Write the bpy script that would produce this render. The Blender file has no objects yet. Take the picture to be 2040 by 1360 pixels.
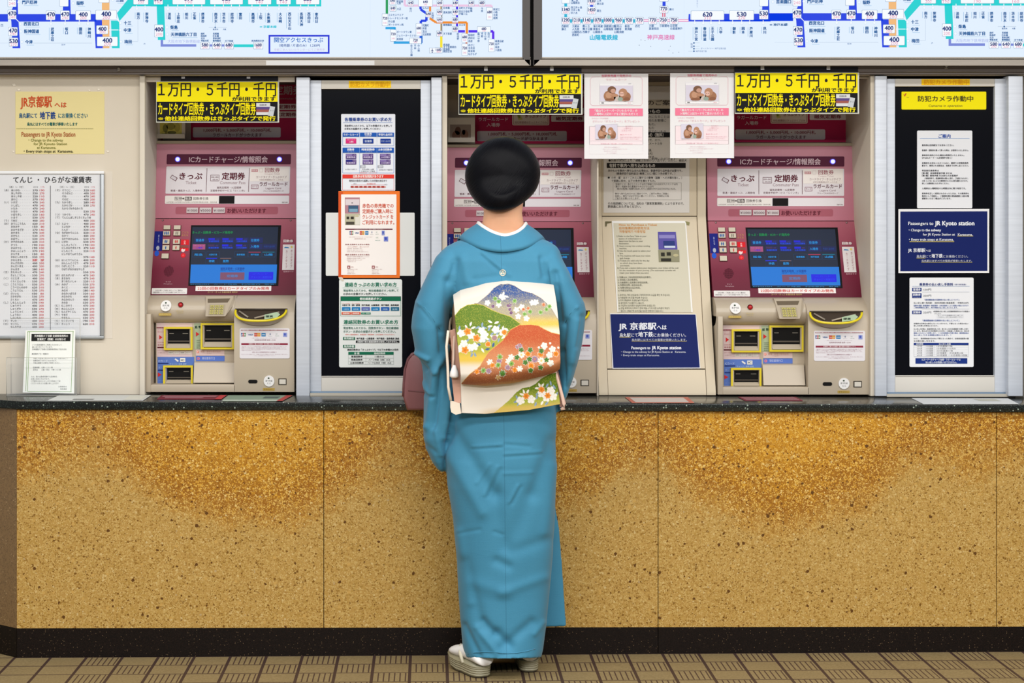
import bpy, bmesh, math, random
from mathutils import Vector, Matrix, noise
from mathutils.bvhtree import BVHTree
random.seed(7)
SC = bpy.context.scene
COL = SC.collection

# ---------------------------------------------------------------- camera
F, CX, CY, HC, D0 = 3650.0, 855.0, 470.0, 1.372, 6.0      # focal length (px), horizon point, eye height, distance to the counter
cam = bpy.data.cameras.new('camera'); cam.sensor_fit = 'HORIZONTAL'; cam.sensor_width = 36.0
cam.lens = 36.0 * F / 2040.0
cam.shift_x = (1020 - CX) / 2040.0
cam.shift_y = -(680 - CY) / 2040.0
camo = bpy.data.objects.new('camera', cam); COL.objects.link(camo)
camo.location = (0, -D0, HC); camo.rotation_euler = (math.pi / 2, 0, 0)
SC.camera = camo

# ---------------------------------------------------------------- world, lamps, exposure
wd = bpy.data.worlds.new('concourse_air'); SC.world = wd; wd.use_nodes = True
bg = wd.node_tree.nodes['Background']; bg.inputs[0].default_value = (0.95, 0.97, 1.0, 1); bg.inputs[1].default_value = 0.32
def area(name, x, y, z, sx, sy, e, col, rx=0.0):
    l = bpy.data.lights.new(name, 'AREA'); l.shape = 'RECTANGLE'; l.size = sx; l.size_y = sy; l.energy = e; l.color = col
    o = bpy.data.objects.new(name, l); COL.objects.link(o); o.location = (x, y, z); o.rotation_euler = (rx, 0, 0)
area('ceiling_tubes', 0.45, -1.3, 2.75, 5.5, 0.16, 56, (1.0, 0.975, 0.94))
area('ceiling_tubes.001', 0.45, -2.8, 2.80, 6.5, 0.25, 120, (1.0, 0.975, 0.94))
area('ceiling_tubes.002', 0.45, -5.6, 2.75, 7.0, 0.40, 500, (1.0, 0.98, 0.95))
SC.view_settings.view_transform = 'Standard'; SC.view_settings.look = 'None'
SC.view_settings.exposure = 0.0; SC.view_settings.gamma = 1.0; SC.view_settings.use_curve_mapping = False
SC.cycles.max_bounces = 6; SC.cycles.diffuse_bounces = 3; SC.cycles.glossy_bounces = 3; SC.cycles.transparent_max_bounces = 8
SC.cycles.caustics_reflective = False; SC.cycles.caustics_refractive = False

# ---------------------------------------------------------------- colour and materials
def lin(h):
    h = h.lstrip('#'); o = []
    for i in (0, 2, 4):
        c = int(h[i:i + 2], 16) / 255.0
        o.append(c / 12.92 if c <= 0.04045 else ((c + 0.055) / 1.055) ** 2.4)
    return (o[0], o[1], o[2], 1.0)
MATS = {}
def mat(c, kind='p'):
    """kind: p paper/paint, g glossy plastic, m metal, e light-giving, c clear acrylic, f cloth, k black glass"""
    if not isinstance(c, str): return c
    key = c + kind
    if key in MATS: return MATS[key]
    m = bpy.data.materials.new({'p': 'paint', 'g': 'plastic', 'm': 'metal', 'e': 'backlit', 'c': 'acrylic', 'f': 'cloth', 'k': 'dark_glass'}[kind] + '_' + c.lstrip('#'))
    m.use_nodes = True; b = m.node_tree.nodes['Principled BSDF']; col = lin(c); m.diffuse_color = col
    b.inputs['Base Color'].default_value = col
    if kind == 'p': b.inputs['Roughness'].default_value = 0.6; b.inputs['Specular IOR Level'].default_value = 0.15
    if kind == 'g': b.inputs['Roughness'].default_value = 0.32
    if kind == 'f': b.inputs['Roughness'].default_value = 0.85; b.inputs['Specular IOR Level'].default_value = 0.15
    if kind == 'm': b.inputs['Roughness'].default_value = 0.42; b.inputs['Metallic'].default_value = 0.65
    if kind == 'k': b.inputs['Roughness'].default_value = 0.12; b.inputs['Specular IOR Level'].default_value = 0.15
    if kind == 'c':
        b.inputs['Roughness'].default_value = 0.08; b.inputs['Alpha'].default_value = 0.06
    if kind == 'e':
        b.inputs['Base Color'].default_value = (0.02, 0.02, 0.02, 1); b.inputs['Emission Color'].default_value = col
        b.inputs['Emission Strength'].default_value = 1.0; b.inputs['Roughness'].default_value = 0.5
        b.inputs['Specular IOR Level'].default_value = 0.1
    MATS[key] = m
    return m

class NT:
    """small helper to write node trees as expressions"""
    def __init__(s, name):
        s.m = bpy.data.materials.new(name); s.m.use_nodes = True; s.t = s.m.node_tree; s.b = s.t.nodes['Principled BSDF']
        s.co = s.t.nodes.new('ShaderNodeTexCoord').outputs['Object']
    def put(s, sock, v):
        if hasattr(v, 'is_output') or isinstance(v, bpy.types.NodeSocket): s.t.links.new(v, sock)
        elif isinstance(v, (tuple, list)) and len(sock.default_value) == 3: sock.default_value = v[:3]
        else: sock.default_value = v
    def M(s, op, a, b=None, c=None):
        n = s.t.nodes.new('ShaderNodeMath'); n.operation = op
        for i, v in enumerate((a, b, c)):
            if v is not None: s.put(n.inputs[i], v)
        return n.outputs[0]
    def xyz(s, v=None):
        n = s.t.nodes.new('ShaderNodeSeparateXYZ'); s.put(n.inputs[0], v or s.co); return n.outputs
    def comb(s, x, y, z):
        n = s.t.nodes.new('ShaderNodeCombineXYZ')
        for i, v in enumerate((x, y, z)): s.put(n.inputs[i], v)
        return n.outputs[0]
    def vor(s, scale, rnd=1.0, v=None):
        n = s.t.nodes.new('ShaderNodeTexVoronoi'); n.inputs['Scale'].default_value = scale; n.inputs['Randomness'].default_value = rnd
        s.put(n.inputs['Vector'], v or s.co); return n.outputs['Distance'], n.outputs['Color']
    def edge(s, scale, v=None):
        n = s.t.nodes.new('ShaderNodeTexVoronoi'); n.feature = 'DISTANCE_TO_EDGE'; n.inputs['Scale'].default_value = scale
        s.put(n.inputs['Vector'], v or s.co); return n.outputs['Distance']
    def noi(s, scale, det=2.0, v=None, rough=0.5):
        n = s.t.nodes.new('ShaderNodeTexNoise'); n.inputs['Scale'].default_value = scale; n.inputs['Detail'].default_value = det
        n.inputs['Roughness'].default_value = rough
        s.put(n.inputs['Vector'], v or s.co); return n.outputs['Fac']
    def ramp(s, f, stops, const=False):
        n = s.t.nodes.new('ShaderNodeValToRGB'); e = n.color_ramp
        e.interpolation = 'CONSTANT' if const else 'LINEAR'
        while len(e.elements) < len(stops): e.elements.new(0.5)
        for el, (p, c) in zip(e.elements, stops): el.position = p; el.color = lin(c) if isinstance(c, str) else (c, c, c, 1)
        s.put(n.inputs[0], f); return n.outputs[0]
    def mix(s, f, a, b, mode='MIX'):
        n = s.t.nodes.new('ShaderNodeMix'); n.data_type = 'RGBA'; n.blend_type = mode
        s.put(n.inputs[0], f); s.put(n.inputs[6], lin(a) if isinstance(a, str) else a); s.put(n.inputs[7], lin(b) if isinstance(b, str) else b)
        return n.outputs[2]
    def bump(s, h, strength=0.3, dist=0.002):
        n = s.t.nodes.new('ShaderNodeBump'); n.inputs['Strength'].default_value = strength; n.inputs['Distance'].default_value = dist
        s.put(n.inputs['Height'], h); s.t.links.new(n.outputs[0], s.b.inputs['Normal'])
    def done(s, col, rough=0.5, spec=0.5, metal=0.0):
        s.put(s.b.inputs['Base Color'], col); s.put(s.b.inputs['Roughness'], rough)
        s.b.inputs['Specular IOR Level'].default_value = spec; s.b.inputs['Metallic'].default_value = metal
        return s.m

def W(px, py, Z):                      # photo direction (px,py) at distance Z -> world point
    return ((px - CX) * Z / F, Z - D0, HC - (py - CY) * Z / F)
def zz(py, Z): return HC - (py - CY) * Z / F
def xx(px, Z): return (px - CX) * Z / F
LAY = 0.0006
def flat(Z): return lambda x, y, l: W(x, y, Z - l * LAY)
def tilt(y0, Z0, y1, Z1):              # plane, level in X, through two rows at their distances
    a, b = zz(y0, Z0), zz(y1, Z1)
    g = (b - a) / (Z1 - Z0)
    def f(x, y, l):
        k = (y - CY) / F
        return W(x, y, (HC - a + g * Z0) / (g + k) - l * LAY)
    return f
def upright(mp, cx, cy):                # square-on lettering grid on a sloping surface, centred on (cx,cy)
    O = mp(cx, cy, 0); A = mp(cx, cy + 1, 0); s_ = (O[1] + D0) / F; dy, dz = A[1] - O[1], A[2] - O[2]
    return lambda x, y, l: (O[0] + (x - cx) * s_, O[1] + (y - cy) * dy - l * LAY, O[2] + (y - cy) * dz)
def level(zh): return lambda x, y, l: W(x, y, (HC - zh - l * LAY) * F / (y - CY))     # horizontal plane at height zh

# ---------------------------------------------------------------- mesh building
class B:
    def __init__(s): s.v = []; s.f = []; s.mi = []; s.ms = []; s.sm = []
    def mi_(s, m):
        m = mat(m)
        if m not in s.ms: s.ms.append(m)
        return s.ms.index(m)
    def add(s, vs, fs, m, smooth=False):
        k = s.mi_(m); o = len(s.v); s.v.extend(tuple(p) for p in vs)
        for f in fs: s.f.append([i + o for i in f]); s.mi.append(k); s.sm.append(smooth)
    def box(s, x0, x1, y0, y1, z0, z1, m):
        vs = [(x, y, z) for x in (x0, x1) for y in (y0, y1) for z in (z0, z1)]
        s.add(vs, [(0, 1, 3, 2), (4, 6, 7, 5), (0, 4, 5, 1), (2, 3, 7, 6), (0, 2, 6, 4), (1, 5, 7, 3)], m)
    def pbox(s, px0, py0, px1, py1, Z0, Z1, m):      # box whose front face spans the given outline at distance Z0
        s.box(xx(px0, Z0), xx(px1, Z0), Z0 - D0, Z1 - D0, zz(py1, Z0), zz(py0, Z0), m)
    def prism(s, X0, X1, prof, m, smooth=False):     # profile of (Y,z) points swept along X
        n = len(prof); vs = [(X0, y, z) for y, z in prof] + [(X1, y, z) for y, z in prof]
        s.add(vs, [(i, (i + 1) % n, n + (i + 1) % n, n + i) for i in range(n)], m, smooth)
        s.add(vs, [list(range(n - 1, -1, -1)), list(range(n, 2 * n))], m)
    def loft(s, rings, m, cap=True, smooth=True, closed=True):
        n = len(rings[0]); vs = [p for r in rings for p in r]; fs = []
        for i in range(len(rings) - 1):
            for j in range(n if closed else n - 1):
                a, b = i * n + j, i * n + (j + 1) % n
                fs.append((a, b, b + n, a + n))
        if cap: fs.append(list(range(n - 1, -1, -1))); fs.append([(len(rings) - 1) * n + j for j in range(n)])
        s.add(vs, fs, m, smooth)
    def tube(s, pts, r, m, n=10, cap=True):
        pts = [Vector(p) for p in pts]; rings = []; up = Vector((0.31, 0.2, 0.93))
        for i, p in enumerate(pts):
            d = (pts[min(i + 1, len(pts) - 1)] - pts[max(i - 1, 0)]).normalized()
            a = d.cross(up).normalized(); b = d.cross(a); q = r[i] if isinstance(r, (list, tuple)) else r
            rings.append([p + (a * math.cos(t) + b * math.sin(t)) * q for t in [2 * math.pi * k / n for k in range(n)]])
        s.loft(rings, m, cap)
    def cyl(s, c, axis, r, h, m, n=24, r2=None):
        c = Vector(c); ax = Vector(axis).normalized(); s.tube([c, c + ax * h], [r, r if r2 is None else r2], m, n)
    def ball(s, c, rx, ry, rz, m, n=20, k=12):
        vs = []
        for i in range(k + 1):
            t = math.pi * i / k
            for j in range(n):
                a = 2 * math.pi * j / n
                vs.append((c[0] + rx * math.sin(t) * math.cos(a), c[1] + ry * math.sin(t) * math.sin(a), c[2] + rz * math.cos(t)))
        s.add(vs, [(i * n + j, i * n + (j + 1) % n, (i + 1) * n + (j + 1) % n, (i + 1) * n + j) for i in range(k) for j in range(n)], m, True)
    def mesh(s, name, loc=(0, 0, 0)):
        me = bpy.data.meshes.new(name); L = Vector(loc)
        me.from_pydata([(p[0] - L.x, p[1] - L.y, p[2] - L.z) for p in s.v], [], s.f)
        for m in s.ms: me.materials.append(m)
        me.polygons.foreach_set('material_index', s.mi); me.polygons.foreach_set('use_smooth', s.sm)
        me.update(); return me
    def obj(s, name, parent=None, loc=None, bevel=0.0, smooth=False):
        if parent is not None: L = parent.matrix_world.translation if loc is None else loc
        elif loc is not None: L = loc
        else:
            xs = [p[0] for p in s.v]; ys = [p[1] for p in s.v]; zs = [p[2] for p in s.v]
            L = ((min(xs) + max(xs)) / 2, (min(ys) + max(ys)) / 2, min(zs))
        o = bpy.data.objects.new(name, s.mesh(name, L)); COL.objects.link(o)
        if parent is not None: o.parent = parent
        else: o.location = L; o.matrix_world = Matrix.Translation(L)
        if bevel:
            b = o.modifiers.new('edge', 'BEVEL'); b.width = bevel; b.segments = 3; b.limit_method = 'ANGLE'; b.angle_limit = 0.6
            for p in o.data.polygons: p.use_smooth = True
        return o
def tag(o, label=None, cat=None, group=None, kind=None):
    if label: o['label'] = label
    if cat: o['category'] = cat
    if group: o['group'] = group
    if kind: o['kind'] = kind
    return o
def empty(name, loc):
    o = bpy.data.objects.new(name, None); COL.objects.link(o); o.location = loc; o.empty_display_size = 0.05
    o.matrix_world = Matrix.Translation(loc); return o
def struct(o): o['kind'] = 'structure'; return o

# ---------------------------------------------------------------- lettering
TC = {}
def glyphs(txt, bold=0.0):
    """outline of a line of text, as (points with a tiny lift, faces, bounds); bold = the strokes laid three times, slightly apart"""
    key = (txt, bold)
    if key in TC: return TC[key]
    c = bpy.data.curves.new('lettering', 'FONT'); c.body = txt; c.resolution_u = 2; c.fill_mode = 'FRONT'
    o = bpy.data.objects.new('lettering', c)
    me = bpy.data.meshes.new_from_object(o)
    v = [(p.co.x, p.co.y, 0.0) for p in me.vertices]; f = [list(p.vertices) for p in me.polygons]
    bpy.data.objects.remove(o); bpy.data.curves.remove(c); bpy.data.meshes.remove(me)
    if not v: v = [(0, 0, 0), (1, 0, 0), (1, 1, 0)]; f = []
    if bold:
        d = bold * 1.25 + 0.004; n = len(v); v0, f0 = v, f; v, f = [], []
        for k, (dx, dy) in enumerate(((-d, -d * .6), (d, -d * .3), (0, d * .7))):
            v += [(x + dx, y + dy, 0.22 * k) for x, y, _ in v0]; f += [[i + n * k for i in p] for p in f0]
    xs = [a[0] for a in v]; ys = [a[1] for a in v]
    TC[key] = (v, f, min(xs), max(xs), min(ys), max(ys)); return TC[key]

class Dr:
    """flat print work on a surface: outlines are given in photo coordinates and laid on the surface mp at layer l"""
    def __init__(s, mp, kind='p', b=None, plumb=False): s.mp = mp; s.kind = kind; s.b = b or B(); s.plumb = plumb
    def at(s, pts):                                     # pts (x,y,l); plumb keeps each mark square on a sloping surface
        if not s.plumb: return [s.mp(*p) for p in pts]
        ys = [p[1] for p in pts]; cy = (min(ys) + max(ys)) / 2; o = []
        for x, y, l in pts: q = s.mp(x, y, l); o.append((s.mp(x, cy, l)[0], q[1], q[2]))
        return o
    def c(s, c): return mat(c, s.kind)
    def P(s, pts, c, l=1): s.b.add(s.at([(x, y, l) for x, y in pts]), [list(range(len(pts) - 1, -1, -1))], s.c(c))
    def rr(s, x0, y0, x1, y1, r):
        if r <= 0: return [(x0, y0), (x1, y0), (x1, y1), (x0, y1)]
        o = []
        for cx, cy, a in ((x1 - r, y0 + r, -90), (x1 - r, y1 - r, 0), (x0 + r, y1 - r, 90), (x0 + r, y0 + r, 180)):
            for k in range(5):
                t = math.radians(a + k * 22.5); o.append((cx + r * math.cos(t), cy + r * math.sin(t)))
        return o
    def R(s, x0, y0, x1, y1, c, l=1, r=0): s.P(s.rr(x0, y0, x1, y1, r), c, l)
    def O(s, x0, y0, x1, y1, w, c, l=2):
        s.R(x0, y0, x1, y0 + w, c, l); s.R(x0, y1 - w, x1, y1, c, l); s.R(x0, y0 + w, x0 + w, y1 - w, c, l); s.R(x1 - w, y0 + w, x1, y1 - w, c, l)
    def L(s, pts, w, c, l=2):
        for (a, b), (p, q) in zip(pts[:-1], pts[1:]):
            d = math.hypot(p - a, q - b) or 1; nx, ny = -(q - b) / d * w / 2, (p - a) / d * w / 2
            s.P([(a + nx, b + ny), (p + nx, q + ny), (p - nx, q - ny), (a - nx, b - ny)][::-1], c, l)
    def E(s, cx, cy, rx, ry, c, l=2, n=20): s.P([(cx + rx * math.cos(2 * math.pi * k / n), cy + ry * math.sin(2 * math.pi * k / n)) for k in range(n)], c, l)
    def T(s, txt, x0, x1, yc, em, c, l=3, b=0.0):       # line of text from x0 to x1, centred on row yc
        v, f, a0, a1, b0, b1 = glyphs(txt, b); k = (x1 - x0) / max(a1 - a0, 1e-6)
        s.b.add(s.at([(x0 + (x - a0) * k, yc - (y - 0.37) * em, l + q) for x, y, q in v]), f, s.c(c))
    def V(s, txt, xc, y0, y1, w, c, l=3, b=0.0):        # column of text
        v, f, a0, a1, b0, b1 = glyphs('\n'.join(txt), b); ky = (y1 - y0) / max(b1 - b0, 1e-6)
        s.b.add(s.at([(xc + (x - 0.5) * w, y0 + (b1 - y) * ky, l + q) for x, y, q in v]), f, s.c(c))
    def lines(s, rows, x0, y0, pitch, em, c, l=3, cw=None, b=0.0):   # block of fine print, cw = width per character
        for i, t in enumerate(rows):
            if not t: continue
            ind = len(t) - len(t.lstrip('　')); t2 = t.lstrip('　')
            wd = glyphs(t2, b); n = (wd[3] - wd[2])
            s.T(t2, x0 + ind * (cw or em), x0 + ind * (cw or em) + n * (cw or em), y0 + i * pitch, em, c, l, b)
    def slab(s, x0, y0, x1, y1, c, t=0.003, r=0, side=None, l=0):
        p = s.rr(x0, y0, x1, y1, r); n = len(p); fr = s.at([(x, y, l) for x, y in p])
        bk = [(a[0], a[1] + t, a[2]) for a in fr]
        s.b.add(fr + bk, [list(range(n - 1, -1, -1)), list(range(n, 2 * n))], s.c(c))
        s.b.add(fr + bk, [(i, (i + 1) % n, n + (i + 1) % n, n + i) for i in range(n)], s.c(side or c))
    def quad(s, pts, c, t=0.0008):                        # thin sheet with free corners
        fr = [s.mp(x, y, 0) for x, y in pts]; n = len(pts)
        bk = [(a[0], a[1], a[2] - t) for a in fr]
        s.b.add(fr + bk, [list(range(n - 1, -1, -1)), list(range(n, 2 * n))] + [(i, (i + 1) % n, n + (i + 1) % n, n + i) for i in range(n)], s.c(c))
    def obj(s, name, parent=None, **k): return s.b.obj(name, parent, **k)
# ================================================================ setting
# ---- terrazzo, granite, tiles
def terrazzo():
    n = NT('golden_terrazzo'); x, y, z = n.xyz()
    v2 = n.comb(x, n.M('MULTIPLY', y, 1.0), z)
    wob = n.noi(4.0, 4.0)
    # wear: a soaked ochre zone whose lower edge sags below each machine, brownest just above that edge
    u = None
    for cx, zb, k in ((-0.58, 0.44, 1.15), (0.29, 0.46, 1.5), (1.17, 0.44, 1.25)):
        e = n.M('SUBTRACT', x, cx); w = n.M('SUBTRACT', n.M('SUBTRACT', z, zb), n.M('MULTIPLY', n.M('MULTIPLY', e, e), k)); u = w if u is None else n.M('MAXIMUM', u, w)
    u = n.M('MAXIMUM', u, n.M('SUBTRACT', n.M('MULTIPLY', z, 0.7), 0.46)); u = n.M('ADD', u, n.M('MULTIPLY', n.M('SUBTRACT', wob, 0.5), 0.24)); u = n.M('ADD', u, n.M('MULTIPLY', n.M('SUBTRACT', n.noi(30.0, 3.0), 0.5), 0.13))
    worn = n.ramp(n.M('ADD', u, 0.5), [(0.43, 0.0), (0.50, 0.45), (0.58, 0.85), (0.72, 1.0)])
    brown = n.ramp(n.M('ADD', u, 0.5), [(0.43, 0.0), (0.55, 0.8), (0.62, 0.65), (0.78, 0.12), (0.9, 0.0)])
    matrix = n.mix(worn, '#b4965a', '#c2922c'); matrix = n.mix(brown, matrix, '#8a560f')
    d1, c1 = n.vor(150.0); r1 = n.xyz(c1)[0]; r2 = n.xyz(c1)[1]
    clean = n.ramp(r1, [(0.0, '#76561f'), (0.06, '#9a7a3c'), (0.20, '#b09352'), (0.45, '#bb9f62'), (0.72, '#c4ac72'), (0.94, '#cebb8c')], True)
    soak = n.ramp(r1, [(0.0, '#6e430c'), (0.07, '#a8761a'), (0.24, '#c7962c'), (0.48, '#d3a53c'), (0.74, '#dcba62'), (0.92, '#e6cf92')], True)
    chip = n.mix(worn, clean, soak)
    cov = n.M('MULTIPLY', n.M('GREATER_THAN', n.edge(150.0), n.M('MULTIPLY_ADD', r2, -0.10, 0.16)), n.M('GREATER_THAN', r2, 0.22))
    col = n.mix(cov, matrix, chip)
    d3, c3 = n.vor(300.0); r3 = n.xyz(c3)[0]
    col = n.mix(n.M('MULTIPLY', n.M('GREATER_THAN', n.edge(300.0), 0.12), n.M('GREATER_THAN', r3, 0.72)), col, n.mix(worn, '#cdb884', '#e0bf6e'))
    col = n.mix(n.M('MULTIPLY', n.M('GREATER_THAN', n.edge(300.0), 0.10), n.M('LESS_THAN', r3, 0.13)), col, n.mix(worn, '#86672c', '#8a5a14'))
    d4, c4 = n.vor(62.0); r4 = n.xyz(c4)[0]; q4 = n.xyz(c4)[1]
    wd_ = n.comb(n.M('MULTIPLY_ADD', n.noi(120.0, 1.0), 0.008, x), y, n.M('MULTIPLY_ADD', n.noi(130.0, 1.0), 0.008, z))
    d4, c4 = n.vor(62.0, 1.0, wd_); r4 = n.xyz(c4)[0]; q4 = n.xyz(c4)[1]; big = n.M('LESS_THAN', d4, n.M('MULTIPLY_ADD', q4, 0.16, 0.17))
    col = n.mix(n.M('MULTIPLY', big, n.M('GREATER_THAN', r4, 0.86)), col, n.ramp(q4, [(0.0, '#cdbd96'), (0.5, '#b8a584'), (0.8, '#c4a566')], True))
    col = n.mix(n.M('MULTIPLY', big, n.M('LESS_THAN', r4, 0.10)), col, '#5f4016')
    col = n.mix(1.0, col, '#f2e6cc', 'MULTIPLY')
    n.bump(n.noi(300.0, 2.0), 0.10, 0.001)
    return n.done(col, 0.45, 0.25)
def granite(name, dark, mid, spots, sc, rough, spec=0.5):
    n = NT(name); d1, c1 = n.vor(sc); d2, c2 = n.vor(sc * 2.6); r1 = n.xyz(c1)[0]; r2 = n.xyz(c2)[1]
    col = n.mix(n.noi(sc * 0.8, 3.0), dark, mid)
    col = n.mix(n.M('MULTIPLY', n.M('GREATER_THAN', r2, 0.72), n.M('LESS_THAN', d2, 0.42)), col, spots[1])
    col = n.mix(n.M('MULTIPLY', n.M('GREATER_THAN', r1, 0.90), n.M('LESS_THAN', d1, 0.30)), col, spots[0])
    return n.done(col, rough, spec)
M_TERR = terrazzo()
M_GRAN = granite('dark_green_granite', '#050706', '#151a16', ('#8d9a8e', '#35403a'), 120.0, 0.20)
M_PLIN = granite('brown_black_granite', '#060302', '#120a07', ('#5e4c38', '#241812'), 230.0, 0.4, 0.18)
def floor_mat():
    S, X0, Y0 = 0.1178, -0.0612, -0.1190
    n = NT('pattern_tile'); x, y, z = n.xyz()
    u = n.M('DIVIDE', n.M('SUBTRACT', x, X0), S); v = n.M('DIVIDE', n.M('SUBTRACT', y, Y0), S)
    fu = n.M('FRACT', n.M('ADD', u, 1000.0)); fv = n.M('FRACT', n.M('ADD', v, 1000.0))
    par = n.M('MODULO', n.M('ADD', n.M('FLOOR', n.M('ADD', u, 1000.0)), n.M('FLOOR', n.M('ADD', v, 1000.0))), 2.0)
    gu = n.M('MAXIMUM', n.M('LESS_THAN', fu, 0.042), n.M('GREATER_THAN', fu, 0.958))
    gv = n.M('MAXIMUM', n.M('LESS_THAN', fv, 0.030), n.M('GREATER_THAN', fv, 0.970))
    su = n.M('FRACT', n.M('MULTIPLY', n.M('SUBTRACT', fu, 0.042 - 0.0), 6.9))
    bar = n.M('MULTIPLY', n.M('GREATER_THAN', su, 0.76), n.M('MULTIPLY', n.M('GREATER_THAN', fv, 0.045), n.M('LESS_THAN', fv, 0.955)))
    bar = n.M('MULTIPLY', bar, n.M('MULTIPLY', n.M('GREATER_THAN', x, X0 - 9 * S), n.M('LESS_THAN', fu, 0.94)))
    odd = n.M('GREATER_THAN', par, 0.5)
    rib = n.M('MULTIPLY', n.M('LESS_THAN', n.M('FRACT', n.M('MULTIPLY', fv, 9.0)), 0.22), n.M('SUBTRACT', 1.0, odd))
    t = n.ramp(n.noi(150.0, 3.0), [(0.3, '#7b6a48'), (0.7, '#93815c')])
    t = n.mix(n.M('MULTIPLY', n.ramp(n.noi(6.0, 3.0), [(0.35, 0.0), (0.7, 1.0)]), 0.35), t, '#7a6a4c')
    t = n.mix(n.M('MULTIPLY', rib, 0.35), t, '#75623c')
    t = n.mix(n.M('MULTIPLY', bar, odd), t, '#44322a')
    t = n.mix(n.M('MAXIMUM', gu, gv), t, '#3d2c27')
    return n.done(t, 0.5, 0.4)
M_FLOOR = floor_mat()
def wall_paint():
    n = NT('cream_wall_paint'); a = n.noi(2.5, 4.0)
    col = n.ramp(a, [(0.3, '#d0c6b4'), (0.7, '#dad0bf')])
    return n.done(col, 0.55, 0.3)
M_CREAM = wall_paint()
def brushed(name, c1, c2, metal, rough):
    n = NT(name); x, y, z = n.xyz(); v = n.comb(n.M('MULTIPLY', x, 3.0), y, n.M('MULTIPLY', z, 60.0))
    col = n.mix(n.noi(2.0, 3.0, v), c1, c2); return n.done(col, rough, 0.5, metal)
M_ALU = brushed('satin_aluminium', '#bcc2cc', '#d6dce6', 0.15, 0.45)
M_STEEL = brushed('worn_steel_trim', '#8f877d', '#a8a096', 0.35, 0.4)
M_BROWN = brushed('brown_grey_rail', '#574e49', '#6b615b', 0.25, 0.45)

# ---- floor, slightly falling to the left like the photo's skirting line
b = B(); s = 0.0062
b.add([(-3.2, -7.5, -3.2 * s), (4.2, -7.5, 4.2 * s), (4.2, 1.2, 4.2 * s), (-3.2, 1.2, -3.2 * s),
       (-3.2, -7.5, -3.2 * s - .1), (4.2, -7.5, 4.2 * s - .1), (4.2, 1.2, 4.2 * s - .1), (-3.2, 1.2, -3.2 * s - .1)],
      [(0, 1, 2, 3), (7, 6, 5, 4), (0, 4, 5, 1), (1, 5, 6, 2), (2, 6, 7, 3), (3, 7, 4, 0)], M_FLOOR)
struct(b.obj('floor', loc=(0, 0, 0)))

# ---- counter: stone slabs over a dark plinth
def ctop(X): return 0.828 - 0.0033 * X            # top of the worktop along X
def cbot(X): return 0.801 - 0.0026 * X            # underside of worktop
def ptop(X): return 0.0905 + 0.0018 * X           # top of plinth
def pbot(X): return s * X
Xc = xx(33, 6.0); ANG = (-0.62, 0.78)             # left end is splayed back
cnt = empty('counter', (0.0, 0.0, 0.0)); tag(cnt, 'long counter clad in golden terrazzo with a dark plinth under the ticket machines', 'counter')
def slab_panel(xa, xb, za, zb, y, name, m, gap=0.0012):
    bb = B(); xa += gap; xb -= gap
    vs = [(xa, y, za(xa)), (xb, y, za(xb)), (xb, y, zb(xb)), (xa, y, zb(xa))]
    vs += [(p[0], p[1] + 0.028, p[2]) for p in vs]
    bb.add(vs, [(0, 1, 2, 3), (7, 6, 5, 4), (0, 4, 5, 1), (1, 5, 6, 2), (2, 6, 7, 3), (3, 7, 4, 0)], m)
    return bb.obj(name, cnt)
xs = [33, 645, 1311, 1985, 2560]
for i in range(4): slab_panel(xx(xs[i], 6), xx(xs[i + 1], 6), ptop, cbot, 0.0, 'stone_panel', M_TERR)
slab_panel(xx(33, 6), xx(1311, 6), lambda X: pbot(X) + 0.0005, lambda X: ptop(X), 0.0, 'plinth', M_PLIN)
slab_panel(xx(1311, 6), xx(2560, 6), lambda X: pbot(X) + 0.0005, lambda X: ptop(X), 0.0, 'plinth', M_PLIN)
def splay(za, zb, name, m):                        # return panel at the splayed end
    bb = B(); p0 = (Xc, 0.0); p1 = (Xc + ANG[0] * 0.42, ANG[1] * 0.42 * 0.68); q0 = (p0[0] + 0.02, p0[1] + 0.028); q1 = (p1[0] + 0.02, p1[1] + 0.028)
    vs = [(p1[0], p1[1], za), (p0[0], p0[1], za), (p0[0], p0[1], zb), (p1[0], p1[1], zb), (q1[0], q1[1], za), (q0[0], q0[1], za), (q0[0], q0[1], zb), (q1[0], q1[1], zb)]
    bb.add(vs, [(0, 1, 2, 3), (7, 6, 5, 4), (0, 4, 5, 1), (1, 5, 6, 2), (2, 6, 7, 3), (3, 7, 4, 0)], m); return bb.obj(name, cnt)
splay(ptop(Xc), cbot(Xc), 'stone_panel', granite('shaded_speckled_stone', '#6e5434', '#8c6f48', ('#ac9068', '#3f2c16'), 140.0, 0.45)); splay(pbot(Xc) + .0005, ptop(Xc), 'plinth', M_PLIN)  # end panel's darker brown has the angled face's weaker light painted in
bb = B(); bb.box(Xc + 0.03, xx(2560, 6), 0.03, 0.26, 0.05, 0.785, mat('#3a3530')); bb.obj('core', cnt)
# worktop
bb = B(); yf = -0.016; yb = 0.2685; xe = xx(2560, 6); cx0 = Xc + 0.012
pl = [(cx0, yf), (0.6, yf), (xe, yf), (xe, yb), (0.6, yb), (Xc - 0.42, yb), (cx0 - 0.36, yf + 0.24)]
n_ = len(pl); vs = [(x, y, ctop(x)) for x, y in pl] + [(x, y, cbot(x) + 0.0004) for x, y in pl]
bb.add(vs, [list(range(n_)), list(range(2 * n_ - 1, n_ - 1, -1))] + [(i, n_ + i, n_ + (i + 1) % n_, (i + 1) % n_) for i in range(n_)], M_GRAN)
o = bb.obj('countertop', bevel=0.003); tag(o, 'dark speckled granite worktop running along the counter under the ticket machines', 'countertop')

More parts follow.
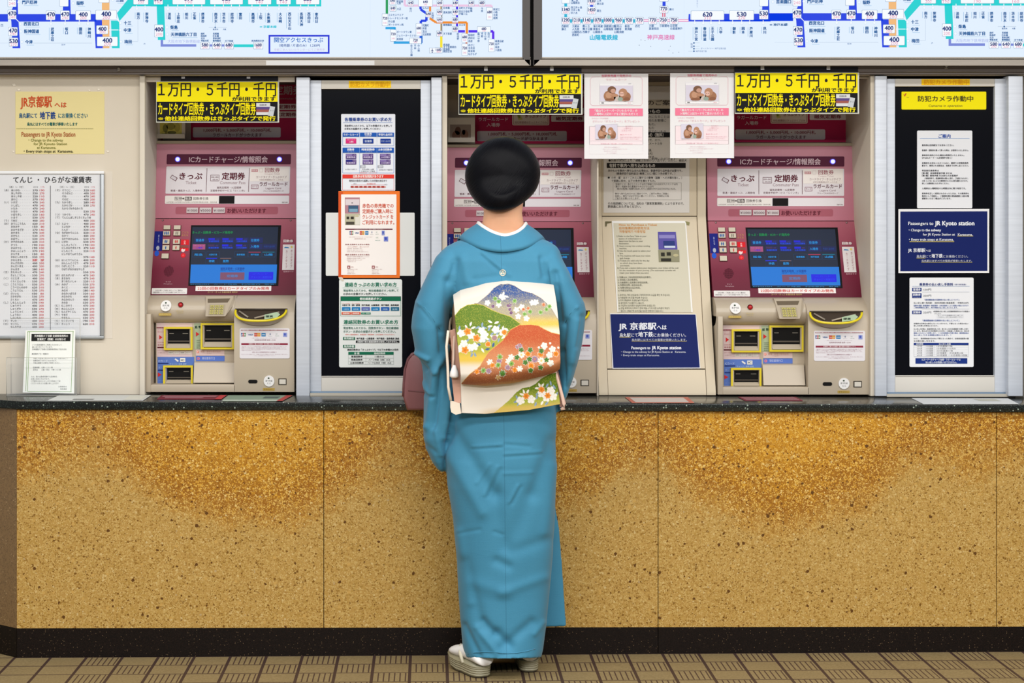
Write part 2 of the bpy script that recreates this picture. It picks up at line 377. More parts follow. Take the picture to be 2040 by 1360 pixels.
# ---- walls and posts
TOPY = 120
b = B(); b.pbox(-520, TOPY, 284, 1267, 6.27, 6.36, M_CREAM); struct(b.obj('wall_left'))
b = B(); b.pbox(-520, -90, 2560, 830, 6.86, 6.95, mat('#5a524a')); struct(b.obj('wall_back'))
b = B(); b.pbox(-520, 147, 2560, 150.5, 6.262, 6.30, mat('#cfc6b8')); struct(b.obj('trim_1'))
def post(name, px0, px1, y0=150, y1=789, m=M_CREAM, Z0=6.25, Z1=6.85):
    b = B(); b.pbox(px0, y0, px1, y1, Z0, Z1, m); return struct(b.obj(name, bevel=0.002))
post('partition', 278, 288.5, m=mat('#d8d0c0'))
post('partition', 590, 617, y0=154, m=M_ALU, Z0=6.235)
post('partition', 859, 880, y0=154, m=M_ALU, Z0=6.235)
post('partition', 880.5, 891, m=M_CREAM)
post('partition', 1189.5, 1192.5, m=M_CREAM, Z0=6.262)
post('partition', 1734, 1743, m=M_CREAM)
post('partition', 1743.5, 1767, y0=151, m=M_ALU, Z0=6.235)
post('partition', 2009, 2038, y0=151, m=M_ALU, Z0=6.22)
b = B(); b.pbox(2040, TOPY, 2560, 1262, 6.27, 6.36, M_CREAM); struct(b.obj('wall_right'))
# ceiling of the machine bays (closes the space behind the rail)
b = B(); b.pbox(284, 118, 2042, 152, 6.272, 6.86, mat('#4a423d')); struct(b.obj('soffit'))
# ---- dark service windows
def service_window(name, x0, xg0, xg1, x1, yt, yg0, yg1, yb):
    Zf = 6.255; root = empty(name, W((x0 + x1) / 2, yb, Zf)); root['kind'] = 'structure'
    f = B()
    f.pbox(x0, yt, xg0, yb, Zf, 6.33, M_ALU); f.pbox(xg1, yt, x1, yb, Zf, 6.33, M_ALU)
    f.pbox(xg0, yt, xg1, yg0, Zf + .003, 6.33, mat('#d3cfc6')); f.pbox(xg0, yg1, xg1, yb - 6, Zf + .003, 6.33, mat('#cfcbc3', 'p'))
    f.pbox(xg0 + 1, yg1 + 1, xg1 - 1, yg1 + 2.2, Zf + .0015, Zf + .003, mat('#8b8780'))
    f.obj('frame', root, bevel=0.0015)
    g = B(); g.pbox(xg0, yg0, xg1, yg1, Zf + .018, 6.30, mat('#07080f', 'k')); g.obj('pane', root)
    t = B(); t.pbox(x0, yb - 6, x1 + 18, yb - 2, Zf - .004, 6.33, mat('#7d93ab', 'm')); t.pbox(x0, yb - 2, x1 + 18, yb + 3, Zf - .02, 6.33, mat('#b9b3a6')); t.obj('sill', root)
    sd = B(); sd.pbox(xg0, yg1, xg1, yg1 + 1, Zf + .004, Zf + .018, mat('#222222')); sd.obj('gasket', root)
    return root
service_window('window_1', 618, 640, 838, 858, 160, 177, 749, 785)
service_window('window_2', 1767, 1783, 1982, 2005, 157, 172, 748, 787)
# ================================================================ back-lit fare maps above
ZB = 6.19
NAVY, PINK, BLU, TEAL, ORG, LIL = '#0b2f78', '#e58fae', '#0a3ae0', '#08cfd0', '#f0b878', '#7686d6'
STN = '#0c5a98'
def fare(d, x0, y0, x1, y1, a, p, em=11.5, bg='#f4f9ff', w=None, r=1.5):
    d.R(x0 - .6, y0 - .6, x1 + .6, y1 + .6, '#7c9bb8', 2, r); d.R(x0, y0, x1, y1, bg, 3, r)
    cx = (x0 + x1) / 2; w = w or em * 0.50 * len(a); h = y1 - y0
    d.T(a, cx - w / 2, cx + w / 2, y0 + h * (0.36 if h < 22 else 0.36), em, NAVY, 4, 0.03)
    if p: d.T(p, cx - w * .36, cx + w * .36, y0 + h * 0.76, em * 0.72, PINK, 4, 0.0)
def stn(d, x, y, t, h=9.0, w=7.2, num=True, en=True):      # vertical station name under a line
    if num: d.E(x - 1.5, y, 3.1, 3.4, '#c9dcef', 2, 12); d.E(x - 1.5, y, 2.5, 2.8, '#eef6ff', 3, 12)
    d.V(t, x + 1.5, y + 7.5, y + 7.5 + h * len(t), w, STN, 3, 0.04)
    if en: d.R(x - 5.2, y + 8, x - 4.4, y + 8 + h * len(t) * .9, '#8fb9dc', 2)
def hst(d, x, y, t, em=8.2, en=True, c=STN):                # horizontal station name
    d.E(x - 6.5, y, 3.0, 3.4, '#bcd8ef', 2, 12); d.E(x - 6.5, y, 2.4, 2.8, '#eef6ff', 3, 12)
    d.T(t, x, x + em * len(t) * .92, y, em, c, 3, 0.04)
    if en: d.R(x + 3, y + 6, x + 3 + em * len(t) * .9, y + 6.8, '#9cc3e2', 2)
def tick(d, x, y0=40.5, y1=43.2): d.R(x - .8, y0, x + .8, y1, '#eef6ff', 3)
def main_line(d):                       # the trunk map that both boards share (left board's coordinates)
    # dark blue line
    d.R(-30, 28, 16, 43, BLU, 1); d.R(36, 28, 192, 43, BLU, 1)
    d.P([(33, -4), (35, -4), (36, 28), (37, 43), (40.5, 96), (25, 96), (22.5, 43), (20, 28)][::1], BLU, 1)
    d.P([(126, -4), (140, -4), (141, 30), (125, 30)], BLU, 1)
    d.P([(188, 40), (203, 40), (205.5, 96), (190.5, 96)], BLU, 1)
    d.R(203, -4, 218, 96, ORG, 1)
    # teal line
    d.P([(233, 26), (257, -4), (300, -4), (300, 12.5), (264, 12.5), (238, 42)], TEAL, 1)
    d.P([(221, 41), (237.5, 41), (238.5, 96), (223, 96)], TEAL, 1)
    d.R(300, -8, 640, 12.8, TEAL, 1); d.P([(312, 8), (327, 8), (329.5, 79.5), (314.5, 79.5)], TEAL, 1)
    d.P([(320, 79.5), (325, 79.5), (325, 88), (391, 88), (391, 93), (320, 93)], LIL, 1)
    d.R(400, 88.3, 424, 92.7, LIL, 1); d.R(441, 88.3, 448, 92.7, LIL, 1); d.R(465, 88.3, 506, 94, TEAL, 1)
    for x in (209,): d.L([(232, 37), (237.5, 43)], 2, '#eef6ff', 4)
    d.L([(31, 37), (37, 43)], 1.5, '#eef6ff', 4); d.R(217, 58.8, 236, 60.4, '#eef6ff', 3)
    for x in (101.5, 130, 158, 175.5, 272, 289): tick(d, x, 11 if x > 250 else 40, 13.2 if x > 250 else 43.4)
    for x in (334.6, 354, 369, 385, 402, 428, 445, 461, 477, 502, 518, 533, 556, 574.5, 599, 614, 629): tick(d, x, 9.2, 13.2)
    fare(d, 16, -14, 32, 13.5, '470', '240', 12); fare(d, 16, 20, 32, 38, '470', '240'); fare(d, 17, 54.5, 34.5, 71, '470', '240'); fare(d, 18.5, 75.5, 35.5, 92, '530', '270')
    fare(d, 92, 22, 109.5, 39.5, '470', '240'); fare(d, 121, 21.5, 138, 39.5, '470', '240'); fare(d, 151, 22, 180.5, 39.5, '400', '200', 12)
    fare(d, 119, -10, 136, 12.5, '', ''); fare(d, 191, 20.5, 232, 39, '400', '200', 13.5); fare(d, 192.5, 51, 215, 67.5, '400', '200'); fare(d, 193.5, 73.5, 234, 91.5, '400', '200', 13.5)
    fare(d, 197, -12, 217, 5, '', ''); fare(d, 266, -8, 295, 8.5, '400', '200', 11); fare(d, 306.5, -8, 324, 8.5, '370', '190', 11); fare(d, 308, 49.5, 325, 73.5, '400', '200', 12)
    for x0, x1, a, p in ((344, 408.5, '370', '190'), (419, 483.5, '320', '160'), (494.5, 540, '280', '140'), (551, 579, '270', '140'), (590, 636, '220', '110')):
        fare(d, x0, -10, x1, 8.3, a, p, 12)
    hst(d, 44, 4.5, '門戸厄神'); hst(d, 152, 6.5, '稲野'); hst(d, 231, 0, '三国'); hst(d, 47, 47.5, '西宮北口'); hst(d, 48, 62.5, '阪神国道'); hst(d, 50, 83.5, '今津')
    hst(d, 246.5, 45.5, '十三'); hst(d, 246.5, 60, '中津'); hst(d, 247.5, 83, '梅田'); hst(d, 339, 54.5, '柴島'); hst(d, 340, 68.5, '天神橋筋六丁目', 8.0)
    d.T('大阪市地下鉄堺筋線', 334, 398, 82.5, 7.6, '#a9b3e6', 3)
    for x, t in ((103, '武庫之荘'), (131, '塚口'), (159, '園田'), (176.5, '神崎川')): stn(d, x, 47, t, 7.0, 6.6)
    for x, t in ((274, '南方'), (291, '崇禅寺')): stn(d, x, 17, t, 7.0, 6.6)
    for x, t in ((336, '淡路'), (354, '上新庄'), (370, '相川'), (386, '正雀'), (402.5, '摂津市'), (428.5, '南茨木'), (444.5, '茨木市'), (461, '総持寺'), (477.5, '富田'),
                 (502.5, '高槻市'), (518, '上牧'), (533.5, '水無瀬'), (557, '大山崎'), (575.5, '西山天王山'), (599, '長岡天神'), (614, '西向日'), (629, '東向日')): stn(d, x, 17.5, t, 6.9, 6.6)
    d.R(66, 85.6, 183, 86.2, '#a9bccd', 2); d.T('阪神', 122.5, 130, 89, 3.8, STN); d.R(262.5, 82.6, 275, 83.1, '#a9bccd', 2); d.R(274.6, 40, 275.1, 82, '#a9bccd', 2); d.T('JR', 286, 290, 87, 3.6, STN)
    d.R(-20, 85.6, 18, 86.1, '#b9cada', 2); d.T('西', 1, 6.5, 50.5, 6, STN)
    d.L([(428.5, 44), (428.5, 55)], .6, '#8fb0cf'); d.R(416, 54.2, 452, 54.8, '#a9bccd', 2); d.E(428.7, 54.5, 1.6, 1.6, STN, 3, 10); d.T('南茨木', 424, 435, 58.5, 3.8, STN, 3, .02); d.T('大阪', 444, 450.5, 58.5, 3.8, STN, 3, .02)
    d.T('≪ 京都本線', 517, 551, 53.3, 5.8, '#12c4d6', 3, .03)
    for x0, x1, a, p in ((399.5, 417, '580', '290'), (423.5, 441, '640', '320'), (447.5, 465, '680', '340'), (505.5, 523.5, '1600', '800')): fare(d, x0, 84.5, x1, 97.5, a, p, 9, w=14)
    for x, ts in ((400, ('扇町', '南森町', '北浜', '堺筋本町')), (424, ('長堀橋', '日本橋', '恵美須町', '動物園前'))):
        for i, t in enumerate(ts): d.T(t, x, x + 4.0 * len(t), 67 + i * 4.7, 4.4, STN, 3, .03)
    d.T('天下茶屋', 448, 464.5, 81.5, 4.0, STN, 3, .03); d.T('南海関西空港', 501, 526, 81.2, 4.0, STN, 3, .03)
def osaka_map(d):                        # subway map at the end of the left board
    X = lambda z: 740 + z / 5.368
    Y = lambda z: z / 5.368
    def L(pts, w, c): d.L([(X(a), Y(b)) for a, b in pts], w / 5.368, c, 1)
    def bx(x0, y0, x1, y1, a, p='320', em=7.5): fare(d, X(x0), Y(y0), X(x1), Y(y1), a, p, em, w=9.5 if len(a) == 3 else 11, r=1)
    def tx(x, y, t, em=5.2, w=None): d.T(t, X(x), X(x) + (w or len(t) * em * .82), Y(y), em, STN, 3, .02)
    L([(165, -20), (165, 150)], 26, '#149a58'); L([(150, 300), (250, 300)], 25, '#18a0e0'); L([(250, 290), (252, 440)], 22, '#18a0e0'); L([(238, 455), (410, 455)], 25, '#18a0e0'); L([(530, 462), (540, 462)], 18, '#18a0e0')
    L([(355, -20), (355, 60), (1285, 60), (1285, 85)], 24, '#eac4e2')
    L([(525, 60), (525, 100), (590, 145)], 26, BLU); L([(588, 180), (588, 222), (528, 222), (528, 260)], 26, BLU); L([(527, 380), (537, 380), (537, 460)], 20, '#0a6ad0'); L([(525, 385), (525, 408)], 22, BLU)
    L([(627, 60), (627, 125)], 22, '#ee8a1a'); L([(622, 195), (690, 240), (1020, 240), (1020, 360)], 24, '#ee8a1a')
    L([(752, -10), (752, 200)], 9, '#6b5a33'); L([(740, 60), (740, 120)], 8, '#c7a44e'); L([(752, 255), (752, 335)], 10, '#6b5a33'); L([(741, 255), (741, 335)], 8, '#c7a44e'); L([(747, 385), (747, 515)], 26, '#f5e22a')
    L([(915, -10), (915, 330)], 22, '#3a18e8'); L([(925, 335), (1000, 335)], 26, '#4a1ae8'); L([(1038, 335), (1135, 335)], 26, '#4a1ae8'); L([(1270, 335), (1302, 335), (1302, 420)], 26, '#5a1ae8')
    L([(1016, 450), (1016, 470)], 20, '#e07a50'); L([(262, 60), (262, 115)], 6, '#58d070')
    for a in ((195, -20, 258, 48, '640'), (200, 65, 260, 120, '640'), (393, 8, 450, 62, '640'), (503, -10, 652, 66, '640'), (700, 8, 762, 64, '640'), (868, 8, 926, 64, '640'), (1040, 8, 1098, 62, '640'), (1152, 8, 1212, 62, '680'),
              (583, 125, 636, 182, '640'), (700, 103, 760, 160, '640'), (868, 103, 926, 160, '640'), (700, 188, 760, 240, '640'), (866, 188, 926, 240, '680'), (866, 285, 926, 340, '680'), (697, 330, 760, 386, '680'), (1134, 285, 1272, 342, '680'),
              (115, 148, 175, 275, '720'), (203, 318, 262, 440, '720'), (478, 252, 536, 382, '680'), (408, 408, 532, 465, '720'), (680, 510, 756, 565, '1600'), (968, 362, 1026, 450, '680'), (968, 468, 1026, 592, '720'), (1232, 80, 1294, 212, '680'), (1254, 420, 1312, 552, '720')):
        bx(*a[:5], p='340' if a[4] != '1600' else '800')
    d.R(X(618), Y(510), X(680), Y(568), '#7c9bb8', 2); d.R(X(621), Y(513), X(680), Y(565), '#f4f9ff', 3)
    cx, cy = X(650), Y(542)
    d.L([(cx, cy - 4.2), (cx, cy + 4)], 1.2, NAVY, 4); d.P([(cx - 4, cy + 1.2), (cx, cy - 1.6), (cx + 4, cy + 1.2), (cx, cy + .2)], NAVY, 4); d.P([(cx - 1.8, cy + 4), (cx, cy + 2.4), (cx + 1.8, cy + 4)], NAVY, 4)
    for x, y, ts, dy in ((270, 15, ('阿波座', '九条'), 20), (272, 95, ('大正',), 30), (182, 160, ('コスモスクエア', 'トレードセンター前', '中ふ頭', 'ポートタウン西'), 35), (270, 342, ('ポートタウン東', 'フェリーターミナル', '南港東'), 38),
                         (545, 272, ('花園町', '岸里', '玉出', '北加賀屋'), 32), (768, 85, ('日本橋',), 30), (768, 133, ('恵美須町',), 30), (768, 267, ('動物園前',), 30), (768, 360, ('天下茶屋',), 30), (768, 478, ('南海線', '天下茶屋経由', '南海線', '関西空港'), 24),
                         (935, 86, ('谷町九丁目',), 30), (935, 123, ('四天王寺前', '夕陽ヶ丘'), 26), (935, 266, ('天王寺',), 30), (1035, 375, ('昭和町', '西田辺', '長居'), 32), (1035, 482, ('あびこ', '北花田', '新金岡', 'なかもず'), 32),
                         (1303, 100, ('新深江', '小路', '北巽', '南巽'), 31), (1322, 440, ('喜連瓜破', '出戸', '長原', '八尾南'), 32), (545, 85, ('なんば',), 20)):
        for i, t in enumerate(ts): tx(x, y + i * dy, t)
    for x, y, t in ((420, 80, '桜川'), (655, 130, '大国町'), (1067, 78, '鶴橋'), (1182, 78, '今里'), (925, 352, '阿倍野'), (1146, 352, '駒川中野'), (1183, 352, '平野'), (1218, 352, '文の里'), (1254, 352, '田辺'), (428, 478, '住之江公園'), (467, 478, '平林'), (505, 478, '中ふ頭')):
        d.V(t, X(x), Y(y), Y(y) + 4.6 * len(t), 4.6, STN, 3, .02)
    for x in (1146, 1183, 1218, 1254, 428, 467, 505): d.R(X(x) - .6, Y(342 if x > 1000 else 464), X(x) + .6, Y(352 if x > 1000 else 474), '#1f86c8', 2)
def sanyo_map(d):                        # the western lines at the start of the right board
    X = lambda z: 1100 + z / 5.368
    Y = lambda z: z / 5.368
    TQ, MG = '#1db4d6', '#e060a8'
    d.R(X(130), Y(-20), X(160), Y(190), TQ, 1); d.R(X(190), Y(205), X(890), Y(242), TQ, 1)
    d.R(X(405), Y(40), X(438), Y(80), BLU, 1); d.R(X(1180), Y(10), X(1213), Y(70), BLU, 1)
    for a, c in ((1178, '#e02a50'), (1200, '#e02a50')): d.R(X(a), Y(140), X(a + 10), Y(180), c, 1)
    d.R(X(970), Y(205), X(1460), Y(210), MG, 1); d.R(X(970), Y(226), X(1460), Y(232), MG, 1); d.R(X(970), Y(210), X(1460), Y(226), '#f9e3f0', 1)
    for i, (v, p) in enumerate((('1290', '600'), ('1210', '610'), ('1140', '580'), ('1070', '540'), ('1000', '510'), ('960', '490'), ('920', '470'), ('770', '390'))):
        x = 103 + i * 112.6; fare(d, X(x), Y(185), X(x + 85), Y(258), v, p, 9.5, w=15 if len(v) == 4 else 13)
    for x, v, p in ((1033, '770', '390'), (1146, '750', '380'), (1260, '750', '380')): fare(d, X(x), Y(185), X(x + 85), Y(258), v, p, 9.5, w=13.5)
    fare(d, X(105), Y(72), X(188), Y(148), '1340', '680', 9.5, w=15); fare(d, X(105), Y(-40), X(188), Y(35), '', '700', 9.5); fare(d, X(378), Y(75), X(465), Y(150), '1450', '730', 9.5, w=15)
    fare(d, X(378), Y(-20), X(465), Y(52), '1430', '720', 9.5, w=15); fare(d, X(1150), Y(66), X(1238), Y(138), '770', '390', 9.5, w=13.5); fare(d, X(1150), Y(-40), X(1240), Y(15), '', '390')
    def tx(x, y, t, em=5.6): d.T(t, X(x), X(x) + len(t) * em * .86, Y(y), em, STN, 3, .02)
    for i, ts in enumerate((('西新町', '藤江'), ('大蔵谷', '人丸前', '山陽明石', '西新町'), ('霞ヶ丘', '舞子公園', '西舞子'), ('滝の茶屋', '東垂水', '山陽垂水'), ('須磨浦公園', '山陽塩屋'), ('月見山', '須磨寺', '山陽須磨'), ('板宿', '東須磨'), ('西代',))):
        for k, t in enumerate(ts): tx(100 + i * 112.6, 280 + k * 31, t)
    for x, ts in ((1035, ('大開', '高速長田')), (1150, ('①新開地',)), (1262, ('②花隈', '③高速神戸'))):
        for k, t in enumerate(ts): tx(x, 276 + k * 30, t)
    for x, y, t in ((200, 80, '西江井ヶ島'), (200, 108, '江井ヶ島'), (200, 138, '中八木'), (205, 5, '東二見'), (200, 30, '山陽魚住'), (478, 8, '三木'), (478, 40, '恵比須'), (478, 115, '粟生'), (1250, 100, '湊川')): tx(x, y, t, 5.2)
    d.T('山陽電鉄線', X(402), X(703), Y(400), 11.5, TQ, 3, .03); d.T('神戸高速線', X(1015), X(1310), Y(398), 11.0, MG, 3, .01)
    # start of the trunk line
    d.P([(X(1460), Y(150)), (X(1478), Y(150)), (X(1478), 42.7), (X(1455), 42.7)], BLU, 1); d.R(X(1478), 39, 1535, 42.7, BLU, 1); d.R(X(1840), 27.3, 1535, 42.7, BLU, 1)
    d.R(1535, 26.8, 1580, 41.8, BLU, 1); d.P([(1519, -4), (1532, -4), (1533, 30), (1518, 30)], BLU, 1)
    fare(d, 1377, 22, 1442, 39.5, '620', '310', 13); fare(d, 1453.5, 21.5, 1501.5, 39.5, '530', '270', 13); fare(d, 1513, 20, 1530, 38, '530', '270'); fare(d, 1513, -10, 1530, 12, '', '270')
    for x, t in ((1385.5, '神戸三宮'), (1402.5, '春日野道'), (1418, '王子公園'), (1434.5, '六甲'), (1461, '御影'), (1479, '岡本'), (1495, '芦屋川'), (1522, '夙川')): stn(d, x, 46, t, 7.0, 6.6); tick(d, x - 1.5)
    d.T('≪ 神戸本線', 1533, 1568, 49.3, 6.0, STN, 3, .03); hst(d, 1546, 3.5, '苦楽園口')
    d.V('阪神', 1378, 86, 96, 4.6, STN); d.E(1382.5, 85.5, 1.6, 1.6, STN); d.E(1382.5, 92, 1.6, 1.6, STN); d.E(1382.5, 97, 1.6, 1.6, STN); d.E(1382.5, 102, 1.6, 1.6, STN)
    d.T('ポートライナー  神戸空港方面', 1396, 1446, 96.5, 4.2, STN); d.T('神戸市地下鉄', 1386, 1408, 102.2, 4.2, STN); d.V('エアポート', 1389, 0, 15, 3.6, STN)
    for y in (85.5, 92, 97): d.R(1384, y - .3, 1394, y + .3, '#a9bccd', 2)
    d.R(1371, 101.8, 1382, 102.4, '#a9bccd', 2); d.R(1362.5, -20, 1363, 112, '#d0e0f0', 1)
    for x, y in ((1277, 79.5), (1285, 81), (1318.5, 81), (1273.5, 90), (1296.5, 92.5), (1335.5, 92), (1332.5, 100), (1352.5, 104), (1340.5, 105.5)): d.E(x, y, .8, .9, '#7c8894', 2, 8)
BG = '#e0eeff'
def board(x0, x1, stile_left, label, draw):
    root = empty('fare_map_board', W((x0 + x1) / 2, 131, ZB)); tag(root, label, 'fare map', 'back-lit fare map boards above the machines')
    f = B(); sx = x0 - 16.5 if stile_left else x1 + 16.5
    a, c = (x0, x1)
    dk = mat('#3a3330', 'g')
    if stile_left: poly = [(x0 - 17, -160), (x0, -160), (x0, 114), (x0 - 7, 122), (x0 - 17, 131)]
    else: poly = [(x1, -160), (x1 + 15, -160), (x1 + 15, 131), (x1 + 6, 122), (x1, 114)]
    fr = [W(x, y, ZB - .03) for x, y in poly]; bk = [(p[0], p[1] + .05, p[2]) for p in fr]; n = len(poly)
    f.add(fr + bk, [list(range(n - 1, -1, -1)), list(range(n, 2 * n))] + [(i, (i + 1) % n, n + (i + 1) % n, n + i) for i in range(n)], dk)
    f.obj('stile', root)
    f = B(); xa, xb = (x0 - 17, x1) if stile_left else (x0, x1 + 15)
    f.prism(xx(xa, ZB), xx(xb, ZB), [(ZB - D0 - .024, zz(113.5, ZB - .024)), (ZB - D0 - .024, zz(116.5, ZB - .024)), (ZB - D0 - .018, zz(117.5, ZB - .018)), (ZB - D0 - .030, zz(119, ZB - .03)), (ZB - D0 - .030, zz(130.5, ZB - .03)), (ZB - D0 + .02, zz(131.2, ZB + .02)), (ZB - D0 + .02, zz(113.5, ZB - .024))], M_STEEL)
    f.obj('bottom_rail', root)
    d = Dr(flat(ZB), 'e'); d.slab(x0, -160, x1, 114, BG, .03)
    draw(d); d.obj('map_panel', root)
    bx = B(); bx.pbox(x0 - 10, -160, x1 + 10, 113, ZB + .032, ZB + .079, mat('#777777', 'm')); bx.obj('casing', root)
    return root
def left_map(d):
    main_line(d); osaka_map(d)
    d.O(535, 69.5, 656.5, 107, 3.4, '#0a28d2', 2); d.T('関空アクセスきっぷ', 546, 644, 79.5, 11, '#1a6ac0', 3, .015); d.T('（発売額 / 片道のみ） 1,230円', 556, 637, 90.5, 6.6, '#1b4fa0', 3, .01); d.T('京都ごあんないカウンターにてご発売中', 546, 647, 99, 5.2, '#c3b0d8', 3)
    d.R(737.6, -20, 738, 113, '#cfe0f2', 1)
def right_map(d):
    sanyo_map(d)
    m0 = d.mp
    d.mp = lambda x, y, l: m0(1587.8 + (x - 24) * 1.02, y - 1.7, l)
    main_line_right(d); d.mp = m0
def main_line_right(d):
    main_line(d)
board(-420, 1041, False, 'large back-lit fare map left of the dark centre stile', left_map)
board(1080, 2700, True, 'large back-lit fare map right of the dark centre stile', right_map)
b = B(); b.pbox(1055.5, -160, 1063.5, 131, ZB, ZB + .02, mat('#050505')); struct(b.obj('trim_3'))
b = B(); b.prism(xx(-520, 6.2), xx(2560, 6.2), [(.215, zz(131, 6.215)), (.215, zz(143, 6.215)), (.225, zz(145, 6.225)), (.225, zz(148, 6.225)), (.27, zz(149, 6.27)), (.27, zz(120, 6.27)), (.215, zz(124, 6.215))], M_BROWN); struct(b.obj('trim_2'))
for px, py in ((237, 137), (1885, 132)):
    b = B(); b.cyl(W(px, py, 6.215), (0, -1, 0), .005, .006, mat('#b8b4ae', 'm'), 12); b.tube([W(px - 3, py + 1, 6.209), W(px - 2.4, py + 4, 6.207), W(px + 2.4, py + 4, 6.207), W(px + 3, py + 1, 6.209)], .0013, mat('#b8b4ae', 'm'), 8)
    tag(b.obj('rail_hook'), 'small steel hook on the brown rail ' + ('above the cream wall near the yellow notice' if px < 900 else 'above the right dark service window'), 'hook')
d = Dr(flat(ZB - .0302)); d.slab(530, 120.5, 746, 129.8, '#dcdcdc', .0006); o = d.obj('label_strip'); tag(o, 'long blank white label strip on the steel rail under the left fare map', 'label strip')
# ================================================================ ticket machines
def sub(mp, ox, oy, k): return lambda x, y, l: mp(ox + x / k, oy + y / k, l)
MW = (xx(1430, 6.27), xx(1732.5, 6.27))                # machine width in metres (right-hand machine)
BEI, BEI_SHADE = '#b7aa96', '#a99c88'
def panel_mat(name, stops):
    n = NT(name); x, y, z = n.xyz()
    z0, z1 = stops[0][0], stops[-1][0]
    f = n.M('DIVIDE', n.M('SUBTRACT', z, z0), z1 - z0)
    col = n.ramp(f, [((a - z0) / (z1 - z0), c) for a, c in stops])
    return n.done(n.mix(0.25, col, n.mix(n.noi(900.0, 1.0), col, '#caa0a8', 'SOFT_LIGHT')), 0.4, 0.2)
MROOT = W(1581, 786, 6.27)
zrel = lambda y, Z: zz(y, Z) - MROOT[2]
M_PINK = panel_mat('rose_pink_panel', [(zrel(440, 6.49), '#b47182'), (zrel(290, 6.525), '#c38898')])
M_MAROON = panel_mat('rose_to_maroon_panel', [(zrel(592, 6.375), '#5a0b26'), (zrel(540, 6.41), '#6d1733'), (zrel(480, 6.455), '#93485a'), (zrel(440, 6.49), '#a65d6c')])
def ticket_machine():
    root = empty('ticket_machine', MROOT)
    up = tilt(285, 6.525, 440, 6.49); sc = tilt(440, 6.49, 592, 6.375); fr = flat(6.27); rc = flat(6.335); hd = flat(6.62)
    prof = lambda pts: [(Z - D0, zz(y, Z)) for y, Z in pts]
    # ---------------- header
    b = B(); b.prism(MW[0], MW[1], prof([(138, 6.62), (284, 6.62), (284, 6.70), (138, 6.70)]), mat('#a81446'))
    d = Dr(hd, b=b)
    d.R(1404, 140, 1461, 284, '#b9ae9f', 1); d.R(1465, 257.5, 1644, 278, '#c9c0c4', 1, 3)
    d.T('1,000円札・5,000円札・10,000円札', 1487, 1625, 263.5, 8.2, '#7a1030', 2, .01); d.T('ラガールカードがつかえます', 1506, 1606, 273, 7.6, '#5a1028', 2, .015)
    d.T('ラガールカード', 1468, 1527, 234, 8.4, '#dcc8d0', 2, .01); d.T('入場券', 1484, 1511, 245, 8.4, '#dcc8d0', 2, .01)
    d.R(1535, 205, 1609, 246, '#dccfc6', 1, 3); d.O(1537, 207, 1607, 244, .8, '#8a1030', 2); d.T('きっぷタイプ', 1561, 1603, 228, 7.4, '#7a1030', 2, .015); d.T('他社線連絡はきっぷタイプのみ', 1540, 1604, 240, 4.8, '#7a1030', 2)
    d.P([(1543, 222), (1551, 224), (1556, 234), (1548, 236)], '#c9c070', 2); d.P([(1546, 225), (1550, 226), (1552, 231), (1548, 232)], '#7a8a40', 3)
    d.R(1613, 226, 1686, 239, '#d6ccd0', 1, 2); d.T('磁気定期券', 1622, 1676, 232.5, 8.4, '#7a1030', 2, .02)
    d.R(1613, 211, 1686, 223, '#d6ccd0', 1, 2); d.T('IC定期券', 1626, 1676, 217, 8.0, '#7a1030', 2, .02)
    d.T('定期券', 1630, 1688, 184, 19, '#b9a0aa', 2, .02); d.T('Commuter Pass', 1636, 1686, 200, 6.5, '#a88894', 2); d.T('きっぷ', 1478, 1530, 184, 18, '#b9a0aa', 2, .02); d.T('回数券', 1546, 1604, 184, 18, '#b9a0aa', 2, .02)
    b.obj('header_panel', root)
    # ---------------- ledge and rose panel
    b = B(); b.prism(MW[0], MW[1], prof([(285, 6.523), (290.5, 6.518), (290.5, 6.70), (283, 6.62)]), mat('#a39580')); b.obj('ledge', root, bevel=.001)
    b = B(); b.prism(MW[0], MW[1], prof([(290, 6.525), (439.4, 6.49), (439.4, 6.69), (290, 6.69)]), M_PINK)
    d = Dr(sub(up, 1400, 130, 4.12), b=b)
    d.R(120, 748, 1162, 830, '#57213a', 1, 8); d.T('ICカードチャージ/情報照会', 307, 968, 791, 56, '#d9c0ca', 2, .012)
    d.R(120, 848, 1160, 1072, '#e2dee4', 1, 8)
    for x in (461, 817): d.R(x - 2, 862, x + 2, 1058, '#5a2030', 2)
    TXT, LT = '#5c1a2c', '#9a8088'
    d.T('きっぷ', 232, 425, 928, 62, TXT, 2, .02); d.T('Ticket', 287, 377, 980, 36, LT, 2); d.T('普通・連絡きっぷ、入場券他', 163, 428, 1047, 19, TXT, 2)
    d.P([(170, 916), (218, 942), (202, 970), (154, 942)], TXT, 2); d.P([(171, 921), (211, 943), (200, 964), (160, 942)], '#d4cfd6', 3)
    d.T('定期券', 588, 783, 928, 62, TXT, 2, .02); d.T('Commuter Pass', 575, 788, 980, 36, LT, 2); d.T('磁気定期券・IC定期券', 550, 755, 1022, 20, TXT, 2); d.T('定期券予約サービス「らくいき」', 497, 785, 1047, 19, TXT, 2)
    d.O(493, 918, 567, 968, 3, TXT, 2); d.T('00-00', 500, 560, 935, 16, TXT, 2); d.T('00.00', 512, 556, 955, 13, TXT, 2)
    d.R(825, 852, 1152, 970, '#efe9e5', 2); d.T('回数券', 948, 1075, 878, 40, '#a2636e', 3, .01); d.T('Coupon Ticket', 948, 1075, 908, 20, '#c9b0b4', 3); d.T('カードタイプ・きっぷタイプ', 877, 1133, 935, 24, LT, 3); d.T('※他社線連絡はきっぷのみ', 905, 1105, 958, 14, LT, 3)
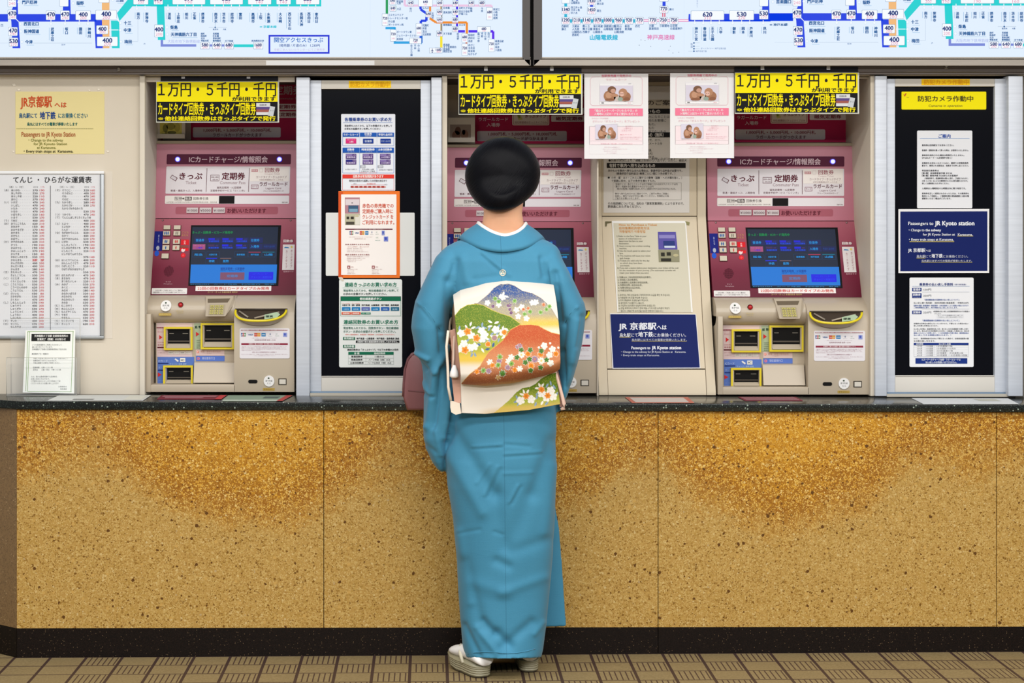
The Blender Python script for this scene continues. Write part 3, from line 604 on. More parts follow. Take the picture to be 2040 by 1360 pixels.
    d.R(835, 872, 890, 892, '#c98a90', 3); d.T('回数券', 838, 887, 882, 16, '#f0e4e4', 4); d.O(902, 866, 930, 894, 2, '#c9b4b4', 3)
    d.T('ラガールカード', 908, 1142, 993, 38, TXT, 3, .01); d.T('Lagare Card', 960, 1090, 1026, 20, LT, 3); d.T('スルッとKANSAIカード', 940, 1112, 1049, 17, LT, 3); d.O(838, 998, 898, 1032, 3, '#8a5060', 3); d.T('カード', 846, 890, 1015, 18, '#8a5060', 3)
    d.R(118, 1088, 1160, 1155, '#e6e2e7', 1, 8); d.R(120, 1090, 565, 1153, '#ebe7e3', 2, 8); d.R(573, 1090, 702, 1153, '#0d0608', 3)
    d.T('阪神', 203, 258, 1112, 26, '#4a4040', 3); d.O(199, 1097, 262, 1127, 2, '#8a8080', 3); d.P([(264, 1108), (272, 1108), (272, 1102), (282, 1112), (272, 1122), (272, 1116), (264, 1116)], '#4a4040', 3); d.R(285, 1097, 343, 1127, '#3a3034', 3); d.T('阪急', 289, 339, 1112, 24, '#dedad6', 4, .02); d.T('回数券引換', 357, 483, 1112, 25, '#4a4040', 3)
    d.T('160円区間 170円区間 220円区間 270円区間 回数券は阪急・阪神共通', 130, 555, 1142, 12, '#9a9090', 3); d.T('硬貨', 1100, 1150, 1143, 12, '#9a9090', 3)
    d.R(210, 1180, 1070, 1240, '#a65c6b', 1, 14)
    for x0, x1, t in ((303, 400, '¥10000'), (413, 512, '¥5000'), (525, 625, '¥1000')):
        d.R(x0 + 3, 1190, x1 + 4, 1234, '#6a2c3c', 2); d.R(x0, 1186, x1, 1230, '#d0c6c8', 3); d.T(t, x0 + 6, x1 - 6, 1209, 27, '#7d6a70', 4, .01)
    d.T('お使いいただけます', 645, 970, 1212, 42, '#5e1a2c', 3, .012)
    b.obj('upper_panel', root)
    for x in (1451.5, 1658.7):
        q = B(); q.cyl(up(x, 321.7, 0), (0, -1, 0), .0098, .004, mat('#5a52ff', 'e'), 20); c = up(x, 321.7, 0)  # blue glowing disc imitates the halo round the lamp
        q.ball((c[0], c[1] - .0045, c[2]), .0074, .003, .0074, mat('#f4f6ff', 'e')); q.obj('indicator_lamp', root)
    # ---------------- sloping screen panel
    b = B(); b.prism(MW[0], MW[1], prof([(440.6, 6.4895), (592, 6.375), (592, 6.68), (440.6, 6.68)]), M_MAROON)
    d = Dr(sub(sc, 1400, 440, 6.0), b=b, plumb=True)
    d.R(84, 150, 186, 385, '#16207a', 1); d.V('おとな', 136, 190, 285, 22, '#c8d0f0', 2); d.E(140, 350, 20, 28, '#aab0c0', 2, 8); d.E(136, 415, 28, 34, '#2456c8', 2)
    d.R(412, 250, 510, 314, '#d2202a', 1); d.V('小児', 460, 258, 308, 24, '#ffd0d0', 2, .02); d.R(410, 322, 500, 348, '#8a4a40', 2); d.R(414, 350, 516, 386, '#d2202a', 1); d.P([(430, 366), (445, 358), (460, 368), (478, 360), (476, 384), (455, 402), (432, 390)], '#e8d0d0', 2); d.E(462, 438, 30, 28, '#d8222c', 2); d.V('小', 462, 424, 450, 26, '#ff9090', 3)
    d.T('こども', 415, 490, 165, 26, '#c8a060', 2); d.T('おとな', 415, 490, 197, 26, '#c8a060', 2)
    for i in range(-5, 6):
        for j in range(-5, 6):
            if i * i + j * j < 27: d.E(310 + i * 11, 627 + j * 12, 4.2, 4.8, '#3a0616', 1, 8)
    d.T('マイク', 290, 350, 756, 20, '#caa8b0', 2); d.T('Microphone', 270, 374, 779, 17, '#caa8b0', 2)
    d.R(133, 832, 565, 902, '#dcd8d6', 1, 8); d.T('お忘れ物・ご利用にあたってのご案内は', 180, 510, 858, 20, '#6a6468', 2); d.T('自動券売機ホームページまたは係員までお申し付けください', 152, 545, 882, 18, '#6a6468', 2)
    d.R(665, 803, 1590, 863, '#e6e0de', 1, 4); d.T('22回の回数券はカードタイプのみ発売', 690, 1565, 834, 40, '#d25a54', 2, .015)
    d.T('カード・きっぷ 各種回数券 発売中', 820, 1185, 879, 22, '#b09068', 2, .02)
    d.R(1660, 248, 1786, 286, '#7c2840', 1); d.T('回数券', 1664, 1783, 267, 36, '#e8dcdc', 2, .03)
    m0 = d.mp; d.mp = lambda x, y, l: m0(x + (y - 310) * .122, y, l)
    d.R(1660, 309, 1804, 613, '#dcd6d6', 1); d.P([(1676, 350), (1690, 336), (1730, 340), (1742, 352)], '#2a7ab0', 2); d.E(1770, 338, 12, 14, '#d8c860', 2, 10)
    d.V('カート゛タイフ', 1708, 380, 590, 26, '#9a3050', 2) if False else d.V('カードタイプ'.replace('ー', '｜'), 1708, 378, 592, 27, '#9a4a60', 2)
    d.V('きっぷタイプ', 1768, 370, 584, 27, '#9a4a60', 2); d.T('発売中です', 1672, 1800, 634, 18, '#d8b0b8', 2); d.mp = m0
    for x in (157, 1720): d.E(x, 20, 12, 12, '#5a4040', 1, 12); d.E(x - 2, 18, 6, 6, '#a89090', 2, 10)
    b.obj('screen_panel', root)
    # ---------------- touch screen: bezel and glowing display
    b = B(); d = Dr(sub(sc, 1400, 440, 6.0), b=b)
    sk = lambda y: (y - 78) * .083                     # the screen's sides follow the panel's slope
    sm = lambda x, y, l: sc(1400 + (x + sk(y)) / 6.0, 440 + y / 6.0, l)
    d.mp = sm; d.P([(512, 78), (1612, 78), (1612, 802), (512, 802)], '#08080c', 3); b.obj('screen_bezel', root)
    d = Dr(sm, 'e'); d.R(530, 98, 1580, 776, '#0a1c36', 6); d.R(535, 548, 1588, 770, '#0a74d2', 7); d.R(535, 772, 1588, 790, '#08203a', 7)
    d.T('きっぷ・回数券・ICカード発売中', 535, 1030, 165, 34, '#118a48', 8, .02)
    for i, (x, t, t2) in enumerate(((575, '普通券', ''), (735, '11回', '普通回数券'), (905, '12回', '時差回数券'), (1075, '14回', '土休日回数券'), (1250, '往復券', ''))):
        d.R(x - 12, 226, x + 150, 290, '#081a58', 7)
        if t2: d.R(x, 232, x + 78, 256, '#0a14c8', 8); d.T(t, x + 90, x + 128, 246, 20, '#3a3a90', 8); d.T(t2, x + 5, x + 132, 270, 22, '#1a4ad8', 8, .02)
        else: d.T(t, x + 5, x + 110, 258, 34, '#1a88d0', 8, .02)
    d.R(545, 304, 700, 368, '#a04a78', 7); d.T('ラガールカード', 555, 690, 322, 20, '#d070b0', 8); d.T('入場券', 585, 670, 348, 24, '#5a28c0', 8, .03)
    for x, t2 in ((735, '普通回数券'), (905, '時差回数券'), (1075, '土休日回数券')): d.R(x - 12, 302, x + 150, 366, '#08164a', 7); d.R(x, 308, x + 78, 332, '#0a14d8' if x > 800 else '#3a2050', 8); d.T('5回', x + 90, x + 120, 322, 20, '#5a3a80', 8); d.T(t2, x + 5, x + 132, 348, 22, '#1a4ad8', 8, .02)
    d.R(1238, 302, 1400, 366, '#081a58', 7); d.T('入場券', 1255, 1360, 333, 34, '#1a88d0', 8, .02); d.R(1408, 302, 1570, 366, '#081850', 7); d.T('手回り品切符', 1415, 1550, 333, 24, '#1a4a98', 8)
    for x, t, c in ((545, '阪急', '#0a1c40'), (720, '大阪地下鉄', '#0a1c40'), (1060, '能勢電鉄', '#0a1c40'), (1230, '神戸高速', '#c03050'), (1400, '山陽', '#0a7a90')):
        d.O(x, 395, x + 160, 460, 2, '#0c4a7a', 7); d.R(x + 4, 397, x + 150, 404, c, 8); d.T(t, x + 30, x + 130, 430, 30 if len(t) < 4 else 24, '#1a88d0', 8, .02)
    for x, t, c in ((712, '神鉄', '#0a20d0'), (885, '能勢', '#6a5050')): d.O(x, 468, x + 150, 536, 2, '#0c3a6a', 7); d.R(x + 4, 470, x + 140, 480, c, 8); d.T(t, x + 40, x + 112, 508, 32, '#1a88d0', 8, .02)
    d.T('磁気定期券・IC定期券', 900, 1195, 598, 32, '#0a3a90', 8, .02); d.T('継続・新規のご購入', 900, 1195, 622, 18, '#0a4a9a', 8)
    d.R(900, 642, 1196, 730, '#7a4a66', 8); d.T('定期券', 980, 1120, 686, 34, '#4a7ab8', 9, .02); d.R(1248, 636, 1548, 730, '#0a10e0', 8); d.T('ICカード', 1300, 1480, 662, 26, '#1a3af0', 9); d.T('チャージ・履歴印字', 1280, 1530, 700, 28, '#2a4af0', 9)
    d.T('ENGLISH   カード残高   利用案内   取消', 545, 1560, 784, 14, '#2a8ac0', 9)
    d.obj('touch_screen', root)
    # ---------------- passenger number keys
    for x, y, w, h, k, c in ((225, 103, 80, 48, 0, ''), (350, 103, 80, 48, 0, ''), (230, 173, 82, 54, 3, '#1a5aa0'), (356, 173, 82, 54, 2, '#8a8478'), (237, 273, 82, 56, 2, '#1a5aa0'), (363, 273, 82, 56, 2, '#c84040'), (243, 346, 82, 56, 1, '#1a5aa0'), (368, 346, 82, 56, 1, '#c84040'), (247, 445, 84, 58, 0, '')):
        d = Dr(sub(sc, 1400, 440, 6.0), plumb=True); d.slab(x - w / 2 - 2, y - h / 2, x + w / 2 + 4, y + h / 2 + 6, '#5a4438', .006, l=8); d.slab(x - w / 2, y - h / 2, x + w / 2, y + h / 2, '#cbc2b0', .006, 4, l=12)
        for i in range(k):
            cx = x + (i - (k - 1) / 2) * 20; d.E(cx, y - 14, 6, 6, c, 13, 8); d.P([(cx - 8, y - 8), (cx + 8, y - 8), (cx + 6, y + 8), (cx + 3, y + 20), (cx - 3, y + 20), (cx - 6, y + 8)], c, 13)
        d.obj('passenger_key', root)
    # ---------------- lower housing with its recess
    X = lambda p: xx(p, 6.27)
    m = mat(BEI, 'g'); b = B()
    top = [(592, 6.378), (594, 6.362), (599, 6.338), (606, 6.314), (615, 6.293), (626, 6.278), (640, 6.27)]
    b.prism(X(1610), MW[1], prof(top + [(786, 6.27), (767.5, 6.66), (592, 6.66)]), m)
    b.prism(MW[0], X(1611), prof([(592, 6.378), (594, 6.362), (599, 6.338), (606, 6.318), (613, 6.306), (622, 6.302), (631, 6.304), (639, 6.312), (646, 6.326), (649, 6.36), (649, 6.66), (592, 6.66)]), m)
    b.pbox(1430, 630, 1440.5, 786, 6.27, 6.66, m); b.pbox(1440, 771, 1612, 786, 6.27, 6.66, m); b.pbox(1438, 646, 1614, 773, 6.335, 6.66, m)
    d = Dr(sub(fr, 1400, 580, 5.912), b=b)
    for y in range(786, 792, 10): b.pbox(1434, 786, 1730, 788.4, 6.30, 6.6, mat('#1a1613'))
    b.obj('housing', root, bevel=.004)
    # printed strips on the recess floor
    d = Dr(sub(rc, 1400, 580, 5.912))
    d.R(240, 400, 668, 800, '#d2bcbc', 2); d.R(250, 800, 692, 1128, '#5674bd', 2); d.R(692, 405, 788, 708, '#a6b597', 2); d.R(712, 716, 1056, 786, '#d4bcb8', 2); d.R(712, 790, 1058, 850, '#5674c4', 2)
    R_ = '#c82a2a'
    for pts in (((272, 542), (272, 598), (308, 570)), ((714, 505), (714, 560), (754, 532)), ((256, 985), (256, 1036), (302, 1010))): d.P(list(pts), R_, 4)
    d.R(238, 448, 330, 464, '#7a2838', 3); d.T('きっぷ・カード', 242, 326, 456, 15, '#e8c8c8', 4); d.T('カード', 250, 330, 478, 20, '#c89090', 3); d.T('取出口', 252, 326, 505, 22, '#c89090', 3); d.T('回数券', 252, 330, 630, 20, '#c89090', 3); d.T('乗車券', 252, 330, 660, 22, '#a86868', 3); d.R(248, 682, 340, 698, '#5a2028', 3); d.T('入れてください', 250, 340, 722, 18, '#a86868', 3)
    d.T('カード・回数券 おとりください', 260, 340, 752, 15, '#a88888', 3)
    for i in range(4): d.R(380 + i * 70, 732, 442 + i * 70, 770, '#dcd6d0', 3); d.T(('回数券', 'カード', '定期券', 'ICカード')[i], 388 + i * 70, 434 + i * 70, 751, 15, '#8a8480', 4)
    d.T('紙 幣', 700, 776, 450, 34, '#2c4a38', 4, .02)
    for i in range(5): d.T(('10000円', '5000円', '1000円', '紙幣挿入', '取出口')[i], 722, 776, 606 + i * 22, 17, '#5a6a58', 4)
    d.E(736, 742, 15, 15, '#e08878', 3); d.T('F', 729, 743, 742, 22, '#fff0e8', 4); d.T('硬貨・紙幣の取消返却', 770, 1010, 738, 24, '#c0907a', 3); d.T('レバー', 850, 900, 762, 18, '#8a6a5a', 3)
    d.E(742, 820, 18, 18, '#d07a90', 3); d.T('R', 734, 750, 820, 22, '#5674c4', 4); d.T('領収書発行口', 785, 940, 817, 34, '#c4d0f0', 3)
    d.P([(455, 830), (468, 818), (508, 846), (496, 862)], '#dcdcdc', 4); d.R(523, 815, 586, 862, '#e0e0dc', 4); d.T('IC', 534, 576, 838, 30, '#4a5a6a', 5, .02); d.T('ICカード', 262, 372, 850, 34, '#b8c8ec', 4); d.R(258, 872, 384, 884, '#1c2a70', 4); d.T('チャージ・精算 履歴', 400, 600, 886, 22, '#a8c0e8', 4); d.T('挿入口', 262, 330, 928, 30, '#8ea4dc', 4); d.R(258, 952, 330, 964, '#1c2a70', 4)
    d.T('ご注意 カードを確実に', 262, 330, 1080, 12, '#8ea4dc', 4)
    d.obj('recess_label', root)
    # card and note slots
    def slot(x0, y0, x1, y1, ix0, iy0, ix1, iy1, bits, name):
        Y_ = mat('#d9c427', 'g'); b = B(); Zf = 6.318
        P_ = lambda zx, zy: (1400 + zx / 5.912, 580 + zy / 5.912)
        def bx(a, c, e, g, Z0, Z1, mm): p, q = P_(a, c), P_(e, g); b.pbox(p[0], p[1], q[0], q[1], Z0, Z1, mm)
        w = 22
        bx(x0, y0, x1, y0 + w, Zf, 6.3352, Y_); bx(x0, y0 + w, x0 + w, y1, Zf, 6.3352, Y_); bx(x1 - w, y0 + w, x1, y1, Zf, 6.3352, Y_)
        if bits: bx(x0 + w, y1 - w, x1 - w, y1, Zf, 6.3352, Y_)
        bx(x0 + w, y0 + w, ix0, y1 - (w if bits else 0), Zf + .004, 6.3352, m); bx(ix1, y0 + w, x1 - w, y1 - (w if bits else 0), Zf + .004, 6.3352, m); bx(ix0, y0 + w, ix1, iy0, Zf + .004, 6.3352, m)
        bx(ix0, iy0, ix1, iy1, 6.3335, 6.3352, mat('#0c0a09'))
        h = (iy1 - iy0)
        pa, pb = P_(ix0, iy1 - h * .24), P_(ix1, iy1)                  # sloping lip
        b.prism(xx(pa[0], 6.325), xx(pb[0], 6.325), prof([(pa[1], 6.333), (pb[1] - .5, 6.317), (pb[1], 6.317), (pb[1], 6.335), (pa[1], 6.335)]), m)
        bx(ix0 + 10, iy1 - h * .40, ix1 - 10, iy1 - h * .33, 6.326, 6.334, mat('#4a4238', 'g')); bx(ix0 + 22, iy0 + h * .22, ix0 + 75, iy0 + h * .25, 6.331, 6.334, mat('#8a8478', 'm')); bx(ix1 - 95, iy0 + h * .22, ix1 - 30, iy0 + h * .25, 6.331, 6.334, mat('#8a8478', 'm'))
        b.obj(name, root)
    slot(342, 448, 688, 720, 374, 474, 650, 698, True, 'card_slot'); slot(786, 403, 1188, 712, 820, 430, 1150, 684, True, 'banknote_slot'); slot(334, 903, 692, 1114, 368, 930, 662, 1112, False, 'ticket_slot')
    P_ = lambda zx, zy: (1400 + zx / 5.912, 580 + zy / 5.912)
    b = B(); p, q = P_(712, 852), P_(1200, 1108); b.prism(xx(p[0], 6.31), xx(q[0], 6.31), prof([(p[1], 6.334), (p[1] + 3, 6.322), (q[1], 6.30), (q[1], 6.335), (p[1], 6.335)]), m); b.obj('delivery_cover', root, bevel=.002)
    # keypad in its pocket
    b = B(); kp = tilt(592, 6.345, 636, 6.268)
    o4 = [(838, 86), (1168, 84), (1142, 322), (905, 324)]; q = [kp(1400 + x / 5.912, 580 + y / 5.912, 14) for x, y in o4]
    bk = [(p[0], p[1] + .05, p[2]) for p in q]; b.add(q + bk, [(3, 2, 1, 0)] + [(i, (i + 1) % 4, 4 + (i + 1) % 4, 4 + i) for i in range(4)], m)
    b.add([kp(1400 + x / 5.912, 580 + y / 5.912, 15) for x, y in ((866, 116), (1138, 112), (1120, 160), (882, 164))], [(3, 2, 1, 0)], mat('#6a5e4e'))
    b.add([kp(1400 + x / 5.912, 580 + y / 5.912, k) for x, y, k in ((1168, 84, 14), (1192, 185, 2), (1142, 322, 14))], [(2, 1, 0)], mat(BEI_SHADE, 'g'))  # side wall in a darker beige, its shade put into the colour
    b.obj('keypad_pocket', root)
    d = Dr(sub(upright(kp, 1570.8, 621), 1400, 580, 5.912)); d.slab(915, 182, 1105, 304, '#a89c86', .004, l=18)
    for r in range(4):
        for c in range(3):
            x, y = 930 + c * 56, 190 + r * 28; d.slab(x, y, x + 46, y + 22, '#b5ac6a', .004, 3, l=22); ch = '123456789*0#'[r * 3 + c]; d.T(ch, x + (20 if ch == '1' else 17), x + (25 if ch == '1' else 29), y + 11, 18, '#5a5430', 23)
    d.obj('keypad', root)
    # call lamp, round stickers, coin tray, card notice, receipts etc.
    cp = tilt(603, 6.318, 622, 6.2985); c = cp(1400 + 557 / 5.912, 580 + 193 / 5.912, 0)
    b = B(); b.cyl((c[0], c[1] + .004, c[2]), (0, -1, .3), .0092, .008, mat('#3a0a0c', 'g'), 20); b.ball((c[0], c[1] - .006, c[2] + .001), .0078, .006, .0078, mat('#b01218', 'g')); b.obj('call_button', root)
    def rsticker(mp, x, y, t1, t2):
        d = Dr(sub(upright(mp, 1400 + x / 5.912, 580 + y / 5.912), 1400, 580, 5.912)); p = [(x + 64 * math.cos(k * math.pi / 12), y + 66 * math.sin(k * math.pi / 12)) for k in range(24)]
        f = [d.mp(a, c, 6) for a, c in p]; k_ = [(v[0], v[1] + .003, v[2]) for v in f]
        d.b.add(f + k_, [list(range(23, -1, -1))] + [(i, (i + 1) % 24, 24 + (i + 1) % 24, 24 + i) for i in range(24)], mat('#e4e2e0'))
        d.T(t1, x - 40, x + 40, y - 4, 24, '#3a3a3a', 7, .01); d.T(t2, x - 22, x + 22, y + 26, 20, '#4a4a4a', 7, .01); d.E(x - 4, y - 34, 12, 10, '#3a4a3a', 7, 10); d.obj('round_sticker', root)
    rsticker(cp, 382, 198, 'おさつは', 'ここ'); rsticker(fr, 1662, 1085, 'おつりは', 'ここ')
    d = Dr(sub(flat(6.3), 1400, 580, 5.912)); d.R(303, 286, 455, 316, '#b59a52', 4, 6); d.T('係員よびだし', 312, 448, 301, 24, '#e0cc80', 5); d.T('呼出中', 512, 600, 262, 24, '#c2b080', 4); d.T('点灯中', 520, 596, 284, 18, '#c2b080', 4); d.obj('gold_label', root)
    d = Dr(sub(fr, 1400, 580, 5.912)); d.R(1588, 1168, 1732, 1200, '#b59a52', 2, 6); d.T('硬貨返却口', 1598, 1722, 1184, 24, '#8a7030', 3); d.obj('gold_label', root)
    d = Dr(sub(fr, 1400, 580, 5.912)); d.R(1413, 1070, 1524, 1112, '#0a0908', 3, 20); d.obj('sensor_window', root)
    d = Dr(sub(fr, 1400, 580, 5.912)); d.slab(1776, 1056, 1874, 1130, '#3a342c', .002, l=3); d.R(1788, 1066, 1866, 1122, '#cfc9bd', 5); d.obj('inspection_window', root)
    d = Dr(sub(fr, 1400, 580, 5.912)); d.slab(1310, 464, 1912, 820, '#dedbe0', .002, 18, l=3)
    d.R(1325, 482, 1885, 492, '#9a4a58', 4); d.T('定期券を購入されるときは、クレジットカードもお使いいただけます', 1330, 1880, 487, 13, '#e8d8d8', 5, .02)
    def cards(d, x, y, k, l=4):                          # row of payment marks
        q = lambda a: x + a * k
        for i, c in enumerate(('#2a5a9a', '#b83a3a', '#3a8a4a')): d.R(q(i * 20), y - 20 * k, q(i * 20 + 18), y + 20 * k, c, l)
        d.T('JCB', q(2), q(56), y, 26 * k, '#e8e8e8', l + 1, .02); d.T('VISA', q(86), q(146), y, 26 * k, '#2a5a98', l, .02)
        d.R(q(160), y - 20 * k, q(196), y + 20 * k, '#c84a3a', l); d.R(q(196), y - 20 * k, q(234), y + 20 * k, '#d89a3a', l); d.T('MasterCard', q(164), q(230), y, 15 * k, '#f0e8e0', l + 1, .02)
        d.R(q(246), y - 20 * k, q(298), y + 20 * k, '#2a7ab4', l); d.T('AMEX', q(250), q(294), y, 18 * k, '#e8f0f4', l + 1, .02)
        d.E(q(352), y - 6 * k, 8 * k, 12 * k, '#8a90a8', l, 10); d.T('Diners', q(328), q(376), y + 16 * k, 12 * k, '#9a9aa0', l)
        d.T('UC', q(418), q(440), y - 8 * k, 20 * k, '#7a9a8a', l); d.T('NICOS', q(412), q(460), y + 14 * k, 14 * k, '#8aa89a', l); d.R(q(508), y - 24 * k, q(556), y + 26 * k, '#8a96d0', l); d.E(q(530), y - 4 * k, 12 * k, 16 * k, '#4a5ab0', l + 1, 10)
    CARDS.append(cards)
    cards(d, 1326, 540, 1.0)
    d.T('一部ご利用になれないカードがあります', 1450, 1760, 580, 12, '#b8a8b0', 4); d.T('定期券発売時間 始発〜23:00', 1490, 1742, 603, 20, '#8a5a68', 4)
    d.R(1330, 640, 1890, 662, '#8a2a40', 4); d.T('定期券をご購入のお客様へ 個人情報のお取扱いについて', 1420, 1800, 651, 18, '#e8d0d4', 5, .02)
    for i in range(4): d.T(('ご購入時に入力いただいたお客様の情報は、定期券の発売およびご案内のために利用いたします。', 'お預かりした個人情報は、当社の個人情報保護方針に基づき適切に管理いたします。', 'クレジットカードで購入された定期券の払い戻しは発売窓口のみでお取り扱いいたします。', '（現金でのお支払いはできません）')[i], 1332, (1885, 1870, 1880, 1560)[i], 682 + i * 14, 11, '#b09098', 4)
    d.T('お問い合わせは定期券発売所または係員まで', 1460, 1755, 746, 17, '#9a6a78', 4)
    d.T('クレジットカード会社により、ご利用いただけない場合がございます。あらかじめご了承ください。', 1330, 1890, 772, 12, '#b09098', 4); d.T('くわしくは係員におたずねください。', 1480, 1740, 788, 11, '#b09098', 4)
    d.obj('card_notice', root)
    # coin tray
    b = B(); q = lambda x, y, Z: W(1400 + x / 5.912, 580 + y / 5.912, Z); rim = []; low = []; inn = []; tp = []
    for k in range(25):
        t = math.pi * k / 24; cs, sn = math.cos(t), math.sin(t); cs2 = math.copysign(abs(cs) ** .8, cs)
        rim.append(q(1568 - 305 * cs2, 250 + 128 * sn ** .8, 6.268 - .040 * sn)); low.append(q(1568 - 280 * cs2, 252 + 182 * sn ** .8, 6.271 - .010 * sn)); inn.append(q(1568 - 290 * cs2, 248 + 112 * sn ** .8, 6.268 - .028 * sn)); tp.append(q(1568 - 305 * cs2, 238, 6.2745))
    b.loft([rim, low], m, False, True, False); b.loft([rim, inn], m, False, True, False); b.obj('coin_tray_lip', root)
    b = B(); b.add(inn + tp, [(k, k + 1, 26 + k, 25 + k) for k in range(24)], mat('#3d332a', 'g')); b.tube([q(1310, 262, 6.262), q(1440, 335, 6.242)], .003, mat('#8d8478', 'g'), 8); b.tube([q(1520, 345, 6.238), q(1800, 275, 6.255)], .003, mat('#a59a8a', 'g'), 8)
    b.tube([q(1258, 238, 6.266), q(1888, 238, 6.266)], .0022, mat('#4a4238', 'g'), 8)
    d = Dr(sub(flat(6.239), 1400, 580, 5.912), b=b); d.P([(1640, 305), (1790, 272), (1830, 300), (1790, 340), (1640, 358)], '#a9c0a4', 0); d.T('硬貨', 1655, 1745, 324, 26, '#34443a', 2, .02); b.obj('coin_tray', root)
    b = B(); b.tube([(p[0], p[1] - .001, p[2]) for p in rim], .0042, mat('#dcc81c', 'g'), 10); b.obj('tray_rim', root)
    return root
CARDS = []
def copy_tree(o, parent=None):
    c = o.copy(); COL.objects.link(c)
    if parent is not None: c.parent = parent
    for ch in list(o.children): copy_tree(ch, c)
    return c
tm3 = ticket_machine()
G_TM = 'maroon touch-screen ticket machines on the worktop'
tag(tm3, 'maroon and beige touch-screen ticket machine beside the right dark service window', 'ticket machine', G_TM)
def place(px_led, py_led, sx, label):
    Zl = 6.52; lx = xx(1555.1, Zl) - MROOT[0]; lz = zz(321.7, Zl) - MROOT[2]; zb0 = zz(788.4, 6.30) - MROOT[2]       # lamp pair centre and foot relative to the root
    sz = (zz(py_led, Zl) - ctop(xx(px_led, Zl)) - .0006) / (lz - zb0)
    o = copy_tree(tm3); o.scale = (sx, 1, sz); tag(o, label, 'ticket machine', G_TM)
    o.location = (xx(px_led, Zl) - lx * sx, MROOT[1], zz(py_led, Zl) - lz * sz); return o
tm1 = place(456, 317.3, 0.978, 'maroon and beige touch-screen ticket machine right of the cream wall with the fare table')
tm2 = place(1032.6, 324.3, 0.998, 'maroon and beige touch-screen ticket machine behind the person in the kimono')
# bay side walls follow the machines; the blanking unit between the second and third machine
M_UNIT = mat('#d3c6ae')
un = empty('cover_unit', W(1309, 789, 6.27)); tag(un, 'cream blanking unit covered in notices between the middle and right ticket machines', 'cover unit')
prof = lambda pts: [(Z - D0, zz(y, Z)) for y, Z in pts]
UL, UR, ul, ur = xx(1193.5, 6.27), xx(1426, 6.27), xx(1212, 6.27), xx(1407.5, 6.27)
for a, c, nm, off in ((UL, ul - .0015, 'side_strip', 0), (ur + .0015, UR, 'side_strip', 0)):
    b = B(); b.prism(a, c, prof([(140, 6.495), (430, 6.495), (780, 6.27), (787, 6.27), (768.4, 6.66), (140, 6.66)]), M_UNIT); b.obj(nm, un, bevel=.001)
b = B(); b.prism(ul, ur, prof([(140, 6.50), (430, 6.50), (430, 6.66), (140, 6.66)]), M_UNIT); b.obj('upper_cover', un, bevel=.001)
b = B(); b.prism(ul, ur, prof([(431.5, 6.502), (734, 6.3028), (734, 6.66), (431.5, 6.66)]), M_UNIT); b.obj('sloping_cover', un, bevel=.001)
b = B(); b.prism(ul, ur, prof([(736, 6.301), (782, 6.272), (787, 6.272), (768.4, 6.66), (736, 6.66)]), M_UNIT)
b.obj('lower_cover', un, bevel=.001)
UN_UP, UN_SL = flat(6.4985), tilt(431.5, 6.5005, 734, 6.3013)
# white lintel strips over the bays
for a, c in ((289, 587), (892, 1188), (1427, 1733)):
    b = B(); b.pbox(a, 151, c, 163 if a < 300 else 156, 6.28, 6.30, mat('#cfc7ba')); struct(b.obj('trim_4'))
# ================================================================ notices, posters, papers
cards = CARDS[0]
BK = '#1d1c1e'
# ---- left wall
d = Dr(sub(flat(6.2685), 0, 140, 6.183)); d.slab(190, 262, 1285, 1030, '#e4d69a', .0015)
d.T('JR京都駅', 252, 640, 388, 150, '#c8481e', 2, .015); d.T('へは', 672, 820, 425, 75, '#c8481e', 2, .02)
d.T('烏丸駅にて', 233, 458, 558, 66, '#155a8a', 2, .02); d.T('地下鉄', 490, 686, 556, 98, '#0c3f8a', 2, .025); d.T('にお乗換ください', 718, 1080, 558, 66, '#1a6a80', 2, .015)
d.T('烏丸にはすべての電車が停車いたします', 333, 955, 663, 46, '#14645e', 2, .02)
for x in range(205, 1150, 13): d.R(x, 714, x + 7, 722, '#8a8a58', 2)
d.T('Passengers to JR Kyoto Station', 265, 928, 785, 82, '#a8562a', 2, .01); d.T('・Change to the subway', 350, 778, 858, 46, '#7a7a2a', 2, .005); d.T('for JR Kyouto Station', 415, 826, 904, 46, '#7a7a2a', 2, .005); d.T('at Karasuma.', 456, 692, 950, 46, '#7a7a2a', 2, .005); d.T('・Every train stops at  Karasuma.', 292, 902, 995, 46, '#2a2a12', 2, .015)
for x, y, r in ((172, 182, 26), (232, 240, 20), (1100, 247, 14), (1215, 238, 18), (1328, 1000, 18), (165, 1000, 14)): d.P([(x - r, y - r * .5), (x + r * .4, y - r * .7), (x + r, y + r * .3), (x - r * .2, y + r * .6)], '#efe6d6', 1)
tag(d.obj('notice_sheet'), 'pale yellow notice with red Kyoto station heading taped to the cream wall', 'notice', 'paper notices on the wall')

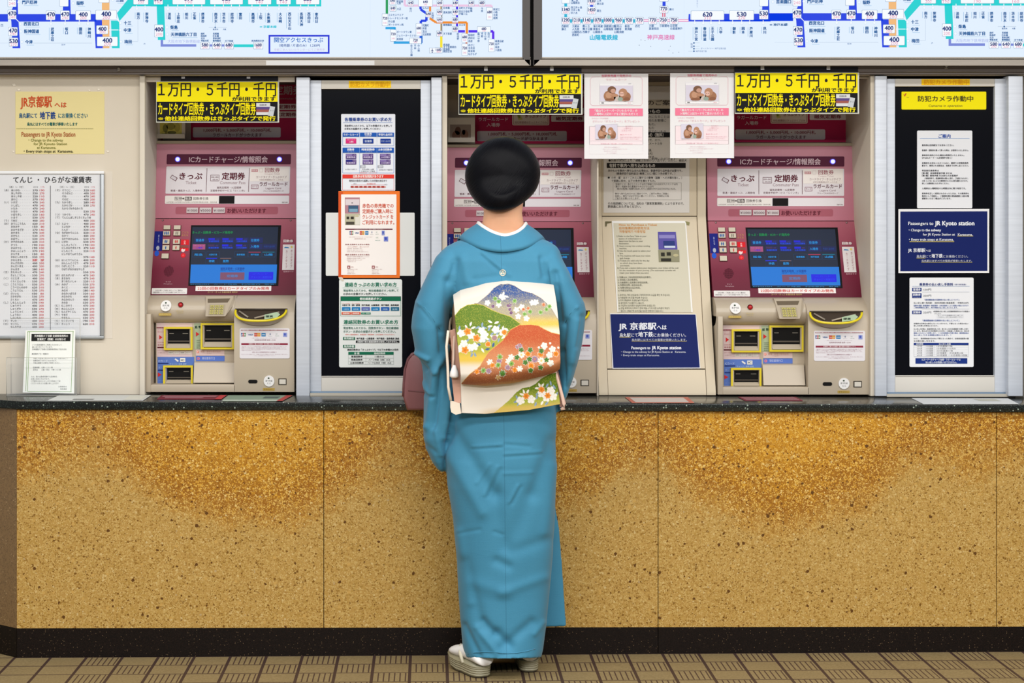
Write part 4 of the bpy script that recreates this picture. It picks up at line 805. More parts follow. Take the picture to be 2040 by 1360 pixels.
fb = empty('fare_table_board', W(95, 672, 6.266)); tag(fb, 'white braille and hiragana fare table board on the cream wall', 'fare table')
d = Dr(sub(flat(6.269), 0, 330, 3.778)); d.slab(-420, 44, 848, 1300, '#d9d0c2', .001); d.obj('backing_sheet', fb)
d = Dr(sub(flat(6.262), 0, 330, 3.778)); d.slab(-400, 60, 752, 1282, '#dcdee2', .006)
d.T('てんじ ・ ひらがな運賃表', 98, 690, 106, 52, '#26262a', 2, .008)
d.R(377, 150, 381, 1235, '#5a5a60', 2)
GY, RD = '#5a5a5e', '#d2686e'
LT_ = 'あ|あいかわ370190/|あしやがわ530270/|あらしやま220110/|あわじ370190/い|いけだ470240/|いしばし470240/|いたみ470240/|いなの470240/|いばらきし320160/|いまづ530270/う|うめだ400200/お|おうじこうえん620310/|おおみや150 80/|おおやまざき270140/|おかまち470240/|おかもと530270/|おばやし530270/か|かすがのみち620310/|かつら190100/|かみかつら190100/|かみしんじょう370190/|からすま150 80/|かわにしのせぐち530270/|かわらまち当駅当駅/|かんざきがわ400200/|かんだいまえ400200/|かんまき280140/き|きたせんり470240/|きよしこうじん530270/く|くにじま400200/|くらくえんぐち530270/こ|こうとうえん530270/|こうべさんのみや620310/|こうようえん530270/さ|さいいん150 80/|さかせがわ530270/|さくらい470240/し|しもしんじょう370190/|じゅうそう400200/|しゅくがわ530270/|しょうじゃく370190/|しょうない400200/|しんいたみ470240/す|すいた400200/せ|せっつし370190/|せんりやま400200'
RT_ = 'そ|そうじじ320160/|そうぜんじ400200/|そね470240/|そのだ400200/た|たかつきし280140/|たからづか530270/|たからづかみなみぐち/|530270/つ|つかぐち470240/て|てんじんばしすじろくちょうめ/|400200/と|とよつ400200/|とよなか470240/|とんだ320160/な|ながおかてんじん220110/|なかつ400200/|なかやまかんのん530270/に|にがわ530270/|にしきょうごく190100/|にしのみやきたぐち470240/|にしむこう220110/|にしやまてんのうざん/|270140/は|はっとりてんじん400200/|はんしんこくどう470240/ひ|ひがしむこう220110/|ひばりがおかはなやしき/|530270/ほ|ほたるがいけ470240/ま|まきおち470240/|まつおたいしゃ220110/み|みかげ530270/|みくに400200/|みなせ280140/|みなみいばらき320160/|みなみかた400200/|みなみせんり400200/|みのお530270/む|むこのそう470240/め|めふじんじゃ530270/も|もんどやくじん470240/や|やまだ400200/|やまもと530270/ら|らくさいぐち190100/ろ|ろっこう620310'
for rows, xk, xn, xd, xp, xq, y0 in ((LT_, 32, 85, 236, 252, 304, 184), (RT_, 418, 468, 622, 636, 684, 184)):
    hx = 70 if xk < 100 else 452
    d.T('（あ）～（せ）' if xk < 100 else '（そ）～（ろ）', hx, hx + 105, 160, 18, GY, 2); d.T('おとな', xp, xp + 34, 160, 14, GY, 2); d.T('こども', xq, xq + 30, 160, 14, RD, 2)
    for i, r in enumerate(rows.split('/')):
        y = y0 + i * 22.85; k, t = r.split('|'); sh = -i * .12; price = None
        if t[-2:] == '当駅': name, a, c = t[:-4], '当駅', '当駅'
        else:
            j = next((n for n, ch in enumerate(t) if ch.isdigit()), len(t)); name, pr = t[:j], t[j:]; a, c = pr[:3], pr[3:].strip()
        if k: d.T('（%s）' % k, xk + sh, xk + 34 + sh, y, 19, GY, 2)
        if name: d.T(name, xn + sh, xn + sh + len(name) * 15.5, y, 19, GY, 2, .006)
        x1 = xn + len(name) * 15.5 + 8
        if a:
            xd0 = x1
            while xd0 < xd: d.E(xd0, y + 2, 1.3, 1.3, '#9a9aa0', 2, 6); xd0 += 14
            cl = '#d8303a' if a == '当駅' else GY
            d.T(a, xp - 6 + sh, xp + 32 + sh, y, 20, cl, 2, .006); d.T(c, xq - 6 + sh + (10 if len(c) < 3 else 0), xq + 30 + sh, y, 20, '#d8303a' if a == '当駅' else RD, 2, .006)
d.obj('panel', fb)
b = B(); P_ = lambda zx, zy: (zx / 3.778, 330 + zy / 3.778)
def fbx(a, c, e, g, m, Z0=6.256): p, q = P_(a, c), P_(e, g); b.pbox(p[0], p[1], q[0], q[1], Z0, 6.2685, m)
fbx(-408, 40, 783, 63, mat('#e8eaec', 'g')); fbx(752, 63, 783, 1282, mat('#a9adb0', 'm')); fbx(-408, 1280, 783, 1305, mat('#9ea2a4', 'm'))
b.obj('frame', fb, bevel=.003)

# leaflet in a clear stand on the worktop
zc0 = ctop(xx(90, 6.2)); st = empty('leaflet_stand', (xx(90, 6.2), .205, zc0)); tag(st, 'clear acrylic leaflet stand holding a green bordered leaflet on the worktop', 'leaflet stand')
b = B(); AC = mat('#dfe6ea', 'c'); xa, xb = xx(17, 6.2), xx(156, 6.2)
b.box(xa, xb, .232, .235, zc0 + .001, zc0 + .26, AC); b.box(xa, xb, .170, .173, zc0 + .001, zc0 + .13, AC); b.box(xa, xb, .170, .235, zc0 + .0005, zc0 + .0035, AC); b.box(xa, xa + .003, .170, .235, zc0 + .001, zc0 + .13, AC); b.box(xb - .003, xb, .170, .235, zc0 + .001, zc0 + .13, AC)
for q in (((xa, .170, zc0 + .13), (xb, .170, zc0 + .13)), ((xa, .232, zc0 + .26), (xb, .232, zc0 + .26)), ((xa, .170, zc0 + .002), (xa, .170, zc0 + .13)), ((xb, .170, zc0 + .002), (xb, .170, zc0 + .13)), ((xb, .232, zc0 + .002), (xb, .232, zc0 + .26)), ((xa, .170, zc0 + .002), (xb, .170, zc0 + .002))): b.tube(list(q), .0009, mat('#b9b8ae', 'g'), 6)
b.obj('holder', st)
lf = tilt(658, 6.222, 785, 6.185); d = Dr(sub(lf, 0, 380, 2.914))
d.P([(149, 810), (437, 806), (430, 1176), (132, 1170)], '#e9ebe6', 0); f_ = [d.mp(x, y, 0) for x, y in ((149, 810), (437, 806), (430, 1176), (132, 1170))]
bk = [(p[0], p[1] + .002, p[2]) for p in f_]; d.b.add(f_ + bk, [(4, 5, 6, 7)] + [(i, (i + 1) % 4, 4 + (i + 1) % 4, 4 + i) for i in range(4)], mat('#e9ebe6'))
m0 = d.mp; d.mp = lambda x, y, l: m0(x - (y - 810) * .035, y, l)
for x in (162, 172): d.L([(x, 816), (x, 1162)], 2.2, '#6a9a3a', 2)
d.L([(425, 816), (425, 1166)], 2.2, '#6a9a3a', 2); d.L([(160, 817), (428, 815)], 2.2, '#6a9a3a', 2); d.L([(172, 1164), (428, 1166)], 2.2, '#6a9a3a', 2)
d.R(184, 830, 410, 872, '#1c1c1c', 2); d.T('天神橋筋六丁目駅 定期券発売所の', 200, 396, 842, 15, '#e8e8e4', 3, .02); d.T('営業終了（閉鎖）のお知らせ', 218, 384, 861, 15, '#e8e8e4', 3, .02)
d.lines(['いつも阪急電車をご利用いただきまして', '誠にありがとうございます。', '天神橋筋六丁目駅の定期券発売所は下記の日を', '', '●営業終了日（閉鎖日）', '', '　平成二十五年三月三十一日（日）をもちまして', '　営業を終了させていただきます。', '　今後は最寄りの駅をご利用ください。', '', '　営業時間　七時〜二十一時', '　定休日　　土曜・休日　十時〜十八時', '', '', 'なお、駅の自動券売機でも定期券を', 'お買い求めいただけます。', 'ご不便をおかけいたしますが何卒ご了承', 'くださいますようお願い申し上げます。'], 190, 893, 13.2, 10.5, '#6a6c6e', 2, 9.6)
d.T('お客様各位', 350, 400, 1136, 9, '#6a6c6e', 2); d.T('阪急電鉄', 362, 400, 1150, 9, '#6a6c6e', 2); d.mp = m0
o = d.obj('leaflet'); tag(o, 'white leaflet with green border and black heading standing in the clear stand', 'leaflet')

# ---- yellow and black banners above each machine
def banner(x0, x1, yt, dt, Zb, label):
    d = Dr(flat(Zb)); k = (x1 - x0) / 244.0; X = lambda v: x0 + v * k; y = lambda v: yt + v
    h = 40
    d.slab(x0 - 1, yt - 1, x1 + 3, yt + 81, '#cfd2c8', .0012); d.R(x0, yt, x1, yt + 39.5, '#f6e600', 1); d.R(x0, yt + 39.5, x1, yt + 79, '#131417', 1)
    d.R(x0 + dt, yt - 12, x1 + 1, yt - 1, '#1a1b22', 1); d.R(x0 + dt, yt - 12, x1 + 1, yt - 1.2, '#20222c', 2)
    d.T('１万円・５千円・千円', X(3), X(241), y(15), 31, BK, 2, .008); d.T('が利用できます', X(152), X(240), y(34), 9.4, BK, 2, .025)
    d.T('カードタイプ回数券・きっぷタイプ回数券', X(3), X(200), y(54), 27, '#f6e600', 2, .018); d.T('※', X(3), X(13.5), y(73), 9.8, '#f6e600', 2, .002); d.T('他社連絡回数券はきっぷタイプで発行', X(16), X(240), y(73), 9.8, '#f6e600', 2, .03)
    d.R(X(201), y(42), X(229), y(66), '#d8dadc', 2); d.R(X(201), y(50), X(229), y(55), '#5a4a86', 3); d.R(X(201), y(55), X(229), y(60), '#a05a52', 3); d.T('回数券', X(208), X(222), y(46), 3.6, '#4a4a52', 3)
    d.P([(X(229), y(48)), (X(239), y(50)), (X(235), y(69)), (X(224), y(67))], '#c8ced2', 4); d.T('きっぷ', X(229), X(236), y(57), 3.4, '#5a6066', 5)
    o = d.obj('banner_sign'); tag(o, label, 'banner sign', 'yellow and black banner signs over the machines')
    for cx in (.22, .76):
        b = B(); c = W(x0 + (x1 - x0) * cx, yt - 10, Zb - .001); b.box(c[0] - .006, c[0] + .006, c[1] - .003, c[1] + .0, c[2] - .006, c[2] + .008, mat('#b9b9bc', 'm')); b.tube([(c[0] - .004, c[1] - .004, c[2] + .006), (c[0], c[1] - .006, c[2] + .012), (c[0] + .004, c[1] - .004, c[2] + .006)], .0012, mat('#c9c9cc', 'm'), 6); q = b.obj('clip', o)
    return o
banner(312, 553, 163, 8, 6.2765, 'yellow and black banner over the machine next to the cream wall')
banner(914.5, 1157.5, 147.5, 2, 6.2115, "yellow and black banner above the person's head")
banner(1465, 1708.5, 145.5, -2, 6.2115, 'yellow and black banner over the machine beside the right dark service window')

# ---- pink monkey posters hanging from the rail
def monkeys(d, x0, y0, x1, y1, s):                   # photograph of two monkeys huddled together, printed on the poster
    q = lambda u, v: (x0 + (x1 - x0) * u, y0 + (y1 - y0) * v)
    d.R(x0, y0, x1, y1, '#d9d4e4', 4)
    def bl(u, v, ru, rv, c, l): a = q(u, v); d.E(a[0], a[1], (x1 - x0) * ru, (y1 - y0) * rv, c, l, 16)
    bl(.30, .66, .19, .36, '#a8795c', 5); bl(.36, .26, .13, .22, '#7c5a46', 6); bl(.40, .34, .08, .14, '#c79a86', 7); bl(.27, .62, .10, .2, '#c4967a', 6); bl(.44, .62, .12, .10, '#b98a6e', 7); bl(.52, .78, .10, .2, '#c9bcb4', 5)
    bl(.76, .70, .18, .32, '#a37458', 5); bl(.70, .44, .13, .26, '#b5876a', 6); bl(.665, .54, .07, .15, '#e2b8a8', 7); bl(.64, .52, .012, .03, '#4a3028', 8); bl(.70, .52, .012, .03, '#4a3028', 8); bl(.62, .86, .08, .13, '#93a69a', 6); bl(.30, .90, .15, .09, '#8e6048', 7); bl(.82, .86, .10, .12, '#8e6048', 6)
    d.R(x0, y1 - (y1 - y0) * .02, x1, y1, '#e6e2ea', 9)
def monkey_poster(ox, oy, label):
    d = Dr(sub(flat(6.2222), ox, oy, 6.182)); d.slab(87, 42, 874, 1088, '#e9e8ea', .0012)
    PK, P2 = '#e8869c', '#e9bcc6'
    d.T('当駅券売機で発売中の', 300, 665, 68, 36, PK, 3, .01); d.T('ラガールカード', 355, 608, 115, 32, P2, 3)
    for pts in (((160, 110), (160, 410), (185, 435), (780, 435), (800, 410), (800, 105), (780, 82), (690, 78)), ((280, 78), (185, 82), (160, 110))): d.L(list(pts), 3, '#e6a9b8', 2)
    d.R(276, 160, 686, 420, '#e4e3e8', 2); d.R(278, 164, 684, 416, '#f0eff2', 3); monkeys(d, 280, 188, 684, 382, 1); d.T('当駅発売', 628, 664, 166, 12, '#8a8a90', 5); d.T('阪急', 300, 330, 401, 16, '#3a3a40', 5, .02); d.T('見本', 620, 662, 402, 12, PK, 5)
    d.R(150, 470, 808, 562, '#ef7d9c', 3); d.T('「嵐山モンキーパークいわたやま」の', 215, 740, 496, 34, '#fbeef2', 4, .02); d.T('入場時に上記カードをご提示いただくと', 208, 748, 538, 34, '#fbeef2', 4, .02)
    d.T('もれなく平日限定', 178, 385, 590, 20, P2, 3); d.T('かわいい「ポストカード」をプレゼント', 190, 770, 628, 32, P2, 3)
    d.R(150, 690, 808, 870, '#f0dfe4', 2)
    d.b.add([d.mp(x, y, 3) for x, y in ((222, 672), (496, 658), (500, 842), (228, 858))], [(3, 2, 1, 0)], mat('#cfcad2')); monkeys(d, 222, 668, 494, 846, 1)
    d.lines(['　　当日限り', '　入場料大人', '五百五十円'], 545, 690, 26, 24, P2, 3, 24); d.T('嵐山モンキーパーク', 530, 668, 792, 18, PK, 3); d.T('京都市西京区嵐山元録山町八', 525, 792, 824, 17, P2, 3); d.T('電話〇七五八七二〇九五〇', 530, 758, 846, 17, P2, 3)
    d.R(150, 872, 808, 916, '#f0e2e7', 2); d.T('阪急嵐山線「嵐山駅」より徒歩約十五分', 290, 680, 905, 20, P2, 3)
    d.lines(['　お問い合わせは駅係員まで', 'ラガールカードは券売機で発売しています', '　数に限りがございます', '　　　なくなり次第終了'], 316, 945, 24, 18, '#ead3da', 3, 16)
    d.O(150, 690, 808, 1030, 2, '#f2e6ea', 2)
    tag(d.obj('poster'), label, 'poster', 'pink monkey posters hanging from the rail')
monkey_poster(1150, 140, 'pink monkey poster hanging from the rail nearer to the person in the kimono')
monkey_poster(1150 + (1140 - 87) / 6.182 + .6, 139, 'pink monkey poster hanging from the rail touching the right yellow banner')

# ---- notices on the left dark window
GL = 6.2703
d = Dr(flat(6.2565)); d.slab(695, 161, 779, 175, '#ffd21a', .0015); d.T('防犯カメラ作動中', 698, 776, 168, 11.5, '#e8ac14', 2, .01); tag(d.obj('tape_label'), 'orange yellow tape label on the white top rail of the left dark window', 'label', 'yellow camera labels')
d = Dr(flat(6.2715)); d.slab(649, 423.5, 826, 549, '#d8dad8', .0012, 2); tag(d.obj('blank_card'), 'large blank white card on the dark window behind the orange bordered poster', 'card')
d = Dr(sub(flat(GL), 640, 210, 3.886)); d.slab(154, 66, 573, 660, '#e2e6ee', .0025, 8); NB, N2 = '#14429a', '#1a3d8c'
d.T('各種乗車券のお買い求め方', 180, 545, 108, 31, NB, 2, .015); d.R(170, 131, 552, 133, '#5a86c8', 2); d.T('現金等を入れてから、以下の券種ボタンを押して', 180, 548, 157, 18, '#3a3a46', 2, .01); d.T('お求めの金額ボタンを押してください', 180, 458, 181, 18, '#3a3a46', 2, .01)
d.O(165, 210, 563, 312, 2, '#3a70c0', 2); d.R(165, 210, 563, 242, '#1a56b0', 3); d.T('ラガールカード', 172, 288, 226, 19, '#eef2fa', 4, .02); d.T('往復券', 334, 392, 220, 18, '#eef2fa', 4, .02); d.T('（普通運賃）', 336, 390, 235, 8, '#eef2fa', 4); d.T('手回り品切符', 442, 552, 226, 19, '#eef2fa', 4, .02)
for x in (296, 430): d.R(x, 210, x + 3, 312, '#d8e2f0', 4); d.R(x, 326, x + 2, 525, '#8ab0dc', 4)
d.R(190, 256, 271, 294, '#d42a78', 3); d.T('ラガールカード', 200, 264, 266, 11, '#f8c0d8', 4, .02); d.T('入場券', 214, 250, 282, 13, '#f8e0ec', 4, .02); d.R(323, 257, 404, 294, '#1a3a90', 3); d.T('往復券', 336, 392, 276, 20, '#d0dcf4', 4, .02); d.R(458, 257, 539, 294, '#1a3a90', 3); d.T('手回り品切符', 464, 534, 276, 13, '#a8bce4', 4)
d.O(165, 326, 563, 524, 2, '#3a70c0', 2); d.R(165, 326, 563, 366, '#1a56b0', 3); d.T('回数券', 202, 256, 341, 19, '#eef2fa', 4, .03); d.T('時差回数券', 312, 414, 341, 19, '#eef2fa', 4, .03); d.T('土休日回数券', 440, 548, 341, 19, '#eef2fa', 4, .03)
for x in (205, 342, 478): d.T('(カードタイプ)', x, x + 50, 359, 9, '#c8d8f0', 4)
for x, t in ((190, '普通回数券'), (321, '時差回数券'), (455, '土休日回数券')):
    for y in (374, 418): d.R(x, y, x + 81, y + 38, '#4a2a7a', 3); d.R(x + 2, y + 3, x + 50, y + 18, '#8a78b0' if (x, y) != (190, 418) else '#2a2a80', 4); d.T('11回', x + 54, x + 76, y + 11, 13, '#c8b8e0', 5, .01); d.T(t, x + 6, x + 76, y + 27, 15, '#d8ccec', 4, .02)
for x in (300, 437): d.O(x, 464, x + 42, 482, 1.5, '#3a3a4a', 3); d.T('きっぷ', x + 4, x + 38, 473, 12, '#3a3a4a', 3)
d.T('※11回分でお得です', 186, 278, 494, 11, '#4a4a56', 3); d.T('平日10時〜16時', 316, 408, 494, 13, '#4a4a56', 3); d.T('土休日タイプ専用', 308, 414, 509, 12, '#4a4a56', 3); d.T('※他社線はきっぷタイプのみ', 294, 432, 521, 10, '#d86a5a', 3); d.T('土休日ダイヤ運行日', 446, 550, 498, 13, '#4a4a56', 3)
d.O(164, 534, 564, 656, 2, '#d84a42', 2); d.R(164, 534, 564, 564, '#dc3a30', 3); d.T('回数券は有効期間があります', 246, 482, 549, 22, '#fff0ec', 4, .02); d.T('発売日の翌月から起算して3か月後の末日まで', 216, 508, 582, 18, '#4a4248', 3, .01)
d.T('発行日', 250, 272, 606, 11, '#6a6066', 3); d.T('有効期間の例', 352, 420, 606, 12, '#d8503a', 3); d.T('末日', 490, 510, 612, 10, '#6a6066', 3); d.L([(230, 614), (490, 614)], 1.5, '#d8503a', 3)
for x in range(228, 490, 34): d.R(x, 624, x + 22, 636, '#a8322a', 3); d.R(x + 22, 626, x + 34, 634, '#d88a7a', 3)
tag(d.obj('notice_board'), 'white board with blue headings, topmost notice on the left dark window', 'notice', 'ticket notices on the left dark window')
d = Dr(sub(flat(GL - .001), 640, 210, 3.886)); d.slab(133, 662, 608, 1334, '#e8742a', .0035, 5); d.R(133, 668, 168, 1328, '#d05220', 1, 4); d.R(154, 688, 582, 1312, '#f2ece8', 2, 4)
d.R(183, 712, 298, 836, '#b0808a', 3); d.R(186, 726, 296, 772, '#d8ccd0', 4); d.R(210, 774, 286, 826, '#3a5a78', 4); d.R(216, 800, 282, 824, '#7aa0b8', 5); d.T('■', 234, 244, 754, 9, '#2a2428', 5); d.R(183, 838, 300, 924, '#b8b49a', 3); d.R(196, 860, 216, 880, '#3a342c', 4); d.R(228, 860, 252, 880, '#3a342c', 4); d.R(192, 900, 256, 922, '#4a443a', 4); d.R(262, 850, 300, 924, '#dcd8cc', 4); d.E(276, 856, 16, 6, '#c8c09a', 5)
OR = '#d2502e'
for i, (t, x1) in enumerate((('赤色の券売機での', 560), ('定期券ご購入時に', 556), ('クレジットカード を', 558), ('ご利用になれます。', 566))): d.T(t, 318, x1, 776 + i * 43, 36, OR, 3, .012)
d.R(186, 953, 552, 963, '#6a2a3a', 3); d.T('こちらのクレジットカードがご利用いただけます', 256, 480, 958, 9, '#e8d8d8', 4)
cards(d, 220, 986, .60, 3) if False else None
m0 = d.mp; d.mp = lambda x, y, l: m0(218 + (x - 218) * .68, y, l); cards(d, 220, 986, .72, 3); d.mp = m0
d.R(484, 1014, 518, 1052, '#7a88d0', 3); d.E(500, 1030, 8, 12, '#3a4ab0', 4, 10); d.T('UC', 424, 442, 1022, 14, '#4a8a6a', 3); d.T('NICOS', 418, 456, 1044, 12, '#5a9a8a', 3); d.T('一部ご利用になれないカードがあります', 208, 396, 1018, 9, '#c8a8a0', 3); d.T('定期券発売時間 始発〜23:00', 256, 344, 1032, 9, '#a87a72', 3)
d.T('新規 定期券をお求めの場合', 186, 374, 1076, 12, '#9a4a4a', 3, .01); d.T('窓口または券売機で、ご購入いただけます', 204, 370, 1094, 9, '#c88a80', 3); d.lines(['　通勤定期券・継続定期券のご購入', '　お支払いは一回払いのみとなります', '　券売機では新規の通学定期券は発売できません'], 190, 1108, 12, 8.5, '#b89a98', 3, 8)
d.T('継続 定期券をお求めの場合', 186, 374, 1155, 12, '#9a4a4a', 3, .01); d.lines(['　現在お持ちの定期券を券売機に挿入してください', '　有効期限の十四日前から発売しています', '　区間変更もお取り扱いいたします', '　　定期券を挿入する'], 190, 1170, 13, 8.5, '#b89a98', 3, 8)
for x in (202, 392): d.R(x, 1240, x + 22, 1262, '#8a2a2a', 3); d.R(x + 5, 1246, x + 16, 1258, '#e8d0d0', 4); d.T('発売窓口', x + 28, x + 48, 1250, 10, '#9a4a4a', 3); d.lines(['定期券発売所のご案内', '梅田 十三 三宮', '河原町 桂 烏丸', '営業時間 七時半〜'], x, 1268, 11, 8, '#c0a4a0', 3, 8)
tag(d.obj('poster'), 'orange bordered credit card poster in the middle of the left dark window', 'poster')
d = Dr(sub(flat(GL), 640, 540, 5.23)); d.slab(186, 84, 842, 1002, '#e2e6e4', .0025, 18); GN, KB = '#1a7a5e', '#2a2c2e'
d.T('連絡きっぷのお買い求め方', 244, 786, 140, 48, GN, 2, .018); d.R(222, 173, 806, 176, '#5aa890', 2); d.T('現金等を入れてから、他社線連絡ボタンを押して', 230, 806, 202, 28, '#2a6a5a', 2, .01); d.T('お求めの金額ボタンを押してください。', 230, 682, 236, 28, '#3a4a48', 2, .01)
d.O(201, 262, 830, 468, 3, GN, 2); d.R(201, 262, 830, 310, '#0f6a4c', 2); d.T('他社線連絡ボタン', 400, 630, 288, 30, '#eef6f2', 3, .02)
for i, (t, c, t2) in enumerate((('大阪地下鉄', '#1a78b8', '大阪地下鉄'), ('能勢・能勢電', '#1a78b8', '能勢電'), ('神戸高速', '#5a6ab0', '神戸高速'), ('山陽電車', '#1a7ab8', '山陽'), ('神戸電鉄', '#1a5ab0', '神鉄'), ('能勢電鉄', '#2a6a8a', '能勢'))):
    x = 216 + i * 101.5; d.T(t, x, x + 86, 353, 20, KB, 3, .02); d.R(x, 374, x + 88, 412, c, 3); d.T(t2, x + 18, x + 70, 396, 18, '#b8dcf0', 4)
for x in (216, 318): d.T('（きっぷのみ）', x, x + 84, 336, 13, '#d8502a', 3); d.R(x - 4, 426, x + 92, 452, '#d8502a', 3); d.T('他線連絡', x + 6, x + 80, 439, 17, '#fbe8e0', 4, .02)
d.R(416, 430, 514, 450, '#1a7a5e', 3); d.T('三宮・新開地', 424, 506, 440, 14, '#e0f0e8', 4)
d.T('連絡回数券のお買い求め方', 232, 800, 530, 48, GN, 2, .018); d.R(222, 563, 806, 566, '#5aa890', 2); d.T('現金等を入れてから、回数券ボタン・他社線連絡', 230, 806, 592, 28, '#2a6a5a', 2, .01); d.T('ボタン・お求めの金額ボタンを押してください。', 230, 776, 628, 28, '#2a6a5a', 2, .01)
d.T('※阪神との連絡回数券は、普通回数券・時差回数券・土休日回数券いずれもありません。', 248, 770, 660, 16, '#d8503a', 2)
for y, t in ((702, '発売線区'), (784, '発売券種')): d.R(226, y - 16, 352, y + 14, '#1a6a4e', 2, 4); d.T(t, 236, 342, y - 1, 25, '#e8f4ee', 3, .02)
d.T('神戸高速・山陽電車・神戸電鉄・能勢電鉄 連絡', 366, 812, 702, 23, KB, 2, .02); d.R(360, 722, 814, 748, KB, 2); d.T('大阪地下鉄の連絡回数券は発売しておりません。', 374, 802, 736, 22, '#e8eaea', 3, .02); d.T('連絡回数券は「きっぷタイプ」で以下の券種のみ発売', 270, 804, 818, 23, KB, 2, .015)
d.R(282, 840, 754, 870, '#0f6a4c', 2); d.T('券 種', 342, 398, 856, 22, '#e8f4ee', 3, .02); d.T('連絡回数券', 548, 668, 856, 22, '#e8f4ee', 3, .02)
for i, (a, c) in enumerate((('普通回数券', '11枚のみ'), ('時差回数券', 'ハーフ時差（6枚）のみ'), ('土休日回数券', 'ハーフ土休日（7枚）のみ'))):
    y = 889 + i * 33; d.T(a, 312 if i < 2 else 300, 430 if i < 2 else 442, y, 21, KB, 2, .02); d.T(c, (558, 494, 484)[i], (658, 718, 730)[i], y, 21, '#4a4c4e', 2, .01); d.R(282, y + 15, 754, y + 17, '#8a9a94', 2)
for x in (282, 464, 752): d.R(x, 870, x + 2, 970, '#8a9a94', 2)
d.P([(180, 60), (214, 58), (238, 92), (226, 106), (186, 84)], '#cfc8b8', 2)
tag(d.obj('notice_board'), 'white board with green headings, lowest notice on the left dark window', 'notice', 'ticket notices on the left dark window')

# ---- blanking unit notices
d = Dr(sub(UN_UP, 1180, 300, 2.957)); d.slab(66, -380, 572, 366, '#dedad4', .0012, l=1); d.slab(66, -300, 572, -243, '#c9bea8', .0005, l=1.6)
d.T('手回り品のご案内', 140, 500, -282, 34, '#4a4038', 3, .01)
for y0, y1 in ((-247, -217), (-108, -78)): d.R(86, y0, 552, y1, '#1c1a1a', 3)
d.T('車内へ持ち込めないもの', 102, 400, -232, 26, '#e8e4de', 4, .015); d.T('無料で車内へ持ち込めるもの（無料）', 102, 420, -93, 26, '#e8e4de', 4, .015)
d.lines(['次のものは、車内にお持ち込みになることは', 'できません。危険品、または他のお客様に', '　危害を及ぼすおそれのあるもの。', '　臭気を発するもの、不潔なもの', '　その他係員が持ち込みを適当でないもの'], 96, -200, 22, 19, '#3a3634', 3, 18)
d.lines(['三辺の合計が二百五十センチ以内で、かつ、', '重量が30kg以内のもの。長さが二メートルを', '　超えるものを除く。二個まで', '●スポーツ用具・楽器類・娯楽用具', '　車いす・盲導犬（介助犬・聴導犬）', '　自転車は専用の袋に収納した物です。', '●列車の状況により、運輸上支障のない品です。ただし、補助犬'], 96, -62, 20, 17, '#3a3634', 3, 16)
d.T('（お客様の責任でのみ、ご利用いただけます）', 140, 500, 48, 16, '#4a4644', 3)
d.R(86, 72, 550, 102, '#1c1a1a', 3); d.T('有料で車内へ持ち込めるもの', 100, 370, 88, 24, '#e8e4de', 4, .01)
d.T('次のものを車内へ持ち込まれる場合は、普通手回り品料金が必要です。', 92, 530, 118, 15, '#4a4644', 3, .005); d.T('（普通手回り品料金は1乗車ごとに1個につき必要です。）', 140, 488, 135, 15, '#4a4644', 3, .005)
d.E(97, 159, 6, 6, '#2a2624', 3, 10); d.T('小犬・猫・はと・これらに類する小動物（猛獣・ヘビの類を除く。）', 112, 528, 160, 15, '#4a4644', 3, .005); d.T('で容器に収め、以下の条件を満たすもの。', 112, 372, 177, 15, '#4a4644', 3, .005)
d.O(122, 188, 525, 290, 1.5, '#a8a49c', 3); d.lines(['（容器サイズ）長さ七十センチ以内で容器三辺の合計が九十センチ以内', '（重さ）容器を含む重量が十キログラム以内', '　他のお客様に危害を及ぼしたりご迷惑をかけるおそれのないもの。', '', '車内へ持ち込めるのは二個までです。ご旅行の際はご容器に', '収納し、車内では必ず手元に置いてください。危険防止の為', 'ご協力をお願いいたします。'], 134, 197, 14, 12.5, '#5a5654', 3, 11.8)
d.T('その他詳細については、当社の「旅客営業規則」によりますので、', 92, 540, 311, 17, '#4a4644', 3, .005); d.T('駅係員におたずねください。', 92, 286, 329, 17, '#4a4644', 3, .005)
tag(d.obj('notice_sheet'), 'tall white notice with black heading bars on the cream unit, partly behind the monkey posters', 'notice')
d = Dr(sub(UN_SL, 1180, 300, 2.957)); q4 = ((115, 413), (552, 413), (592, 952), (147, 952)); fr_ = [d.mp(x, y, 2) for x, y in q4]; bk = [d.mp(x, y, -1) for x, y in q4]
d.b.add(fr_ + bk, [(3, 2, 1, 0), (4, 5, 6, 7)] + [(i, (i + 1) % 4, 4 + (i + 1) % 4, 4 + i) for i in range(4)], mat('#e9e8e4')); d.P([(124, 426), (546, 426), (583, 951), (154, 951)], '#cdc8b4', 3)
m0 = d.mp; d.mp = lambda x, y, l: m0(x + (y - 413) * .055 - 8, y, l)
for i, (t, x1) in enumerate((('How to Purchase a Ticket', 388), ('自动售票机的使用方法', 342), ('자동발매기 이용방법', 316))): d.T(t, 164, x1, 436 + i * 20, 18, '#d89a5a', 5, .01)
d.lines(['1) Refer to the Fare Table at your', '　station of embarkation to', '　determine the fare to your', '　destination.', '2) Insert money into a ticket vending', '　machine.', '3) Use the touch panel to select your', '　fare.', '4) The machine will issue your ticket', '　and change.', '5) Tickets are valid only for the day', '　on which they have been', '　purchased.'], 145, 503, 14.4, 13, '#55584a', 5, 13)
d.lines(['6) If you exit a station before your destination, your ticket will be void', '　for the remainder of your journey. (The automated turnstile will', '　retain your ticket when you exit.)'], 140, 690, 14.4, 13, '#55584a', 5, 12.6)
d.lines(['1) 先确认从上车站到目的地车站的票价。', '2) 将钱投入自动售票机。', '3) 在触摸屏上选择票价按钮后购票。', '4) 车票和找零一起自动出来。', '5) 车票仅限当日当次有效。', '6) 中途出站作废。'], 138, 745, 15.6, 13, '#55584a', 5, 11.6)
